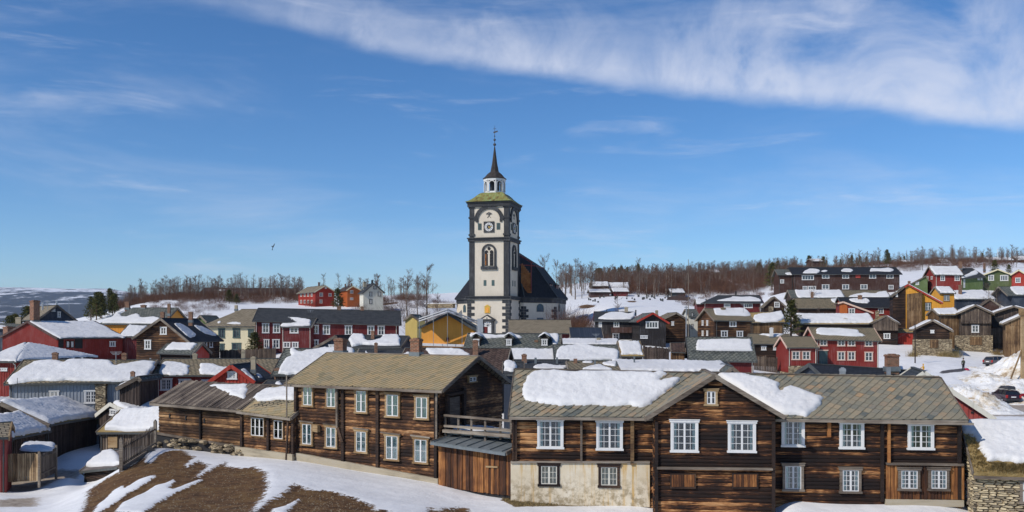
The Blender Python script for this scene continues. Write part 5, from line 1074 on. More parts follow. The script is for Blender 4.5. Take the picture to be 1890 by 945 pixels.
# --- yellow house, dormer house and the flat snow roofs in the middle
YH = H('yellow_house', 'ochre yellow gabled house wrapped in a scaffold cover, with a round vent hole', 'house', 'y', (778, 118), (877, 117), (604, 610), 578, 11, OCHRE, SL_GR, rot=-2, rf=.5, ov=.35, og=.4, faces='FL', barge=GREYP)
panel(YH, 'F', [(824,623),(828.5,623),(828.5,629),(824,629)][::-1], .0, .12, 'round_vent', DRED); panel(YH, 'F', [(776,633),(860,636),(860,640),(776,638)][::-1], .0, .5, 'snow_ledge', SNOW)
sc_ = thing('scaffold', 'white tubular scaffold frame with grey sheet over the yellow gabled house', 'scaffold', W(826, 640, 116)); sl_ = sc_.location
def sp_(px, py, Y): return W(px, py, Y)-sl_
ms = []
for (x, y0) in ((774,586),(800,580),(826,572),(853,582),(880,592)):
    for Yd in (115.4, 124): m = MB(); m.tube(sp_(x, 640, Yd), sp_(x, y0-3, Yd), .035, n=5); m.build('upright', GALV, sc_)
for Yd in (115.4, 119.5, 124):
    m = MB(); m.tube(sp_(773, 589, Yd), sp_(826, 571, Yd), .09, n=5); m.tube(sp_(826, 571, Yd), sp_(882, 593, Yd), .09, n=5); m.tube(sp_(773, 593, Yd), sp_(826, 575.5, Yd), .09, n=5); m.tube(sp_(826, 575.5, Yd), sp_(882, 597, Yd), .09, n=5)
    for i in range(12):
        t_ = i/12; x = lerp(773, 882, t_); yy = 589-(x-773)*.34 if x < 826 else 571+(x-826)*.393; m.tube(sp_(x, yy, Yd), sp_(x+4.5, yy+4, Yd), .05, n=4)
    m.build('truss', GALV, sc_)
m = MB(); P = [sp_(773, 588, 124), sp_(773, 588, 115.6), sp_(826, 570.5, 115.6), sp_(826, 570.5, 124)]; m.prism(P, (0, 0, .05)); P = [sp_(826, 570.5, 124), sp_(826, 570.5, 119.6), sp_(882, 592.5, 119.6), sp_(882, 592.5, 124)]; m.prism(P, (0, 0, .05)); m.build('roof_sheeting', GALV, sc_)
m = MB(); m.prism([sp_(881, 614, 114.5), sp_(891.5, 614, 114), sp_(891.5, 588, 114), sp_(881, 588, 114.5)], (0, .05, 0)); m.build('grey_tarpaulin', BLUEG, sc_)
H('pale_yellow_shed', 'small pale yellow house with grey gable roof beside the scaffolded yellow house', 'house', 'y', (748, 152), (770, 150), (591, 590), 580, 6, PALEY, SL_GR, ov=.25, og=.2)
H('shingled_red_barn', 'long olive shingle roof over a low red wall at the foot of the church', 'barn', 'x', (941, 140), (1053, 140), (614, 615), (590, 590.5), 8, DRED, SL_BE, ov=.35, og=.2, clad='v')
H('navy_roof_shed', 'plain navy-blue sheet roof beside the shingled red barn', 'shed', 'x', (1054, 138), (1112, 138), (623, 623), (604.5, 604.5), 6, PWD, SL_NV, ov=.3, og=.1)
DH = H('dormer_house', 'grey slate house with three small snow-capped dormers', 'house', 'x', (860, 108), (1030, 107), (642, 643), (615, 617), 7, PWD, SL_GR, ov=.3, og=.25, faces='F', chim=[(986,993.5,628,639,BRICK,.2),(1024,1030,635,645,BRICK,.15)], snow=[('f', [(868,622),(869,616),(900,618),(925,620),(945,617),(965,623),(950,625),(925,623),(900,625)], .35), ('f', [(1010,617),(1031,617),(1030,640),(1022,641),(1018,628)], .35)])
for (x0, x1) in ((873, 886), (933, 946), (998, 1012)):
    P = plane_basis(DH.pl['f']); p = hit(DH, (x0+x1)/2, 638, P[0], P[3]); w_ = (x1-x0)/F*108; m = MB()
    m.box((p.x-w_/2, p.y-.1, p.z-.2), (p.x+w_/2, p.y+2.4, p.z+.85)); m.prism([(p.x-w_/2, p.y-.1, p.z+.85), (p.x+w_/2, p.y-.1, p.z+.85), (p.x, p.y-.1, p.z+1.25)], (0, 2.5, 0)); d_ = m.build('dormer', DKW, DH.root)
    m = MB(); 
    for s_ in (-1, 1): m.beam((p.x+s_*(w_/2+.15), p.y+1.1, p.z+.85), (p.x, p.y+1.1, p.z+1.4), 2.7, .08)
    m.build('dormer_roof', SL_GR, d_)
    co, hh, f = snow_sheet([(-w_*.75, -.3), (w_*.75, -.3), (w_*.75, 2.6), (-w_*.75, 2.6)], .28, .3, .12, seed=int(x0)); m = MB(); m.add([(p.x+c[0], p.y+c[1], p.z+1.46+z-abs(c[0])*.62) for c, z in zip(co, hh)], f); m.build('dormer_snow', SNOW, d_, smooth=True)
    put_window(d_, Vector((p.x, p.y-.12, p.z+.4)), 0, w_*.8, .8, 'w')
H('flat_snow_house', 'long low roof fully covered by smooth snow in front of the dormers', 'house', 'x', (931, 98), (1027, 98), (668, 668), (643, 644), 7, PWD, SL_BR, ov=.2, og=.1, snow=[('f', 'full', .4)])
H('bumpy_snow_roof_house', 'slate roof with a domed snow field and grey gable edge beside the flat snow roof', 'house', 'x', (1027, 97), (1142, 97), (667, 667), (636, 636.5), 7.5, PWD, SL_GR, ov=.3, og=.2, snow=[('f', [(1027,665),(1028,647),(1036,640),(1050,638),(1080,637),(1100,641),(1120,643),(1138,646),(1143,650),(1141,663),(1100,664)], .4)], barge=GREYP)
H('rear_snow_strip_house', 'thin bright strip of snow roof with a squat brick chimney behind the domed snow field', 'house', 'x', (1034, 118), (1146, 118), (636, 636), (625.5, 625.5), 7, PWD, SL_GR, ov=.2, og=.1, snow=[('f', 'full', .35)], chim=[(1101,1109,624,636,CONC,.3)])
H('thatched_edge_house', 'snow roof with brown turf eaves next to the plank fence', 'house', 'x', (1148, 112), (1186, 112), (657, 657), (629, 629), 7, PWD, TURF, ov=.3, og=.15, snow=[('f', ('m', .1, .1, .35, .05), .4)])
H('charcoal_low_roof', 'low charcoal felt roof with a brick chimney and two vents behind the long ridge', 'house', 'x', (950, 78), (1052, 78), (682, 682), (664, 664), 6, DBLUE, SL_DK, ov=.2, og=.1, chim=[(962,973,654,672,BRICK,.3),(986,991,660,671,METAL,.3,False),(1026,1030,659.5,671,METAL,.3,False)], snow=[('f', [(985,676),(1005,672),(1025,675),(1048,675),(1040,680),(990,680)], .2)])
H('slate_low_roof', 'low olive slate roof with three vents and snow mounds behind the long ridge', 'house', 'x', (1052, 76), (1142, 76), (684, 684), (666.5, 667), 6, DBLUE, SL_OL, ov=.2, og=.1, chim=[(1058,1066,662,669,BRICK,.4,False),(1096,1100,664,674,METAL,.3,False),(1119,1123,664,671,METAL,.45,False),(1136,1140,668,677,METAL,.25,False)], snow=[('f', [(1075,682),(1088,677),(1108,674),(1120,679),(1130,683)], .3), ('f', [(1074,668),(1092,667),(1092,670),(1078,670)], .2), ('f', [(1110,670),(1136,668),(1142,672),(1136,676),(1120,674)], .25)])
H('long_snow_roof_house', 'long even snow roof with a square metal flue right behind the cross gable', 'house', 'x', (1140, 82), (1357, 82), (685, 686), (664.5, 668), 7.5, DRED, SL_DK, ov=.2, og=.15, snow=[('f', ('m', .0, .5, .0, .0), .4)], chim=[(1169,1172.5,658,680,METAL,.3,False),(1328,1339,671,686,GALV,.25)])
H('grey_dormer_gable', 'small grey gable peeking above the ridge beside the square metal flue', 'gable', 'y', (1341, 76), (1362, 75), (688, 688), 677, 4, GREYP, SL_GR, ov=.1, og=.1, walls=True, snow=[('r', 'full', .15)])
FH = H('grey_slate_snowguard_house', 'grey slate roofed red house with a rectangular snow slab held by a snow guard', 'house', 'x', (1277, 112), (1390, 110), (665, 667), (622, 622.5), 9, DRED, SL_GR, ov=.4, og=.4, snow=[('f', [(1286,646),(1285,636),(1288,628),(1310,628),(1340,626.5),(1384,627),(1387,640),(1387,648),(1340,648)], .5)], clad='v', faces='FR', barge=GREYP)
O_, ex_, ey_, n_ = plane_basis(FH.pl['f']); m = MB()
m.beam(O_+ex_*.4+ey_*1.9+n_*.2, O_+ex_*7.4+ey_*1.9+n_*.2, .05, .06)
for i in range(16): m.beam(O_+ex_*(.5+i*.45)+ey_*1.9, O_+ex_*(.5+i*.45)+ey_*1.9+n_*.25, .04, .04)
m.build('snow_guard', IRON, FH.root)
H('rust_roof_hut', 'small hut with rust-brown roof by the plank fence and the grey slate house', 'hut', 'x', (1241, 118), (1263, 117), (649, 650), (633, 632), 4, PLKG if False else PW, SL_BR, ov=.25, og=.15, clad='v')
# --- dark houses under the snow field
H('black_balcony_house', 'black boarded house with snow on its dark roof and a brown balcony', 'house', 'x', (1098, 160), (1168, 158), (592, 593), (575, 575.5), 9, BLACKP, SL_DK, ov=.4, og=.3, clad='v', faces='FL', barge=DRED, wins=[('F',1105,1111,593,604,'w'),('F',1132.5,1143,593,604,'w'),('F',1130.5,1143,615,627,'w')], chim=[(1152,1160,567,577,CONC),(1119,1121,570.5,577,IRON,.5,False),(1172,1175,572,577,IRON,.5,False)], snow=[('f', [(1104,588),(1116,581),(1126,577),(1145,577),(1160,580),(1186,576),(1182,584),(1165,589),(1130,590)], .45)])
bh = ALLH[-1]; panel(bh, 'F', [(1128,604),(1166,604),(1166,614),(1128,614)][::-1], .9, 1.0, 'balcony_front', DBROWN); panel(bh, 'F', [(1128,613),(1166,613),(1166,614.5),(1128,614.5)][::-1], .0, .9, 'balcony_floor', DBROWN)
H('dark_gable_house_red_barge', 'black-brown gable with red barge boards and a long four-pane window', 'house', 'y', (1180, 150), (1229, 148), (593, 596), 577, 10, BLACKP, SL_GR, rot=0, back=1164, ov=.5, og=.5, clad='v', faces='FL', barge=BRED, wins=[('F',1192,1215,593,606,'w4'),('F',1182,1195,619,625,'w4')], chim=[(1209,1215,573,581,CONC,.3)])
H('small_log_storehouse', 'small tan log storehouse with gable front above a white ramp, between dark gable and pole', 'storehouse', 'y', (1229, 157), (1266, 157), (587, 590), 576.5, 8, LW, SL_OL, ov=.35, og=.4, clad='h', faces='F', wins=[('F',1239,1244,593,601,'w')], snow=[('r', 'full', .3)])
H('narrow_white_house', 'narrow pale white gabled house beside the lamp pole and the snow-roofed log house', 'house', 'x', (1273, 160), (1290, 160), (583, 586), (570.5, 571), 7, OFFW, SL_GR, ov=.25, og=.2, faces='F', wins=[('F',1276,1279,577,588,'k'),('F',1276,1279,598,607,'k')])
LH = H('log_house_turf_roof', 'tan log house with mossy roof half under snow and a rubble stack', 'house', 'x', (1321, 150), (1387, 149), (591, 592), (569, 569.5), 8, LW, SL_OL, rot=10, back=1288, ov=.35, og=.4, clad='h', faces='FL', wins=[('F',1346,1359,592.5,603.5,'w'),('F',1330.5,1343,610,622.5,'w'),('F',1359.5,1371,610.5,622.5,'w'),('L',1296,1299,591,601,'w'),('L',1304.5,1307.5,591,601,'w'),('L',1296,1299,610,620,'w'),('L',1304.5,1307.5,610,620,'w')], chim=[(1330,1339,568,577,STONE,.4)], snow=[('f', [(1321,581),(1318,573),(1318,569),(1389,569),(1387,583),(1350,583)], .4)])
H('dark_red_hill_house', 'wide dark red house with low charcoal roof, snow streak and black chimney', 'house', 'x', (1300, 205), (1404, 202), (559, 559), (545, 545), 12, DRED, SL_DK, ov=.6, og=.6, clad='v', faces='FL', barge=DRED, hip=(4, 0), wins=[('F',1336,1348,560,567.5,'w4'),('F',1373,1389,559.5,568.5,'w4')], chim=[(1356,1360,538,546,BLACKP)], snow=[('f', [(1323,555),(1345,551),(1352,548),(1370,549),(1385,548),(1402,552),(1403,556),(1360,556)], .4)])
H('snow_annex', 'short snow-roofed red annex at the end of the wide dark red house', 'annex', 'x', (1286, 208), (1304, 206), (561, 561), (552, 552), 7, DRED, SL_DK, ov=.4, og=.2, snow=[('f', 'full', .3)])
H('small_log_gable', 'small grey log gable with white window and rubble chimney above the snow lean-to', 'house', 'y', (1410, 190), (1448, 187), (567, 566), 547.5, 9, LWD, SL_OL, ov=.35, og=.3, clad='h', faces='F', wins=[('F',1429,1439,557,567.5,'w')], chim=[(1418,1428,565.5,582,STONE,-.05)], snow=[('r', 'full', .3)])
H('snow_lean_to', 'plank barn with deep sagging snow roof left of the pine tree', 'barn', 'x', (1388, 162), (1446, 160), (595, 594), (577, 575), 7, PW, TURF, ov=.35, og=.2, clad='v', snow=[('f', [(1391,593),(1391,583),(1405,580),(1425,578),(1440,575),(1450,575),(1448,588),(1436,594),(1410,595)], .7)])
H('olive_slate_house', 'brown house with wide olive slate roof and brick chimney behind the pine', 'house', 'x', (1474, 195), (1550, 193), (569, 569), (550.5, 551), 9, LWD, SL_OL, ov=.4, og=.3, chim=[(1496,1502,539,551)], snow=[('f', [(1533,552),(1545,551),(1550,554),(1541,559),(1535,556)], .3)])
H('snow_ridge_house', 'snow-covered gable roof under the long brown apartment house', 'house', 'x', (1462, 215), (1558, 213), (549.5, 549.5), (535, 535), 9, LWD, SL_GR, ov=.3, og=.3, snow=[('f', ('m', 1.6, .2, .1, .1), .4)])
H('patchy_snow_ridge_house', 'grey roof with drifting snow left along its eaves, beside the snow-covered gable roof', 'house', 'x', (1558, 216), (1643, 214), (550, 550), (535.5, 536), 9, LWD, SL_OL, ov=.3, og=.3, snow=[('f', [(1566,548),(1575,544),(1595,541),(1615,542),(1622,539),(1636,538),(1642,548),(1600,549)], .4)])
OR = H('orange_red_house', 'house with orange boarded front and red lean wall under a sweeping white barge', 'house', 'y', (1549, 177), (1609, 177), (559, 577), 556.5, 9, RED, SL_DK, rf=.12, ov=.3, og=.35, clad='v', faces='F', barge=SALMON, wins=[('F',1566,1578,569,580,'w')])
panel(OR, 'F', [(1549.5,560),(1564,560.5),(1564,580),(1549.5,580)][::-1], .05, .1, 'orange_boards', ORANGE)
H('red_house_black_roof', 'red house with long black roof, red chimney and a small snow oval', 'house', 'x', (1558, 190), (1660, 187), (566, 568), (548.5, 549), 9, RED, SL_BK, ov=.35, og=.3, clad='v', faces='F', barge=GREYP, wins=[('F',1620.5,1631,569,579,'w'),('F',1642.5,1654.5,569,583.5,'w')], chim=[(1583,1591.5,545,561,BRICK,.35)], snow=[('f', [(1567,552),(1580,550),(1600,551),(1606,556),(1600,560),(1585,559),(1572,556)], .4)])
H('turf_snow_longhouse', 'long low log building with turf eaves under a continuous snow roof above the red house', 'barn', 'x', (1478, 172), (1612, 170), (598, 598), (579.5, 579.5), 8, LWD, TURF, ov=.4, og=.3, snow=[('f', ('m', .1, .1, .35, .0), .6)], chim=[(1556,1564,588,600,CONC,.15)])
GB = H('overhanging_log_barn', 'log barn with a grey boarded overhanging gable and one white window', 'barn', 'y', (1612, 166), (1657, 163), (596, 598), 582, 9, LWD, TURF, ov=.4, og=.7, clad='h', faces='F', wins=[('F',1631,1643,615,625.5,'w')], snow=[('r', 'full', .35)], chim=[(1615,1623,574,590,STONE,.6)])
panel(GB, 'F', [(1611,593),(1634,584),(1657,594),(1657,610),(1611,610)][::-1], .1, .6, 'gable_boards', PWG)
H('red_plank_gate_shed', 'bright red boarded shed wall between the log barn and the stone cellar barn', 'shed', 'x', (1658, 166), (1686, 165), (613, 613), (607, 607), 4, BRED, TURF, ov=.15, og=.1, clad='v')
H('low_log_cottage', 'low dark log cottage with olive slate roof, white chimney and two square white windows', 'house', 'x', (1391, 135), (1460, 133), (634, 635), (616, 616.5), 7, LWD, SL_OL, ov=.3, og=.3, clad='h', faces='F', wins=[('F',1405,1414,638.5,646.5,'w'),('F',1427,1434,638.5,646.5,'w')], chim=[(1420,1427.5,605,622,WHITE,.3)], snow=[('f', [(1400,617),(1420,616),(1446,616),(1440,620),(1428,622),(1412,619)], .35)])
K1 = H('red_house_six_windows', 'two-storey red house with olive roof, long snow slab and a grey door up steps', 'house', 'x', (1507, 128), (1621, 126), (626, 629), (603.5, 605), 8, RED, rot=-2, back=1486, roof=SL_OL, ov=.35, og=.35, clad='v', faces='FL', barge=SALMON,
  wins=[('F',a,b,c,d,'p') for a,b,c,d in ((1512,1527,625.5,639),(1545,1560,626,639.5),(1564,1578.5,626,639.5),(1595.5,1611,627,640),(1545,1560,648,665.5),(1564,1578.5,648,665.5),(1595.5,1611,649,667))], snow=[('f', [(1507,615),(1506,607),(1512,604.5),(1550,606),(1583,609),(1585,614),(1599,620),(1580,621),(1520,618)], .35)])
dd = panel(K1, 'F', [(1511.5,647),(1527,647),(1527,673),(1511.5,673)][::-1], .02, .1, 'door', TEAL); panel(K1, 'F', [(1510,645.5),(1528.5,645.5),(1528.5,647.5),(1510,647.5)][::-1], .02, .14, 'door_head', SALMON)
panel(K1, 'F', [(1503,673),(1533,673),(1533,690),(1503,690)][::-1], .0, 1.2, 'stone_steps', STONE)
K2 = H('small_red_house_stone_base', 'small red house on a rubble base, joined to the two-storey red house', 'house', 'x', (1455, 124), (1507, 123), (641, 641), (620.5, 621), 6.5, RED, SL_OL, rot=0, back=1433, ov=.3, og=.25, clad='v', faces='FL', barge=SALMON, wins=[('F',1461,1476.5,647.5,664.5,'p'),('F',1480,1495.5,647.5,664.5,'p')])
panel(K2, 'F', [(1455,675),(1507,675),(1507,700),(1455,697)][::-1], .02, .2, 'stone_base', STONE); m = MB(); m.box((-.2, .0, -1), (-.02, K2.D, .55)); m.build('stone_base', STONE, K2.root)
# --- right hand side
H('charcoal_roof_house', 'wide charcoal roof with a squat brick chimney and metal vent just behind the long building', 'house', 'x', (1528, 66), (1720, 66), (700, 702), (671, 684), 7, DBLUE, SL_BK, ov=.3, og=.2, chim=[(1633,1659,654,679,BRICK,.3),(1636,1644,678,687,GALV,.2,False)], barge=GREYP)
KB = H('red_gable_shed', 'faded red boarded gable with pale barge boards beside the end of the long building', 'house', 'y', (1590, 57.5), (1823, 56.5), (771, 772), 685.5, 5, PINKR, SL_DK, ov=.35, og=.35, clad='v', faces='F', barge=OFFW, snow=[('r', 'full', .1)])
panel(KB, 'F', [(1792,759),(1796.5,759),(1796.5,763),(1792,763)][::-1], .0, .08, 'cat_hatch', DARK)
YP = H('yellow_gable_house', 'yellow house with red barge boards, brown plank stair tower and snow on the roof behind', 'house', 'y', (1672, 175), (1737, 168), (529, 559), 524.5, 11, YELL, SL_DK, rf=.06, ov=.25, og=.35, clad='v', faces='F', barge=BRED, wins=[('F',1707,1719,558,573.5,'k')], snow=[('r', 'full', .4)], chim=[(1675,1681,519,529,BRICK,.2)])
panel(YP, 'F', [(1673.5,543),(1701,540),(1701,618),(1673.5,618)][::-1], .1, .9, 'plank_stair_tower', PW)
H('log_side_of_yellow_house', 'dark log wing with steep roof edge on the side of the yellow gable house', 'house', 'y', (1648, 176), (1673, 175), (547, 527), 526.5, 9, LWD, SL_GR, rf=.97, ov=.3, og=.25, clad='h', faces='F', wins=[('F',1653.5,1657,537,548,'w')])
H('yellow_rear_wing', 'yellow rear wing with a boxy bay window under snow behind the yellow gable house', 'house', 'x', (1736, 182), (1761, 180), (541, 541), (529, 529), 6, YELL, SL_DK, ov=.3, og=.2, clad='v', faces='FR', wins=[('F',1741,1753,544,556,'y')], snow=[('f', 'full', .5)])
H('red_hill_house', 'red hill house with heavy snow roof and brick chimney beside the green house', 'house', 'x', (1727, 225), (1775, 223), (507, 508), (491.5, 492), 10, RED, SL_DK, rot=-7, back=1707, ov=.4, og=.4, clad='v', faces='FL', wins=[('F',1735.5,1744,508.5,518.5,'w'),('F',1762,1771,508.5,518.5,'w'),('L',1711,1714,510,516,'w'),('L',1718.5,1721.5,510,516,'w')], snow=[('f', 'full', .6)], chim=[(1769,1776,483,496)])
H('olive_roof_cottage', 'lime-green cottage with a mossy sloping roof left of the red hill house', 'house', 'y', (1686, 228), (1712, 226), (522, 518), 508.5, 8, BGREEN, SL_OL, rf=.9, ov=.3, og=.3, clad='v', faces='F', wins=[('F',1690,1696,520,526,'w')])
H('green_house', 'dark green gabled house with two white triple windows on the hill', 'house', 'y', (1816, 226), (1867, 220), (508, 508), 496.5, 12, GREEN, SL_OL, ov=.5, og=.5, clad='v', faces='F', barge=CREAM, wins=[('F',1824,1834.5,507.5,518,'w3'),('F',1846,1861,507.5,518.5,'w4')])
H('bright_green_wing', 'bright green wing with snow-striped roof and tall white corner windows beside the green gable', 'house', 'x', (1776, 224), (1815, 226), (514, 511), (496, 495), 10, BGREEN, SL_DK, ov=.5, og=.4, clad='v', faces='FL', wins=[('F',1778,1781,516,531,'pl'),('F',1804,1808,511,517,'w'),('F',1810,1813,511,517,'w')], snow=[('f', [(1774,512),(1792,503),(1803,498),(1812,498),(1806,505),(1790,510),(1780,513)], .4)], chim=[(1815,1819,486,498)])
H('edge_red_gable', 'red gable with pale barge boards and one square window at the picture edge', 'house', 'y', (1868, 222), (1892, 220), (507, 507), 497.5, 10, BRED, SL_OL, ov=.4, og=.4, clad='v', faces='F', barge=CREAM, wins=[('F',1874,1883.5,512.5,522,'w')])
H('grey_roof_snow_edge_house', 'grey roof house with thick snow slab below the square-windowed red gable', 'house', 'x', (1868, 192), (1930, 190), (545, 545), (529, 529), 9, DBLUE, SL_GR, ov=.3, og=1.0, snow=[('f', [(1864,530),(1895,530),(1895,543),(1874,543)], .5)])
H('snow_flat_house', 'low house almost drowned in snow behind the turf-roofed barns', 'house', 'x', (1765, 190), (1835, 190), (552, 552), (537, 536), 10, DBLUE, SL_GR, ov=.3, og=.3, snow=[('f', 'full', .6)], chim=[(1769,1775.5,526,545,BRICK,.2)])
H('brown_board_gable', 'little brown gable with vertical boards poking out of the snow behind the birches', 'shed', 'y', (1811, 176), (1844, 175), (564, 564), 551, 6, DBROWN, SL_BR, ov=.2, og=.2, clad='v', faces='F')
QB = H('turf_barn', 'two-level grey plank barn with turf and snow roof over a rubble base', 'barn', 'y', (1771, 160), (1829, 156), (578, 579), 562.5, 10, PWG, TURF, ov=.5, og=.8, t=.3, clad='v', faces='FL', snow=[('l', 'full', .4), ('r', 'full', .35)], wins=[('F',1793,1807,599.5,614,'w')])
panel(QB, 'F', [(1762,619),(1832,619),(1832,655),(1762,655)][::-1], .05, .35, 'rubble_base', STONE); panel(QB, 'F', [(1790,622),(1812,622),(1812,637),(1790,637)][::-1], .35, .45, 'cellar_door', PW)
panel(QB, 'F', [(1773,576),(1800,568),(1829,577),(1829,597),(1773,597)][::-1], .1, .45, 'upper_boards', PWG)
H('plank_barn_wing', 'tan plank wing with sagging turf eave left of the two-level plank barn', 'barn', 'x', (1733, 162), (1771, 160), (580, 580), (570, 568), 6, PW, TURF, ov=.4, og=.2, t=.25, clad='v', faces='FL', snow=[('f', 'full', .4)])
QR = H('right_turf_barn', 'brown barn with a dark open bay and double plank gate under snow and turf', 'barn', 'y', (1832, 162), (1910, 158), (579, 577), 564.5, 10, PWD, TURF, ov=.5, og=.6, t=.3, clad='v', faces='F', snow=[('l', 'full', .4), ('r', 'full', .4)])
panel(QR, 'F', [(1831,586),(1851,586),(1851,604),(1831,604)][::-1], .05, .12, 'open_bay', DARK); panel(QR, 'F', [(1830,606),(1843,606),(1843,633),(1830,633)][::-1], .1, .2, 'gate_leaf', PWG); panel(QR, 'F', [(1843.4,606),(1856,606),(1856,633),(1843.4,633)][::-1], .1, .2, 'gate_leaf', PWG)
H('front_turf_shed', 'low tan plank shed with grassy eave and snow dome in front of the open-bay barn', 'shed', 'y', (1856, 152), (1905, 150), (597, 596), 579, 6, PW, TURF, ov=.5, og=.3, t=.3, rf=.7, clad='v', faces='F', snow=[('l', 'full', .45)])
SB = H('stone_cellar_barn', 'small log hut with snow-rimmed gable on a rubble cellar with a plank door', 'barn', 'y', (1691, 152), (1752, 149), (608, 611), 590, 7, LWD, TURF, ov=.6, og=.5, t=.25, clad='h', faces='F', snow=[('l', 'full', .4), ('r', 'full', .35)], wins=[('F',1717.5,1724,609,615,'w')])
panel(SB, 'F', [(1684,626),(1757,626),(1757,662),(1684,662)][::-1], .05, .4, 'rubble_base', STONE); panel(SB, 'F', [(1716,627),(1731.5,627),(1731.5,642),(1716,642)][::-1], .4, .48, 'cellar_door', PW)
# --- apartment block and hill houses
AB = H('brown_apartment_block', 'long brown two-storey apartment block with black roof and snow ovals', 'apartment block', 'x', (1466, 250), (1660, 246), (506, 506), (493.5, 493), 12, DBROWN, SL_BK, ov=.5, og=.6, clad='v', faces='FR', barge=BLACKP,
  wins=[('F',1480,1502,508,517,'w4'),('F',1517,1530.5,506.5,514,'w'),('F',1554.5,1567,506.5,514,'w'),('F',1604,1617,505.5,514,'w'),('F',1636,1649,506.5,514,'w'),('F',1517,1530.5,525,534,'w'),('F',1554.5,1567,525,534,'w'),('F',1588,1601,525,534,'w'),('F',1640,1649,526,534,'w'),('F',1481.5,1490,528,535.5,'w'),('F',1491.5,1506,528,535,'w4')],
  snow=[('f', [(1482,504),(1487,499),(1495,496),(1508,497),(1514,500),(1508,504.5)], .4), ('f', [(1553,501),(1556,496),(1568,496),(1575,499),(1570,502)], .3), ('f', [(1606,501),(1608,495.5),(1625,496),(1640,494.5),(1650,498),(1644,501.5),(1620,500.5)], .35), ('f', [(1515,500.5),(1522,498.5),(1528,500),(1522,502)], .25)])
panel(AB, 'F', [(1579,506),(1588,506),(1588,513),(1579,513)][::-1], .1, .14, 'red_panel', BRED)
H('brown_side_house', 'smaller brown house with grey roof half hidden by birches beside the apartment block', 'house', 'x', (1438, 252), (1463, 251), (507, 507), (497, 497), 9, DBROWN, SL_GR, ov=.5, og=.5, clad='v', wins=[('F',1440,1447,516,523,'w')], snow=[('f', [(1449,504),(1462,503),(1464,507),(1453,507)], .3)])
for i, (x0, x1, ye, yr, Yd, lb, mt) in enumerate(((1093,1122,528,520,345,'dark brown hill cabin with snowy roof behind the tall birches','b'),(1118,1160,534,521,345,'wide dark red hill house with snow roof among the birches','dr'),(1090,1125,539,534,322,'low brown garage with snow roof at the edge of the snow field','b'),(1133,1159,538,532,322,'second low garage with snow roof, next to the red one','dr'),
      (1671,1690,484,480.5,440,'tiny snow-roofed cabin on the skyline above the red hill house','b'),(1719,1733,484,481,440,'tiny dark cabin on the skyline between two snow-roofed cabins','b'),(1738,1753,484,478.5,430,'tiny gabled cabin on the skyline left of the flagpole','b'),(1827,1870,480,475,430,'long snow-roofed cabin on the skyline by the flagpole','b'),(1500,1522,482,478,420,'low snow-roofed shelter on the skyline above the apartment block','b'),(1880,1898,480,473,430,'dark cabin on the skyline at the picture edge','b'),(1240,1262,540,533,330,'grey hut with white fence at the wood edge','g'),(1313,1328,503,498,480,'white patch of a cabin roof in the birch wood','g'))):
    H('hill_cabin', lb, 'cabin', 'x', (x0, Yd), (x1, Yd), ye, yr, 9, {'red': RED, 'dr': DRED, 'b': DBROWN, 'g': GREYP}[mt], SL_DK, ov=.5, og=.5, snow=[('f', 'full', .45)], group='cabins along the hill')
# --- houses on the rise at the back left
H('red_manor_house', 'bright red two-storey house with pale windows on the rise, left of the orange house', 'house', 'y', (582, 262), (617, 254), (539, 539), 526.5, 15, BRED, SL_BE, rot=31, back=551, ov=.5, og=.4, clad='v', faces='FL', barge=CREAM, wins=[('F',589.5,596,540,547.5,'p'),('F',606,612,541,547.5,'p'),('F',589.5,595,553,560,'p'),('F',599.5,603,529.5,533,'w')]+[('L',a,a+3.4,b,b+6.5,'p') for a in (554.5,561,567.5,574) for b in (541,553.5)], chim=[(587,590.5,521,530,BRICK,.6)])
H('orange_house', 'orange-brown gabled house with two pale windows on the rise', 'house', 'y', (641, 262), (665, 258), (535.5, 536), 527.5, 9,  rot=25, wall=ORANGE, roof=SL_BR, rf=.4, ov=.4, og=.4, clad='v', faces='FL', barge=CREAM, wins=[('F',646,652,535.5,542,'p'),('F',646,652,549,554,'p')], chim=[(647,650,523.5,529),(636,639,524,530)])
H('white_hill_house', 'white three-storey gabled house with dark windows on the rise', 'house', 'y', (671, 238), (707, 237), (541, 540), 523, 12, rot=24, back=664, wall=OFFW, roof=SL_DK, ov=.4, og=.4, faces='FL', clad='h', barge=GREYP, wins=[('F',681.5,687,538.5,547,'k'),('F',681.5,687,552,561,'k'),('F',689,695,528,534,'k'),('F',697,703,538.5,547,'k')], chim=[(670,676.5,520,531,CONC,.8),(685,689,517,526,IRON,.3)])
H('rear_apartment_house', 'long dark brown house seen through the birches on the skyline', 'apartment block', 'x', (370, 345), (540, 345), (540, 540), (531, 532), 12, DBROWN, SL_BR, ov=.4, og=.4, clad=None, snow=[('f', [(402,537),(408,534),(416,535),(414,538)], .3)])
# ================================================================== ground
def terr_grid(us, Ys):
    U, YY = np.meshgrid(us, Ys, indexing='ij'); X = (U*YY).ravel(); Y = YY.ravel(); return X, Y, ground_np(X, Y)
def px_world(poly):
    """photo outline on the ground -> plan positions, by walking each ray down to the terrain"""
    out = []
    Ys = np.exp(np.linspace(math.log(25), math.log(300), 900))
    for px, py in poly:
        u = (px-CX)/F; z = ground_np(u*Ys, Ys); r = (HY-py)/F*Ys; below = np.where(r < z)[0]; Yh = Ys[below[0]] if len(below) else 300; out.append((u*Yh, Yh))
    return out
def px_world_at(poly, lo, hi):
    out = []; Ys = np.linspace(lo, hi, 700)
    for px, py in poly:
        u = (px-CX)/F; z = ground_np(u*Ys, Ys); r = (HY-py)/F*Ys; b = np.where(r < z)[0]; Yh = Ys[b[0]] if len(b) else hi; out.append((u*Yh, Yh))
    return out
def sp2(a, ox, oy, k): return [(ox+x/k, oy+y/k) for x, y in a]
K1_ = 4.725
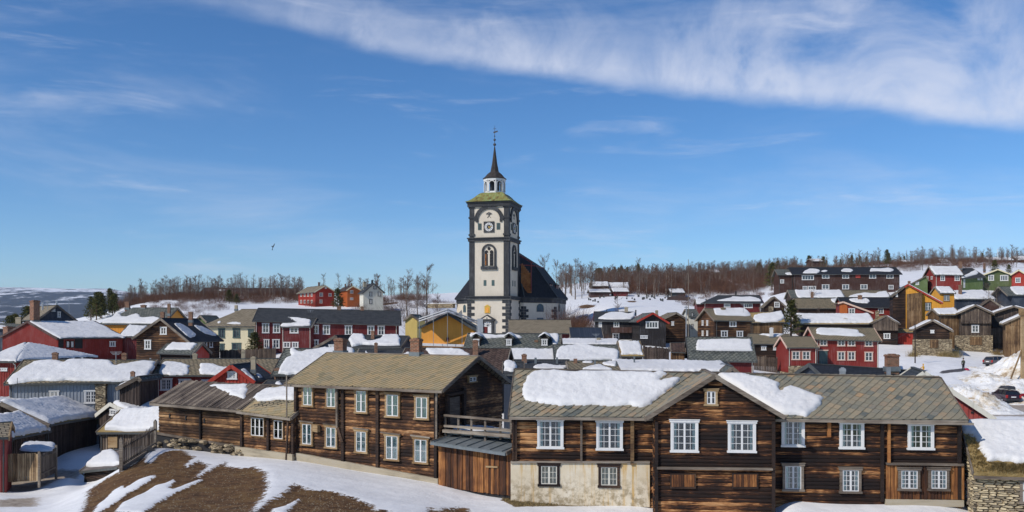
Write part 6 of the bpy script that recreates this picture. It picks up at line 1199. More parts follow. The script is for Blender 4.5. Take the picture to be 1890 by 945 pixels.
dirt = [sp2([(100,690),(150,540),(150,500),(215,455),(330,380),(440,330),(640,200),(700,250),(760,190),(820,155),(900,140),(975,150),(1040,190),(1085,205),(1060,240),(1005,270),(1010,285),(1110,235),(1160,260),(1195,270),(1190,300),(1110,370),(1210,310),(1340,252),(1370,285),(1480,300),(1610,292),(1660,320),(1708,350),(1700,400),(1718,430),(1680,560),(1620,620),(1570,700),(1000,760),(300,760)], 130, 800, K1_),
        sp2([(130,481),(220,410),(300,370),(370,310),(420,325),(460,345),(560,350),(650,362),(700,385),(760,400),(850,440),(880,465),(950,470),(960,520),(100,520)], 430, 800, 3.316),
        sp2([(1190,500),(1200,470),(1220,460),(1240,480),(1290,465),(1340,455),(1380,450),(1440,465),(1470,500)], 430, 800, 3.316)]
snowst = [sp2([(190,690),(240,610),(330,550),(370,500),(460,450),(470,480),(600,400),(735,360),(740,375),(620,460),(500,520),(400,590),(250,690)], 130, 800, K1_),
          sp2([(380,690),(450,600),(600,530),(640,515),(740,450),(830,430),(900,395),(910,410),(860,470),(900,480),(1000,440),(1140,390),(1145,405),(1050,455),(900,520),(760,600),(640,690)], 130, 800, K1_),
          sp2([(230,481),(240,460),(320,440),(400,395),(410,402),(370,440),(320,481)], 430, 800, 3.316), sp2([(640,240),(700,190),(830,140),(960,128),(1000,150),(840,160),(760,195),(700,255)], 130, 800, K1_),
          sp2([(1000,280),(1060,225),(1140,215),(1090,250),(1020,290)], 130, 800, K1_), sp2([(1080,380),(1200,290),(1330,245),(1350,255),(1220,310),(1130,365)], 130, 800, K1_)]
mud = [[(-60,905),(60,905),(135,882),(150,868),(100,868),(60,886),(-60,885)], [(0,925),(60,920),(60,935),(0,935)]]
mud2 = [[(1745,768),(1890,768),(1960,768),(1960,738),(1870,742),(1850,755),(1800,755)]]
asph = [[(1733,690),(1770,688),(1825,679),(1825,675),(1775,681),(1738,685)]]
grassy = [[(925,925),(935,908),(945,905),(1100,925),(1195,928),(1200,936),(1040,934),(950,938)], [(1440,930),(1440,922),(1460,924),(1445,935)]]
us = np.arange(-.8, .8001, .004); Ys = np.concatenate([np.exp(np.arange(math.log(7), math.log(30), .03)), np.exp(np.arange(math.log(30), math.log(90), .0045)), np.exp(np.arange(math.log(90), math.log(1200), .0125))])
X, Y, Z = terr_grid(us, Ys); P2 = np.stack([X, Y], 1)
def hashn(x, y, s, seed):
    """smooth value noise, numpy"""
    x = x/s; y = y/s; xi = np.floor(x).astype(int); yi = np.floor(y).astype(int); fx = x-xi; fy = y-yi; fx = fx*fx*(3-2*fx); fy = fy*fy*(3-2*fy)
    def h(a, b): v = np.sin(a*127.1+b*311.7+seed*74.7)*43758.5453; return v-np.floor(v)
    return (h(xi, yi)*(1-fx)+h(xi+1, yi)*fx)*(1-fy)+(h(xi, yi+1)*(1-fx)+h(xi+1, yi+1)*fx)*fy
def mask(polys, lo=None, hi=None, soft=.6):
    m = np.zeros(len(P2))
    for p in polys:
        q = px_world_at(p, lo, hi) if lo else px_world(p); near = (P2[:, 0] > min(a[0] for a in q)-2) & (P2[:, 0] < max(a[0] for a in q)+2) & (P2[:, 1] > min(a[1] for a in q)-2) & (P2[:, 1] < max(a[1] for a in q)+2)
        ix = np.where(near)[0]
        if not len(ix): continue
        d, _ = dist_poly(P2[ix], q); i_ = in_poly(P2[ix], q); v = np.where(i_, .5+d/soft*.5, .5-d/soft*.5); m[ix] = np.maximum(m[ix], np.clip(v, 0, 1))
    return m
md = np.minimum(mask(dirt, 28, 62), 1-mask(snowst, 28, 62, .25)); mm = np.maximum(mask(mud, 40, 70, .8), mask(mud2, 75, 112, 2.5)); ma = mask(asph, 110, 150, .8); mg = mask(grassy, 40, 50, .4)
# bare scraps of earth on the snow field
scr = [[(1066,566),(1080,562),(1100,563),(1097,567),(1070,570)], [(1155,556),(1175,555),(1175,558),(1160,558)], [(1068,583),(1088,582),(1087,588),(1070,590)], [(700,560),(735,557),(738,560),(705,564)]]
ms_ = mask(scr, 200, 330, 1.2)
n1 = hashn(X, Y, 1.1, 1)+.5*hashn(X, Y, .45, 2); n2 = hashn(X, Y, 3.2, 3); n3 = hashn(X, Y, .3, 5)
near = np.clip((75-Y)/30, 0, 1); PXg = X/Y*F+CX; mm = np.maximum(mm, .42*((Y > 345) & (Y < 800) & (PXg > 1095))*hashn(X, Y, 9, 8)); mm = np.maximum(mm, .42*((Y > 305) & (Y < 400) & (PXg > 200) & (PXg < 560))*hashn(X, Y, 7, 9))
Z = Z+.10*(n2-.5)*np.clip(Y/60, .5, 2.2)+np.where(md > .5, -.07, .03)*np.clip((60-Y)/10, 0, 1)*np.clip(abs(md-.5)*4, 0, 1)+near*.05*(n1-.75)*(md > .5)-.05*mm
rm = np.clip(1-np.abs(Y-120)/40, 0, 1)*np.clip((X-45)/10, 0, 1); Z += rm*.35*(n1-.75)*(1-ma)*(mm < .3)
nu, ny = len(us), len(Ys); idx = np.arange(nu*ny).reshape(nu, ny); q = np.stack([idx[:-1, :-1], idx[1:, :-1], idx[1:, 1:], idx[:-1, 1:]], -1).reshape(-1, 4)
def np_mesh(name, V, Q, mats, smooth=True, k=4):
    me = bpy.data.meshes.new(name); me.vertices.add(len(V)); me.vertices.foreach_set('co', V.astype(np.float32).ravel()); n = len(Q); me.loops.add(n*k); me.loops.foreach_set('vertex_index', Q.astype(np.int32).ravel()); me.polygons.add(n)
    me.polygons.foreach_set('loop_start', np.arange(0, n*k, k, dtype=np.int32)); me.update(calc_edges=True)
    if smooth: me.polygons.foreach_set('use_smooth', [True]*n)
    for m in mats: me.materials.append(m)
    return me
def _ground(n, b):
    at = n.node('ShaderNodeAttribute', attribute_name='cover'); sp = n.node('ShaderNodeSeparateColor'); n.l.new(at.outputs['Color'], sp.inputs[0]); g = n.node('ShaderNodeNewGeometry'); p = g.outputs['Position']
    e = n.noise(p, 2.6, 6, .7, .4); e2 = n.noise(p, 22, 4, .7); a = n.noise(p, .8, 5, .6); k = n.noise(p, .22, 3); f = n.noise(p, 9, 3, .6); big = n.noise(p, .12, 4, .6)
    e3 = n.noise(p, 5.5, 7, .75, .3)
    def edge(s, amp=2.1): return n.step(n.math('ADD', s, n.math('MULTIPLY', n.math('SUBTRACT', n.math('ADD', n.math('MULTIPLY', e, .45), n.math('MULTIPLY', e3, .55)), .5), amp)), .44, .56)
    D, Mu, As = edge(sp.outputs[0]), n.step(n.math('ADD', sp.outputs[1], n.math('MULTIPLY', n.math('SUBTRACT', e, .5), 1.2)), .18, .55), edge(sp.outputs[2], .5); Gr = edge(at.outputs['Alpha'], .9)
    snow = n.ramp(n.math('ADD', n.math('MULTIPLY', a, .6), n.math('MULTIPLY', k, .4)), [(.3, (.66, .66, .665)), (.6, (.80, .80, .80))])
    peb = n.node('ShaderNodeTexVoronoi'); n.put(peb.inputs['Vector'], p); peb.inputs['Scale'].default_value = 24
    dsum = n.math('ADD', n.math('MULTIPLY', n.noise(p, 1.4, 8, .72), .78), n.math('MULTIPLY', peb.outputs['Color'], .22))
    dc = n.ramp(dsum, [(.30, (.032, .017, .009)), (.43, (.090, .045, .020)), (.54, (.155, .082, .034)), (.66, (.23, .135, .06)), (.80, (.38, .29, .20))])
    dc = n.mix(n.math('MULTIPLY', n.step(n.noise(p, .35, 3), .45, .65), .45), dc, (.20, .115, .04))
    c = n.mix(Mu, snow, n.ramp(e, [(.3, (.17, .13, .10)), (.6, (.42, .36, .29))])); c = n.mix(As, c, (.085, .075, .07)); c = n.mix(Gr, c, n.ramp(e2, [(.3, (.05, .035, .015)), (.7, (.24, .17, .08))])); c = n.mix(D, c, dc)
    n.put(b.inputs['Base Color'], c); n.put(b.inputs['Roughness'], n.mix(D, (.55, .55, .55), (.95, .95, .95)))
    hh = n.math('ADD', n.math('ADD', a, n.math('MULTIPLY', f, .15)), n.math('ADD', n.math('MULTIPLY', n.math('MULTIPLY', D, peb.outputs['Distance']), -.5), n.math('MULTIPLY', D, n.math('MULTIPLY', e2, .9))))
    n.put(b.inputs['Normal'], n.bump(hh, .8, .12))
GROUND = M('snow_and_earth', _ground, .6, spec=.25)
me = np_mesh('ground', np.stack([X, Y, Z], 1), q, [GROUND]); ca = me.color_attributes.new('cover', 'FLOAT_COLOR', 'POINT')
ca.data.foreach_set('color', np.stack([np.maximum(md, ms_*.9), mm, ma, mg], 1).astype(np.float32).ravel()); obj('ground', me, kind='structure')
# loose pebbles and lumps of slag on the bare slope
rs = np.random.RandomState(4); cand = np.where((md > .75) & (Y > 34) & (Y < 62))[0]; V = []; Q = []
for i in rs.choice(cand, 2600, replace=len(cand) < 2600):
    s_ = .012+.03*rs.rand()**3; c = np.array([X[i]+rs.randn()*.15, Y[i]+rs.randn()*.15, Z[i]+s_*.3]); o = len(V)
    for d in ((1,0,0),(0,1,0),(-1,0,0),(0,-1,0),(0,0,1)): V.append(c+np.array(d)*s_*(.6+.7*rs.rand(3).mean()))
    Q += [(o, o+1, o+4), (o+1, o+2, o+4), (o+2, o+3, o+4), (o+3, o, o+4)]
obj('slag_pebbles', np_mesh('slag_pebbles', np.array(V), np.array(Q), [STONEP], False, 3), kind='stuff', label='loose slag pebbles scattered over the bare brown slope', category='pebbles')
sp = []
for i in rs.choice(np.where(mg > .7)[0], 240): sp.append((X[i]+rs.randn()*.1, Y[i]+rs.randn()*.1, Z[i]))
tufts('dry_grass', 'matted dry grass along the foot of the stained white plaster wall', 'grass', None, sp, .09, dens=16, spread=.3)
sp = []
for px_, Yd in [(x, 149) for x in list(range(1679, 1690, 3))+list(range(1735, 1768, 3))]+[(x, 155) for x in range(1756, 1768, 3)]+[(x, 156) for x in range(1833, 1848, 3)]: xx = (px_-CX)/F*Yd; sp.append((xx, Yd-.5, gz(xx, Yd-.5)+.1))
tufts('dry_reeds', 'tall straw-coloured dry grass against the rubble cellar walls', 'grass', None, sp, 1.0, dens=70, spread=.9)

# far valley and fells
Yf = np.exp(np.linspace(math.log(1150), math.log(9500), 90)); uf = np.linspace(-1.3, 1.3, 330); U, YY = np.meshgrid(uf, Yf, indexing='ij'); PX = U*F+CX
prof = np.interp(PX, [-1500, 0, 120, 200, 300, 500, 900, 3300], [533, 530, 531, 531, 540, 556, 566, 560]); kk = np.interp(YY, [1150, 2500, 3500, 5000, 7000, 8000, 9500], [0, .06, .12, .42, .82, 1, .97])
base = 598; PY = base+(prof-base)*kk; Xf = (U*YY).ravel(); Yf_ = YY.ravel(); Zf = ((HY-PY)/F*YY).ravel(); rg = hashn(Xf, Yf_, 900, 11)+.5*hashn(Xf, Yf_, 350, 12); Zf += (rg-.75)*34*np.clip((Yf_-2500)/3000, 0, 1)-6
idx = np.arange(len(uf)*len(Yf)).reshape(len(uf), len(Yf)); q = np.stack([idx[:-1, :-1], idx[1:, :-1], idx[1:, 1:], idx[:-1, 1:]], -1).reshape(-1, 4)
def _fells(n, b):
    g = n.node('ShaderNodeNewGeometry'); p = g.outputs['Position']; sp = n.node('ShaderNodeSeparateXYZ'); n.l.new(p, sp.inputs[0])
    q_ = n.scale(p, (.0026, .0011, .006)); a = n.noise(q_, 1, 6, .65); sm = n.noise(n.scale(p, (.012, .005, .03)), 1, 5, .7)
    top = n.step(sp.outputs[2], 210, 330); s = n.math('ADD', n.math('ADD', n.math('MULTIPLY', a, .8), n.math('MULTIPLY', sm, .5)), n.math('MULTIPLY', top, .14))
    n.put(b.inputs['Base Color'], n.mix(n.step(s, .70, .80), (.028, .032, .035), (.8, .82, .86)))
obj('fells', np_mesh('fells', np.stack([Xf, Yf_, Zf], 1), q, [M('fell_forest_and_snow', _fells, .9)]), kind='structure')

# ploughed snow banks beside the road
def bank(name, label, blobs, seed, step=.22, rough=.55):
    x0 = min(b[0]-b[2]*2.2 for b in blobs); x1 = max(b[0]+b[2]*2.2 for b in blobs); y0 = min(b[1]-b[3]*2.2 for b in blobs); y1 = max(b[1]+b[3]*2.2 for b in blobs)
    gx = np.arange(x0, x1, step); gy = np.arange(y0, y1, step); A_, B_ = np.meshgrid(gx, gy, indexing='ij'); a = A_.ravel(); b = B_.ravel(); z = np.zeros(len(a))
    for (cx, cy, rx, ry, hh) in blobs: z = np.maximum(z, hh*np.exp(-(((a-cx)/rx)**2+((b-cy)/ry)**2)*1.1))
    nn = hashn(a, b, 1.5, seed)*.5+hashn(a, b, .7, seed+1)*.35+np.abs(hashn(a, b, .36, seed+2)-.5)*.5; z = z*(.72+.55*nn)+rough*(nn-.45)*np.clip(z, 0, 1)-.34
    V = np.stack([a, b, ground_np(a, b)+z], 1); ix = np.arange(len(a)).reshape(len(gx), len(gy)); q = np.stack([ix[:-1, :-1], ix[1:, :-1], ix[1:, 1:], ix[:-1, 1:]], -1).reshape(-1, 4); q = q[(z[q] > -.1).any(1)]
    def f(n, bb):
        g = n.node('ShaderNodeNewGeometry'); p = g.outputs['Position']; e = n.noise(p, .35, 5, .65, .5); e2 = n.noise(p, 2.2, 5, .7); s = n.math('ADD', n.math('MULTIPLY', e, .65), n.math('MULTIPLY', e2, .35))
        n.put(bb.inputs['Base Color'], n.ramp(s, [(.49, (.80, .80, .79)), (.57, (.64, .57, .46)), (.63, (.38, .28, .18)), (.72, (.2, .14, .09))])); n.put(bb.inputs['Normal'], n.bump(n.math('ADD', e2, n.noise(p, 7, 4, .6)), .9, .15))
    return obj('snow_bank', np_mesh('snow_bank', V, q, [M('dirty_snow', f, .8)]), None, kind='structure')
def at(px, Y): return ((px-CX)/F*Y, Y)
bl_ = []
for px, Yd, rx, ry, hh in ((1775,96,3.2,5,2.6),(1800,94,3.0,4,2.3),(1762,105,3,5,.9),(1825,92,2.4,3.5,1.3),(1850,90,1.6,2.5,.7),(1745,112,2.5,4,.6)): a_ = at(px, Yd); bl_.append((a_[0], a_[1], rx, ry, hh))
bank('b', '', bl_, 21, .2)
bl_ = []
for px, Yd, rx, ry, hh in ((1800,118,4,3,.4),(1842,121,4,4,1.7),(1892,124,4,5,4.0),(1930,126,6,7,5),(1875,117,4,4,1.8),(1868,110,3,4,1.0)): a_ = at(px, Yd); bl_.append((a_[0], a_[1], rx, ry, hh))
bank('b2', '', bl_, 33, .26, .4)

# ================================================================== trees
def tree_variant(seed, kind='birch', nt=900):
    rs = random.Random(seed); tr = MB(); tw = MB(); H_ = 10.0; tips = []
    if kind == 'birch':
        lean = rs.uniform(-.5, .5); pts_ = [Vector((lean*(k/8)**1.4+rs.uniform(-.08, .08), rs.uniform(-.08, .08), H_*.97*k/8)) for k in range(9)]
        for k in range(8): tr.tube(pts_[k], pts_[k+1], .13*(1-k/8.6)+.012, .13*(1-(k+1)/8.6)+.012, 5, cap=False)
        nb = rs.randint(18, 26)
        for i in range(nb):
            t_ = rs.uniform(.25, .97); k = min(7, int(t_*8)); p = pts_[k].lerp(pts_[k+1], t_*8-k); a = rs.uniform(0, 6.28); L = H_*rs.uniform(.16, .30)*(1.15-t_*.8); up = rs.uniform(.7, 1.4); d = Vector((math.cos(a), math.sin(a), up)).normalized()
            q = p+d*L*.5; r = q+(d+Vector((0, 0, rs.uniform(-.1, .5)))).normalized()*L*.5; tr.tube(p, q, .035*(1.2-t_), .02, 3, cap=False); tr.tube(q, r, .02, .008, 3, cap=False); tips += [(p.lerp(q, .6), d, L*.5), (q, d, L*.55), (r, d, L*.45), (q.lerp(r, .5), d, L*.5)]
        for i in range(nt):
            p, d, L = tips[rs.randrange(len(tips))]; a = Vector((rs.gauss(0, .6), rs.gauss(0, .6), rs.gauss(.45, .5)))+d*.5; a.normalize(); l = L*rs.uniform(.35, 1.0); s = Vector((rs.gauss(0, .15), rs.gauss(0, .15), rs.gauss(0, .15)))*L; b = p+s; w_ = Vector((rs.uniform(-1, 1), rs.uniform(-1, 1), 0)).normalized()*rs.uniform(.010, .019); tw.add([b-w_, b+w_, b+a*l], [(0, 1, 2)])
    elif kind == 'bush':
        for i in range(nt):
            a = rs.uniform(0, 6.28); r = rs.random()**.6*2.0; b = Vector((math.cos(a)*r, math.sin(a)*r, rs.uniform(0, 2))); d = Vector((math.cos(a)*.4+rs.gauss(0, .3), math.sin(a)*.4+rs.gauss(0, .3), rs.uniform(.6, 1.3))).normalized(); w_ = Vector((rs.uniform(-1, 1), rs.uniform(-1, 1), 0)).normalized()*.014; tw.add([b-w_, b+w_, b+d*rs.uniform(.8, 2.6)], [(0, 1, 2)])
        tr.tube((0, 0, -.2), (0, 0, 1.5), .05, .02, 4)
    else:                                   # pine
        tr.tube((0, 0, -.3), (0, 0, 9.2), .2, .04, 6); nb = 46
        for i in range(nb):
            t_ = .14+.84*i/nb; z = t_*9.6; a = i*2.4+rs.uniform(-.4, .4); L = (2.5*(1-t_)**.75+.25)*rs.uniform(.65, 1.15); d = Vector((math.cos(a), math.sin(a), rs.uniform(.05, .35))); e_ = Vector((0, 0, z))+d*L; tr.tube((0, 0, z), e_, .035, .012, 3, cap=False)
            for j in range(int(nt/nb/3)):
                s_ = rs.uniform(.25, 1.05); c = Vector((0, 0, z))+d*L*s_+Vector((rs.gauss(0, .2), rs.gauss(0, .2), rs.gauss(0, .16)))
                for _ in range(3):
                    u = Vector((rs.gauss(0, 1), rs.gauss(0, 1), rs.gauss(.3, .7))).normalized()*rs.uniform(.18, .40); v = Vector((rs.gauss(0, 1), rs.gauss(0, 1), rs.gauss(0, 1)))  .normalized()*.085; tw.add([c-v, c+v, c+u+v*.3, c+u-v*.3], [(0, 1, 2, 3)])
    return tr, tw
VAR = {}
def variants(kind, n_, nt, tm, wm):
    VAR[kind] = []
    for s in range(n_): tr, tw = tree_variant(100+s*7+len(kind), kind, nt); VAR[kind].append((tr.mesh('trunk', tm, True), tw.mesh('crown', wm if not isinstance(wm, list) else wm[s % len(wm)])))
variants('birch', 8, 1100, BARK, [TWIG, TWIGR, TWIG]); variants('bush', 4, 420, BARK, [TWIG, TWIGR]); variants('pine', 4, 4600, PBARK, NEED)
NAMES = {'birch': ('birch_tree', 'birch'), 'bush': ('bare_shrub', 'shrub'), 'pine': ('pine_tree', 'pine')}
def tree(kind, px, Y, top=None, h=None, label='', group=None, wide=1.0, rs=random, sink=.1):
    x = (px-CX)/F*Y; z = gz(x, Y)-sink
    if h is None: h = max(1.5, (HY-top)/F*Y-z)
    H0 = 10.0 if kind != 'bush' else 3.4; s = h/H0; v = VAR[kind][rs.randrange(len(VAR[kind]))]; nm, cat = NAMES[kind]
    r = thing(nm, label, cat, (x, Y, z), rs.uniform(0, 6.28), group); r.scale = (s*wide, s*wide, s); obj('trunk', v[0], r); obj('crown', v[1], r); return r
rt = random.Random(77)
for px, Y, top, wd, lb in ((1062,318,476,1.15,'tall white-stemmed birch just past the church, paler and thicker than its neighbours'),(1074,322,492,.9,'leaning white-stemmed birch beside the thick birch past the church'),(1180,320,474,.95,'tallest slim birch on the snow field edge, alone against the sky'),(1209,322,487,1,'spreading birch on the snow field edge next to the tallest one'),
    (1229,322,488,.9,'slender birch third along the snow field edge'),(1239,318,483,.9,'thin pale birch beside the grey turf slab'),(1141,200,541,1.25,'round bushy birch in front of the snow field behind the black house'),(1006,262,468,.9,'thin birch rising right behind the church nave roof'),(1027,270,481,.9,'shorter birch behind the church nave roof'),
    (750,215,495,1.2,'broad birch on the bank between white house and church'),(788,218,486,1.15,'tallest birch on the bank between white house and church'),(770,225,510,1.1,'lower birch between the two big ones on the bank'),(723,275,512,1.1,'bare birch behind the white house'),(808,222,540,1.0,'young birch on the bank close to the yellow house'),
    (596,300,505,1.1,'rounded birch above the red manor roof'),(625,290,503,1.0,'rounded birch between red manor and orange house'),(697,300,505,1.1,'birch over the white house roof ridge'),(1825,185,520,1.3,'white-stemmed birch before the green house'),(1841,183,532,1.3,'second white-stemmed birch before the green house, leaning outwards'),
    (1512,182,565,1.1,'small bare tree on the snow roof line under the apartment block'),(1533,182,575,1.1,'smaller bare tree by the snow roof line under the apartment block'),(1500,215,520,1.0,'thin birch before the snow-covered gable roof'),(168,210,571,1.4,'small round bare tree on the snow hill behind the yellow house'),(520,330,508,1.2,'big spreading birch on the skyline over the long red house'),
    (548,330,515,1.2,'spreading birch on the skyline beside the biggest one'),(392,330,514,1.2,'birch with spindly top near the rear apartment house'),(421,330,514,1.0,'round-topped birch above the pines'),(350,330,516,1.2,'dense birch on the skyline over the log gable house'),(440,148,628,1.3,'small bare tree against the cream house wall')):
    tree('birch', px, Y, top, None, lb, None, wd, rt)
for px, Y, top, wd, lb in ((423,285,533,1.5,'taller olive pine of the pair before the skyline birches'),(437,283,541,1.6,'shorter dark pine of the pair before the skyline birches'),(1460,170,550,1.35,'bushy olive-green pine standing between the log gable and the slate roofs'),(470,136,611,1.9,'broad dark pine in front of the long red house'),(623,250,530,1.35,'tall brownish conifer between red manor and orange house'),
    (178,255,536,1.1,'pine at the end of the wood above the far valley'),(168,262,545,1.2,'lower pine at the end of the wood above the far valley'),(188,258,540,1.1,'third pine at the end of the wood above the far valley'),(18,190,580,1.5,'round green pine at the picture edge before the far valley'),(28,195,577,1.5,'second round green pine near the picture edge'),(50,200,562,1.4,'pine behind the tall brick chimney'),
    (1402,450,483,1.2,'olive pine on the skyline left of the apartment block'),(1425,330,482,1.2,'green pine beside the brown side house'),(1637,420,459,1.1,'pointed dark pine on the skyline over the apartment block'),(1520,420,472,1.1,'dark pine above the low shelter'),(1493,430,470,1.1,'dark pine on the skyline left of the low shelter'),(1194,300,543,1.4,'small dark clipped conifer among the gravestones'),
    (1130,560,497,1.1,'dark spruce top in the wood behind the tallest birch'),(1150,540,503,1.1,'dark spruce in the wood above the hill cabins'),(1836,300,478,1.3,'bushy conifer behind the green house'),(1862,300,487,1.4,'cone-shaped conifer behind the green house')):
    tree('pine', px, Y, top, None, lb, None, wd, rt)
for px, Y, h, wd, lb in ((575,262,2.5,1.5,'dark shrub mound in front of the red manor'),(1045,215,6.5,1.2,'tangled reddish thicket at the corner of the church nave'),(1062,205,5,1.2,'reddish brush beside the church thicket'),(1115,150,2.5,1,'bare shrub by the balcony house stairs'),(735,225,5,1.3,'reddish scrub below the white house'),(790,205,5,1.4,'scrub on the snowy bank'),(815,200,4,1.3,'scrub nearer the scaffold'),(768,195,3.5,1.3,'low scrub above the pale yellow shed')):
    tree('bush', px, Y, None, h, lb, None, wd, rt)
# the woods: the largest trees one by one, the rest as one mass
zones = [  # u0,u1 px, Y range, n, height range, group, label
 (1100,1470,325,600,115,(5,10),'birches in the wood on the hill','bare birch of the brown wood covering the hill between church and apartment block'),
 (1440,1890,345,480,55,(4.5,9),'birches along the skyline over the hill houses','bare birch of the belt along the skyline above the hill houses'),
 (200,560,300,350,70,(4.5,9),'birches along the skyline of the snow hill','bare birch of the row along the skyline of the snow hill'),
 (640,800,290,380,14,(6,9),'birches behind the white house','bare birch of the thin stand behind the white house'),
 (1030,1100,330,420,16,(9,13),'birches beyond the church','bare birch of the clump beyond the church nave')]
for (p0, p1, y0, y1, n_, hr, grp, lb) in zones:
    for i in range(n_): Yd = y0+(y1-y0)*rt.random()**1.6; tree('birch', rt.uniform(p0, p1), Yd, None, rt.uniform(*hr), lb, grp, rt.uniform(.95, 1.35), rt)
def mass(name, label, cat, items, kind):
    Vs, Qs, off = [], [], 0; mats = None
    cache = []
    for tr, tw in VAR[kind]:
        vv = []; 
        for me in (tr, tw):
            co = np.zeros(len(me.vertices)*3); me.vertices.foreach_get('co', co); co = co.reshape(-1, 3); me.calc_loop_triangles(); t_ = np.zeros(len(me.loop_triangles)*3, int); me.loop_triangles.foreach_get('vertices', t_); vv.append((co, t_.reshape(-1, 3)))
        cache.append(vv)
    M0 = []; 
    for (px, Y, h, wd) in items:
        x = (px-CX)/F*Y; z = gz(x, Y)-.1; s = h/(10.0 if kind != 'bush' else 3.4); a = rt.uniform(0, 6.28); c, sn = math.cos(a), math.sin(a); vv = cache[rt.randrange(len(cache))]
        for mi, (co, tt) in enumerate(vv):
            if mi == 1 and kind == 'birch': tt = tt[::2]; 
            X_ = (co[:, 0]*c-co[:, 1]*sn)*s*wd+x; Y_ = (co[:, 0]*sn+co[:, 1]*c)*s*wd+Y; Vs.append(np.stack([X_, Y_, co[:, 2]*s+z], 1)); Qs.append(tt+off); off += len(co); M0.append(np.full(len(tt), mi))
    me = np_mesh(name, np.concatenate(Vs), np.concatenate(Qs), [BARK, TWIG] if kind != 'pine' else [PBARK, NEED], False, 3); me.polygons.foreach_set('material_index', np.concatenate(M0).astype(np.int32)); me.update()
    obj(name, me, kind='stuff', label=label, category=cat)
it = []
for (p0, p1, y0, y1, n_, hr, grp, lb), k in zip(zones, (900, 260, 200, 30, 30)):
    for i in range(k): it.append((rt.uniform(p0, p1), y0+(y1*1.12-y0)*(.15+.85*rt.random()), rt.uniform(*hr)*.92, rt.uniform(1.0, 1.6)))
mass('birch_wood', 'dense brown leafless birch wood behind the single trees on the hills', 'wood', it, 'birch')
it = [(rt.uniform(1110, 1480), rt.uniform(335, 560), rt.uniform(1.8, 4.6), 1.6) for _ in range(650)]+[(rt.uniform(1480, 1900), rt.uniform(340, 520), rt.uniform(1.5, 3.6), 1.5) for _ in range(260)]+[(rt.uniform(210, 560), rt.uniform(285, 345), rt.uniform(1.5, 3.2), 1.5) for _ in range(170)]+[(rt.uniform(280, 420), rt.uniform(200, 290), rt.uniform(1, 2.2), 1.3) for _ in range(40)]+[(rt.uniform(640, 830), rt.uniform(215, 300), rt.uniform(1.2, 3), 1.4) for _ in range(60)]+[(rt.uniform(1035, 1090), rt.uniform(190, 250), rt.uniform(1.5, 3.5), 1.2) for _ in range(30)]+[(rt.uniform(1250, 1460), rt.uniform(250, 330), rt.uniform(1.2, 2.4), 1.3) for _ in range(60)]+[(rt.uniform(1770, 1880), rt.uniform(178, 215), rt.uniform(1, 2), 1.3) for _ in range(14)]
mass('undergrowth', 'reddish leafless brush under the birches', 'undergrowth', it, 'bush')
it = [(rt.uniform(1100, 1180), rt.uniform(520, 640), rt.uniform(8, 11), 1.1) for _ in range(16)]+[(rt.uniform(1390, 1660), rt.uniform(430, 520), rt.uniform(4, 8), 1.0) for _ in range(14)]+[(rt.uniform(1660, 1900), rt.uniform(450, 520), rt.uniform(3, 6), 1.0) for _ in range(6)]+[(rt.uniform(160, 215), rt.uniform(255, 300), rt.uniform(6, 8), 1.1) for _ in range(8)]
mass('conifer_belt', 'dark green conifers mixed into the skyline wood', 'wood', it, 'pine')

# ================================================================== fences, poles, stones
def fence(label, a, b, Ya, Yb, h, mat, sp=.16, zt=None):
    A = Vector(((a-CX)/F*Ya, Ya, 0)); B = Vector(((b-CX)/F*Yb, Yb, 0)); A.z = gz(A.x, A.y); B.z = gz(B.x, B.y); t_ = thing('plank_fence', label, 'fence', A); m = MB(); L = (B-A).length; n_ = int(L/sp); rs = random.Random(int(a))
    d = B-A
    for i in range(n_+1): p = d*(i/n_); hh = h*rs.uniform(.94, 1.05); m.box((p.x-sp*.45, p.y-.02+.02*(i % 2), p.z-.5), (p.x+sp*.45, p.y+.03, p.z+hh))
    m.build('boards', mat, t_, kind='stuff')
    for i in range(max(2, int(L/2.2))+1): p = d*(i/max(2, int(L/2.2))); m = MB(); m.box((p.x-.07, p.y+.03, p.z-.5), (p.x+.07, p.y+.15, p.z+h+.15)); m.build('post', GREYW, t_)
    m = MB(); m.beam((0, .06, h*.75), d+Vector((0, .06, h*.75)), .05, .1); m.build('rail', GREYW, t_)
fence('grey plank fence before the cream house and the dark pine', 407, 508, 134, 132, 1.5, PWG); fence('red-brown plank fence below the dark gable with red barge boards', 1188, 1234, 128, 126, 1.9, PWD); fence('tan plank fence under the low log cottage', 1393, 1434, 128, 127, 2.0, PWG)
fence('low picket fence among snow between the turf eave house and the rust roof hut', 1187, 1240, 108, 108, 1.1, PWG, .2)
def pole(name, label, cat, px, Y, ytop, r=.11, mat=GREYW, ybase=None, arm=None):
    x = (px-CX)/F*Y; z = gz(x, Y) if ybase is None else (HY-ybase)/F*Y; h = (HY-ytop)/F*Y-z; t_ = thing(name, label, cat, (x, Y, z)); m = MB(); m.tube((0, 0, -.5), (0, 0, h), r, r*.7, 8); m.build('shaft', mat, t_)
    m = MB(); m.lathe([(r*.72, h), (r*.9, h+.05), (r*.3, h+.12)], 8); m.build('cap', mat, t_)
    if arm:
        for w_, z_ in arm: m = MB(); m.box((-w_, -.05, h-z_-.08), (w_, .05, h-z_+.08)); m.build('crossarm', mat, t_)
    return t_
pole('utility_pole', 'thin brown wooden pole standing in the snow before the stone cellar barn', 'pole', 1689, 136, 600, .10, DKW); pole('lamp_pole', 'grey metal pole with small head between the log storehouse and the white house', 'pole', 1266.5, 140, 566, .09, GALV, arm=[(.25, .1)])
pole('tall_wire_pole', 'tall thin pole beside the white house rising over the snow field', 'pole', 1270.5, 150, 480, .07, GREYW); pole('flagpole', 'white flagpole in front of the long skyline cabin', 'flagpole', 1841.6, 400, 459.5, .16, WHITE)
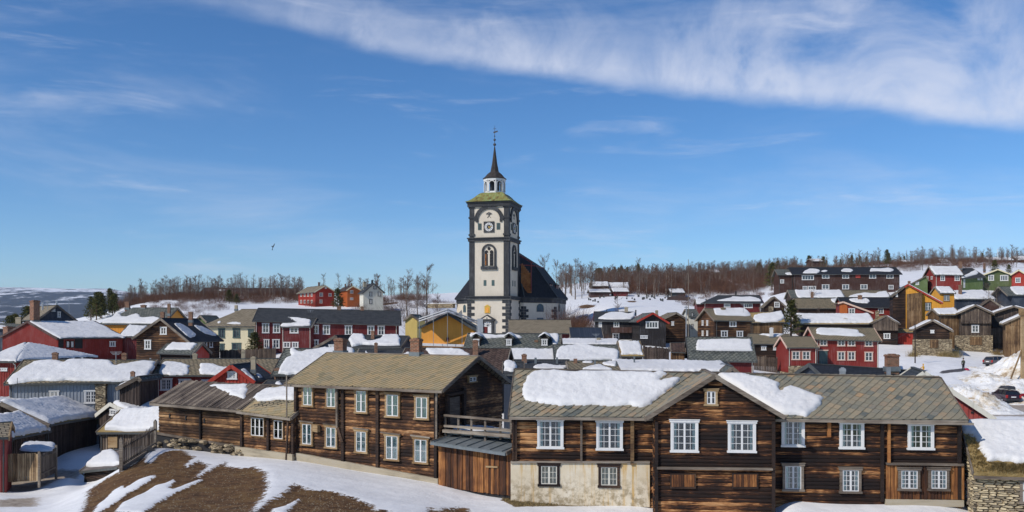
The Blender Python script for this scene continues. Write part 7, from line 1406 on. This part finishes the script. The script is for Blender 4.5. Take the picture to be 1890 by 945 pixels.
pole('antenna_mast', 'thin aerial mast beside the pale gable flue on the far side of the valley houses', 'mast', 127.5, 160, 552, .05, GALV, 600); pole('yard_rod', 'thin upright rod over the yard sheds', 'rod', 32, 68, 700, .025, IRON, 770)
pole('garden_post', 'square concrete post by the plank fence, before the cream house', 'post', 449, 128, 647, .35, CONC)
# big timber post with brace, right edge
t_ = thing('timber_post', 'yellowish squared timber post with a diagonal brace at the picture edge', 'post', (at(1888, 120)[0], 120, gz(*at(1888, 120)))); zt = W(0, 582, 120).z-t_.location.z
m = MB(); m.box((-.22, -.2, -.5), (.22, .2, zt)); m.build('shaft', TANW, t_); m = MB(); m.box((-.4, -.3, zt), (.5, .3, zt+.9)); m.build('cap_box', TANW, t_); m = MB(); m.beam((-2.0, -.1, .2), (-.1, -.1, zt*.55), .14, .16); m.build('brace', TANW, t_)
m = MB(); m.box((-2.4, -.3, -.1), (1, .3, .18)); m.build('foot_sill', DKW, t_)
# rubble retaining wall with snow near the church
p0, p1 = at(790, 236), at(838, 232); zt = (HY-561)/F*234; t_ = thing('rubble_wall', 'low rubble retaining wall capped with snow at the left of the church', 'wall', (p0[0], p0[1], zt)); d = Vector((p1[0]-p0[0], p1[1]-p0[1], 0)); m = MB(); m.beam(Vector((0, 0, -.5)), d+Vector((0, 0, -.5)), 1.0, 1.1); m.build('stones', STONE, t_)
co, hh, f = snow_sheet([(-1, -.4), (d.x+.5, -.9), (d.x+.5, 6), (-1, 6)], .6, .5, .4, seed=9); m = MB(); m.add([(c[0], c[1], z+.03) for c, z in zip(co, hh)], f); m.build('snow_cap', SNOW, t_, smooth=True)
# grey turf slab on the snow field
p = at(1254, 300); t_ = thing('turf_roof_dugout', 'sunken grey turf roof poking out of the snow field below the birch wood', 'roof', (p[0], p[1], gz(*p)-.2)); m = MB(); m.prism([(-4.2, 0, .2), (-1, -.8, -.6), (2.8, 0, .2), (4.2, 3, 1.1), (.5, 4.5, 1.7), (-3, 3.5, 1.2)], (0, 0, .3)); m.build('turf', SL_BR, t_)
rg_ = random.Random(5)
for i in range(34):
    px = rg_.uniform(1085, 1235); Yd = rg_.uniform(285, 325); x = (px-CX)/F*Yd; w_ = rg_.uniform(.35, .6); hh = rg_.uniform(.5, .95); m = MB(); m.prism([(-w_/2, 0, -.3), (w_/2, 0, -.3), (w_/2, 0, hh*.8), (w_*.25, 0, hh), (-w_*.25, 0, hh), (-w_/2, 0, hh*.8)], (0, .25, 0))
    obj('gravestone', m.mesh('gravestone', GREYP), None, (x, Yd, gz(x, Yd)), rg_.uniform(-.2, .2), label='dark upright gravestone in the snowy churchyard below the wood', category='gravestone', group='gravestones in the snowy churchyard')

# ================================================================== people, sledges, cars, bird
def skin_body(name, nodes, edges, mat, parent, sub=1):
    me = bpy.data.meshes.new(name); me.from_pydata([n_[0] for n_ in nodes], edges, []); o = obj(name, me, parent); md_ = o.modifiers.new('skin', 'SKIN'); md_.use_smooth_shade = True
    for v, n_ in zip(me.skin_vertices[0].data, nodes): v.radius = (n_[1], n_[2] if len(n_) > 2 else n_[1])
    me.skin_vertices[0].data[0].use_root = True; s = o.modifiers.new('sub', 'SUBSURF'); s.levels = sub; s.render_levels = sub; me.materials.append(mat); return o
SKINM = flat('skin', (.5, .28, .2), .6); OLIVE = flat('olive_jacket', (.05, .055, .035), .9); TROU = flat('dark_trousers', (.012, .012, .018), .9); YJ = flat('yellow_snowsuit', (.62, .34, .02), .8); HAIR = flat('dark_hair', (.03, .02, .012), .8); PINK = flat('pink_plastic', (.45, .03, .09), .4); CAP = flat('dark_cap', (.02, .02, .022), .9)
def limb(r, side, sh, el, ha, rj, mat, glove):
    skin_body('sleeve', [(sh, rj), (el, rj*.85), (ha, rj*.62)], [(0, 1), (1, 2)], mat, r)
    h = Vector(ha); d = (h-Vector(el)).normalized(); nodes = [(h, .030, .02), (h+d*.09, .040, .02)]; ed = [(0, 1)]
    for k in range(4):
        b = h+d*.10+Vector((0, (k-1.5)*.019, 0)); L = (.065, .078, .072, .055)[k]; nodes += [(b, .009), (b+d*L*.5+Vector((.004, 0, 0)), .0085), (b+d*L+Vector((.014*-side, 0, 0)), .007)]; q = len(nodes); ed += [(1, q-3), (q-3, q-2), (q-2, q-1)]
    b = h+d*.035+Vector((0, -.035, 0)); nodes += [(b, .011), (b+d*.045+Vector((0, -.02, 0)), .009)]; q = len(nodes); ed += [(0, q-2), (q-2, q-1)]
    skin_body('hand', nodes, ed, glove, r)
p = at(1778, 129); man = thing('person', 'person in olive jacket and dark trousers seen from behind on the cleared road', 'person', (p[0], p[1], gz(*p)), R(8))
skin_body('trousers', [((0, 0, .92), .15, .12), ((-.09, 0, .86), .10), ((-.10, -.01, .48), .075), ((-.11, .01, .10), .055), ((.09, 0, .86), .10), ((.10, .02, .48), .075), ((.12, .0, .10), .055)], [(0, 1), (1, 2), (2, 3), (0, 4), (4, 5), (5, 6)], TROU, man)
for s_ in (-.11, .12): skin_body('boot', [((s_, -.02, .07), .055), ((s_, .10, .05), .05), ((s_, .19, .04), .035)], [(0, 1), (1, 2)], TROU, man)
skin_body('jacket', [((0, 0, .90), .17, .13), ((0, 0, 1.15), .17, .12), ((0, 0, 1.38), .20, .12), ((0, 0, 1.49), .09, .08)], [(0, 1), (1, 2), (2, 3)], OLIVE, man)
limb(man, -1, (-.19, 0, 1.42), (-.25, .02, 1.14), (-.22, .1, .92), .06, OLIVE, SKINM); limb(man, 1, (.19, 0, 1.42), (.26, .02, 1.14), (.23, .1, .92), .06, OLIVE, SKINM)
hd = MB(); hd.lathe([(.03, -.13), (.06, -.11), (.082, -.05), (.09, .02), (.085, .08), (.05, .12), (.01, .135)], 14, (0, .01, 1.65)); hd.tube((0, 0, 1.46), (0, 0, 1.56), .055, .05, 8); hd.lathe([(.012, -.02), (.016, 0), (.006, .025)], 6, (0, .1, 1.64)); 
for s_ in (-1, 1): hd.lathe([(.008, -.03), (.02, 0), (.008, .03)], 6, (s_*.092, .0, 1.65)); hd.lathe([(.004, -.008), (.01, 0), (.004, .008)], 6, (s_*.03, .085, 1.67))
hd.box((-.025, .085, 1.585), (.025, .1, 1.595)); hd.build('head', SKINM, man, True); m = MB(); m.lathe([(.098, -.02), (.102, .03), (.09, .09), (.05, .13), (.01, .14)], 14, (0, 0, 1.67)); m.build('cap', CAP, man, True)
def sledge(px, Y, lb, L=.9, mat=PINK, rz=0):
    p = at(px, Y); t_ = thing('sledge', lb, 'sledge', (p[0], p[1], gz(*p)+.03), rz); m = MB(); w_ = .24
    prof = [(-L/2, .16), (-L/2+.05, .03), (L*.3, .02), (L*.48, .16), (L*.5, .24)]
    for i in range(len(prof)-1):
        (a, z0), (b, z1) = prof[i], prof[i+1]; m.add([(a, -w_, z0), (b, -w_, z1), (b, w_, z1), (a, w_, z0), (a, -w_, z0+.03), (b, -w_, z1+.03), (b, w_, z1+.03), (a, w_, z0+.03)], [(0,3,2,1),(4,5,6,7),(0,1,5,4),(2,3,7,6)])
    m.build('hull', mat, t_)
    for s_ in (-1, 1): m = MB(); m.box((-L/2, s_*w_-.02, .04), (L*.45, s_*w_+.02, .2)); m.build('rim', mat, t_)
    return t_
sledge(1784.5, 129.5, 'pink plastic sledge lying on the road behind the person in olive', .9, PINK, R(70)); sledge(1694.5, 128, 'pink sledge with the yellow-clad child at its end', 1.5, PINK, 0)
p = at(1704.5, 128); kid = thing('person', 'child in yellow snowsuit sitting with bent back at the end of the pink sledge', 'person', (p[0], p[1], gz(*p)), 0)
skin_body('snowsuit', [((.1, 0, .2), .15, .13), ((.06, 0, .45), .15, .12), ((-.02, 0, .68), .14, .1), ((-.04, 0, .76), .07), ((-.15, -.09, .22), .085), ((-.42, -.11, .30), .075), ((-.72, -.11, .14), .055), ((-.15, .09, .22), .085), ((-.42, .11, .30), .075), ((-.72, .11, .14), .055)], [(0, 1), (1, 2), (2, 3), (0, 4), (4, 5), (5, 6), (0, 7), (7, 8), (8, 9)], YJ, kid)
limb(kid, -1, (-.02, -.15, .68), (-.15, -.18, .5), (-.36, -.1, .42), .05, YJ, TROU); limb(kid, 1, (-.02, .15, .68), (-.15, .18, .5), (-.36, .1, .42), .05, YJ, TROU)
m = MB(); m.lathe([(.03, -.12), (.07, -.07), (.085, 0), (.08, .06), (.04, .11), (.01, .12)], 12, (-.06, 0, .88)); m.build('head', SKINM, kid, True); m = MB(); m.lathe([(.1, -.08), (.105, 0), (.095, .08), (.05, .13), (.01, .14)], 12, (-.03, 0, .89)); m.build('hood', YJ, kid, True)
for s_ in (-.11, .11): skin_body('boot', [((-.72, s_, .1), .05), ((-.78, s_, .2), .035)], [(0, 1)], TROU, kid)

def carpaint(name, col): return M(name, lambda n, b: (n.put(b.inputs['Base Color'], (*col, 1)), setattr(b.inputs['Coat Weight'], 'default_value', .6), setattr(b.inputs['Metallic'], 'default_value', .2)), .35, spec=.5)
TYRE = flat('tyre', (.012, .012, .012), .9); RIM = flat('alloy', (.4, .4, .42), .35, .8); TAIL = flat('tail_lamp', (.35, .01, .01), .2); LAMP = flat('head_lamp', (.6, .6, .6), .1); PLATE = flat('number_plate', (.75, .75, .75), .5); CGL = flat('car_glass', (.012, .015, .02), .05, 0, .9)
def car(label, px, Y, rz, col, box=False):
    p = at(px, Y); t_ = thing('parked_car', label, 'car', (p[0], p[1], gz(*p)), rz); hw = .9
    # side profile, nose toward +x
    prof = [(-2.25, .38), (-2.28, .62), (-2.2, .95), (-2.12, 1.02), (-1.2, 1.04), (.55, 1.0), (1.0, .95), (1.75, .85), (2.15, .7), (2.25, .5), (2.22, .3), (1.85, .26), (1.78, .26), (1.72, .46), (1.6, .6), (1.4, .66), (1.2, .6), (1.08, .46), (1.02, .26), (-.98, .26), (-1.05, .46), (-1.18, .6), (-1.38, .66), (-1.58, .6), (-1.7, .46), (-1.76, .28)]
    m = MB(); k = len(prof); A = [(x, -hw+(.05 if z > .9 else 0)+.12*max(0, abs(x)-1.7), z) for x, z in prof]; B = [(x, -y, z) for x, y, z in A]; m.add(A+B, [tuple(range(k))[::-1], tuple(range(k, 2*k))]+[(i, (i+1)%k, k+(i+1)%k, k+i) for i in range(k)]); m.build('body', col, t_)
    gh = [(-2.1, 1.02), (-1.85, 1.40), (-1.6, 1.47), (-.2, 1.5), (.3, 1.44), (1.0, .98)]; m = MB(); k = len(gh); yy = lambda z: hw-.04-.28*max(0, z-1.0)/.5*.8
    A = [(x, -yy(z), z) for x, z in gh]; B = [(x, yy(z), z) for x, z in gh]; m.add(A+B, [tuple(range(k)), tuple(range(k, 2*k))[::-1]]+[(i, k+i, k+i+1, i+1) for i in range(k-1)]); m.build('cabin_glass', CGL, t_)
    m = MB()
    for s_ in (-1, 1):
        for i in (0, 3): a, b = gh[i], gh[i+1] if i == 0 else gh[5]; m.beam((a[0], s_*yy(a[1]), a[1]), (b[0], s_*yy(b[1]), b[1]), .06, .09)
        m.beam((-1.1, s_*(yy(1.02)+.005), 1.0), (-1.05, s_*(yy(1.48)+.005), 1.49), .05, .1); m.beam((-.1, s_*(yy(1.02)+.005), 1.0), (-.1, s_*(yy(1.48)+.005), 1.5), .05, .1)
    m.build('pillars', col, t_); m = MB(); m.prism([(-1.88, -.62, 1.42), (.3, -.62, 1.45), (.3, .62, 1.45), (-1.88, .62, 1.42)], (0, 0, .075)); m.build('car_roof', col, t_)
    for x in (-1.38, 1.4):
        for s_ in (-1, 1):
            w_ = MB(); w_.tube((0, -s_*.0, 0), (0, s_*.2, 0), .33, n=18); wo = w_.build('wheel', TYRE, t_); wo.location = (x, s_*(hw-.2), .33); r_ = MB(); r_.tube((0, s_*.17, 0), (0, s_*.215, 0), .2, .16, n=10); r_.build('rim', RIM, wo)
    for s_ in (-1, 1): m = MB(); m.box((-2.30, s_*.78-.12, .66), (-2.2, s_*.78+.1, 1.0)); m.build('tail_light', TAIL, t_); m = MB(); m.box((2.08, s_*.66-.17, .58), (2.26, s_*.66+.17, .74)); m.build('headlight', LAMP, t_); m = MB(); m.box((.62, s_*.98-.09, .98), (.8, s_*.98+.09, 1.12)); m.build('wing_mirror', col, t_)
    m = MB(); m.box((-2.33, -.85, .34), (-2.22, .85, .56)); m.build('bumper', IRON, t_); m = MB(); m.box((-2.31, -.27, .70), (-2.26, .27, .82)); m.build('number_plate', PLATE, t_)
    if box:
        for s_ in (-1, 1): m = MB(); m.beam((-1.7, s_*.55, 1.56), (.2, s_*.55, 1.58), .05, .05); m.build('roof_rail', IRON, t_)
        b_ = thing('roof_box', 'grey-black streamlined luggage box on the roof of the maroon car', 'roof box', t_.matrix_basis @ Vector((-.7, 0, 1.6)), rz); m = MB(); pr = [(-1.15, .04), (-1.1, .3), (-.8, .38), (.5, .36), (1.15, .18), (1.3, .06)]; k = len(pr); A = [(x, -.42*(1-.25*(x > 1)), z) for x, z in pr]; B = [(x, -y, z) for x, y, z in A]; m.add(A+B, [tuple(range(k)), tuple(range(k, 2*k))[::-1]]+[(i, k+i, k+(i+1)%k, (i+1)%k) for i in range(k)]); m.build('lid', IRON, b_)
        m = MB(); m.box((-1.16, -.44, .02), (1.2, .44, .08)); m.build('tray', GREYP, b_)
    return t_
car('maroon estate car with a roof box, rear towards us beyond the dirty snow bank', 1853, 109, R(88), carpaint('maroon_paint', (.028, .008, .014)), True)
car('grey-brown estate car half hidden behind the ploughed snow', 1843, 140, R(22), carpaint('taupe_paint', (.14, .115, .10)))
car('red car cut off at the picture edge by the snow bank', 1921, 108, R(120), carpaint('red_car_paint', (.25, .01, .02)))
# bird
b = W(503, 455.5, 120); bd = thing('bird', 'small dark bird with raised wings alone in the blue sky', 'bird', b); skin_body('body', [((.05, 0, -.05), .06), ((.10, 0, .06), .075), ((.16, 0, .2), .045), ((.19, 0, .27), .035), ((-.02, 0, -.25), .03)], [(0, 1), (1, 2), (2, 3), (0, 4)], CAP, bd)
m = MB(); m.add([(.1, 0, .1), (-.1, .05, .12), (-.22, .1, .10), (-.1, .05, .03), (.05, 0, -.02)], [(0, 1, 2, 3, 4)]); m.add([(.1, -.01, .1), (-.1, .04, .11), (-.22, .09, .09), (-.1, .04, .02), (.05, -.01, -.03)], [(4, 3, 2, 1, 0)]); m.build('wing', CAP, bd)
m = MB(); m.add([(.12, 0, .14), (.2, -.1, .30), (.30, -.2, .42), (.34, -.18, .36), (.2, -.05, .05)], [(0, 1, 2, 3, 4)]); m.add([(.12, .01, .14), (.2, -.09, .31), (.30, -.19, .41), (.34, -.17, .35), (.2, -.04, .04)], [(4, 3, 2, 1, 0)]); m.build('wing', CAP, bd)
m = MB(); m.add([(-.02, 0, -.2), (-.1, 0, -.42), (.06, 0, -.44)], [(0, 1, 2)]); m.add([(-.02, .01, -.2), (-.1, .01, -.42), (.06, .01, -.44)], [(2, 1, 0)]); m.build('tail', CAP, bd)

# roof aerials and a few wires
def aerial(label, px, Y, ytop, ybot):
    p = W(px, ybot, Y); t_ = thing('aerial', label, 'aerial', p); h = W(px, ytop, Y).z-p.z; m = MB(); m.tube((0, 0, -.6), (0, 0, h), .03, n=5); m.build('mast', GALV, t_)
    for k, z in enumerate((.95, .8, .65)): m = MB(); m.beam((-.5+.1*k, 0, h*z), (.5-.1*k, 0, h*z), .025, .03); m.build('rod', GALV, t_)
aerial('thin aerial on the slate-black roof of the long red house', 573, 142, 572, 590); aerial('small aerial on the ridge of the grey-blue house', 214, 80, 649, 664); aerial('aerial over the dark gabled house by the valley', 88, 146, 556, 566)
aerial('tiny aerial above the snow ridge beside the church foot', 1100, 118, 616, 626); aerial('aerial on the log house with mossy roof', 1372, 152, 560, 570)
def wire(label, a, b, sag):
    A, B = W(*a), W(*b); t_ = thing('overhead_wire', label, 'wire', A); m = MB(); P = [A.lerp(B, i/14)-A-Vector((0, 0, sag*4*(i/14)*(1-i/14))) for i in range(15)]
    for i in range(14): m.tube(P[i], P[i+1], .014, n=4, cap=False)
    m.build('cable', IRON, t_)
wire('thin overhead wire from the brown pole towards the stone cellar barn', (1689, 602, 136), (1752, 600, 150), .6); wire('thin overhead wire from the brown pole to the two-storey red house', (1689, 602, 136), (1621, 628, 126), .7); wire('thin overhead wire from the lamp pole to the mossy roofed log house', (1266.5, 570, 140), (1321, 590, 149), .5)
# ================================================================== air
m = MB(); m.box((-14000, -60, -120), (14000, 9800, 420)); hz = bpy.data.materials.new('air'); hz.use_nodes = True; n = NT(hz.node_tree); n.n.clear()
v = n.node('ShaderNodeVolumePrincipled'); v.inputs['Density'].default_value = 4.5e-5; v.inputs['Color'].default_value = (.62, .76, 1, 1); v.inputs['Anisotropy'].default_value = .2
o_ = n.node('ShaderNodeOutputMaterial'); n.l.new(v.outputs[0], o_.inputs['Volume']); ho = m.build('haze', hz, None, kind='stuff')
S.cycles.volume_bounces = 0; S.cycles.volume_step_rate = 10; S.cycles.volume_max_steps = 16
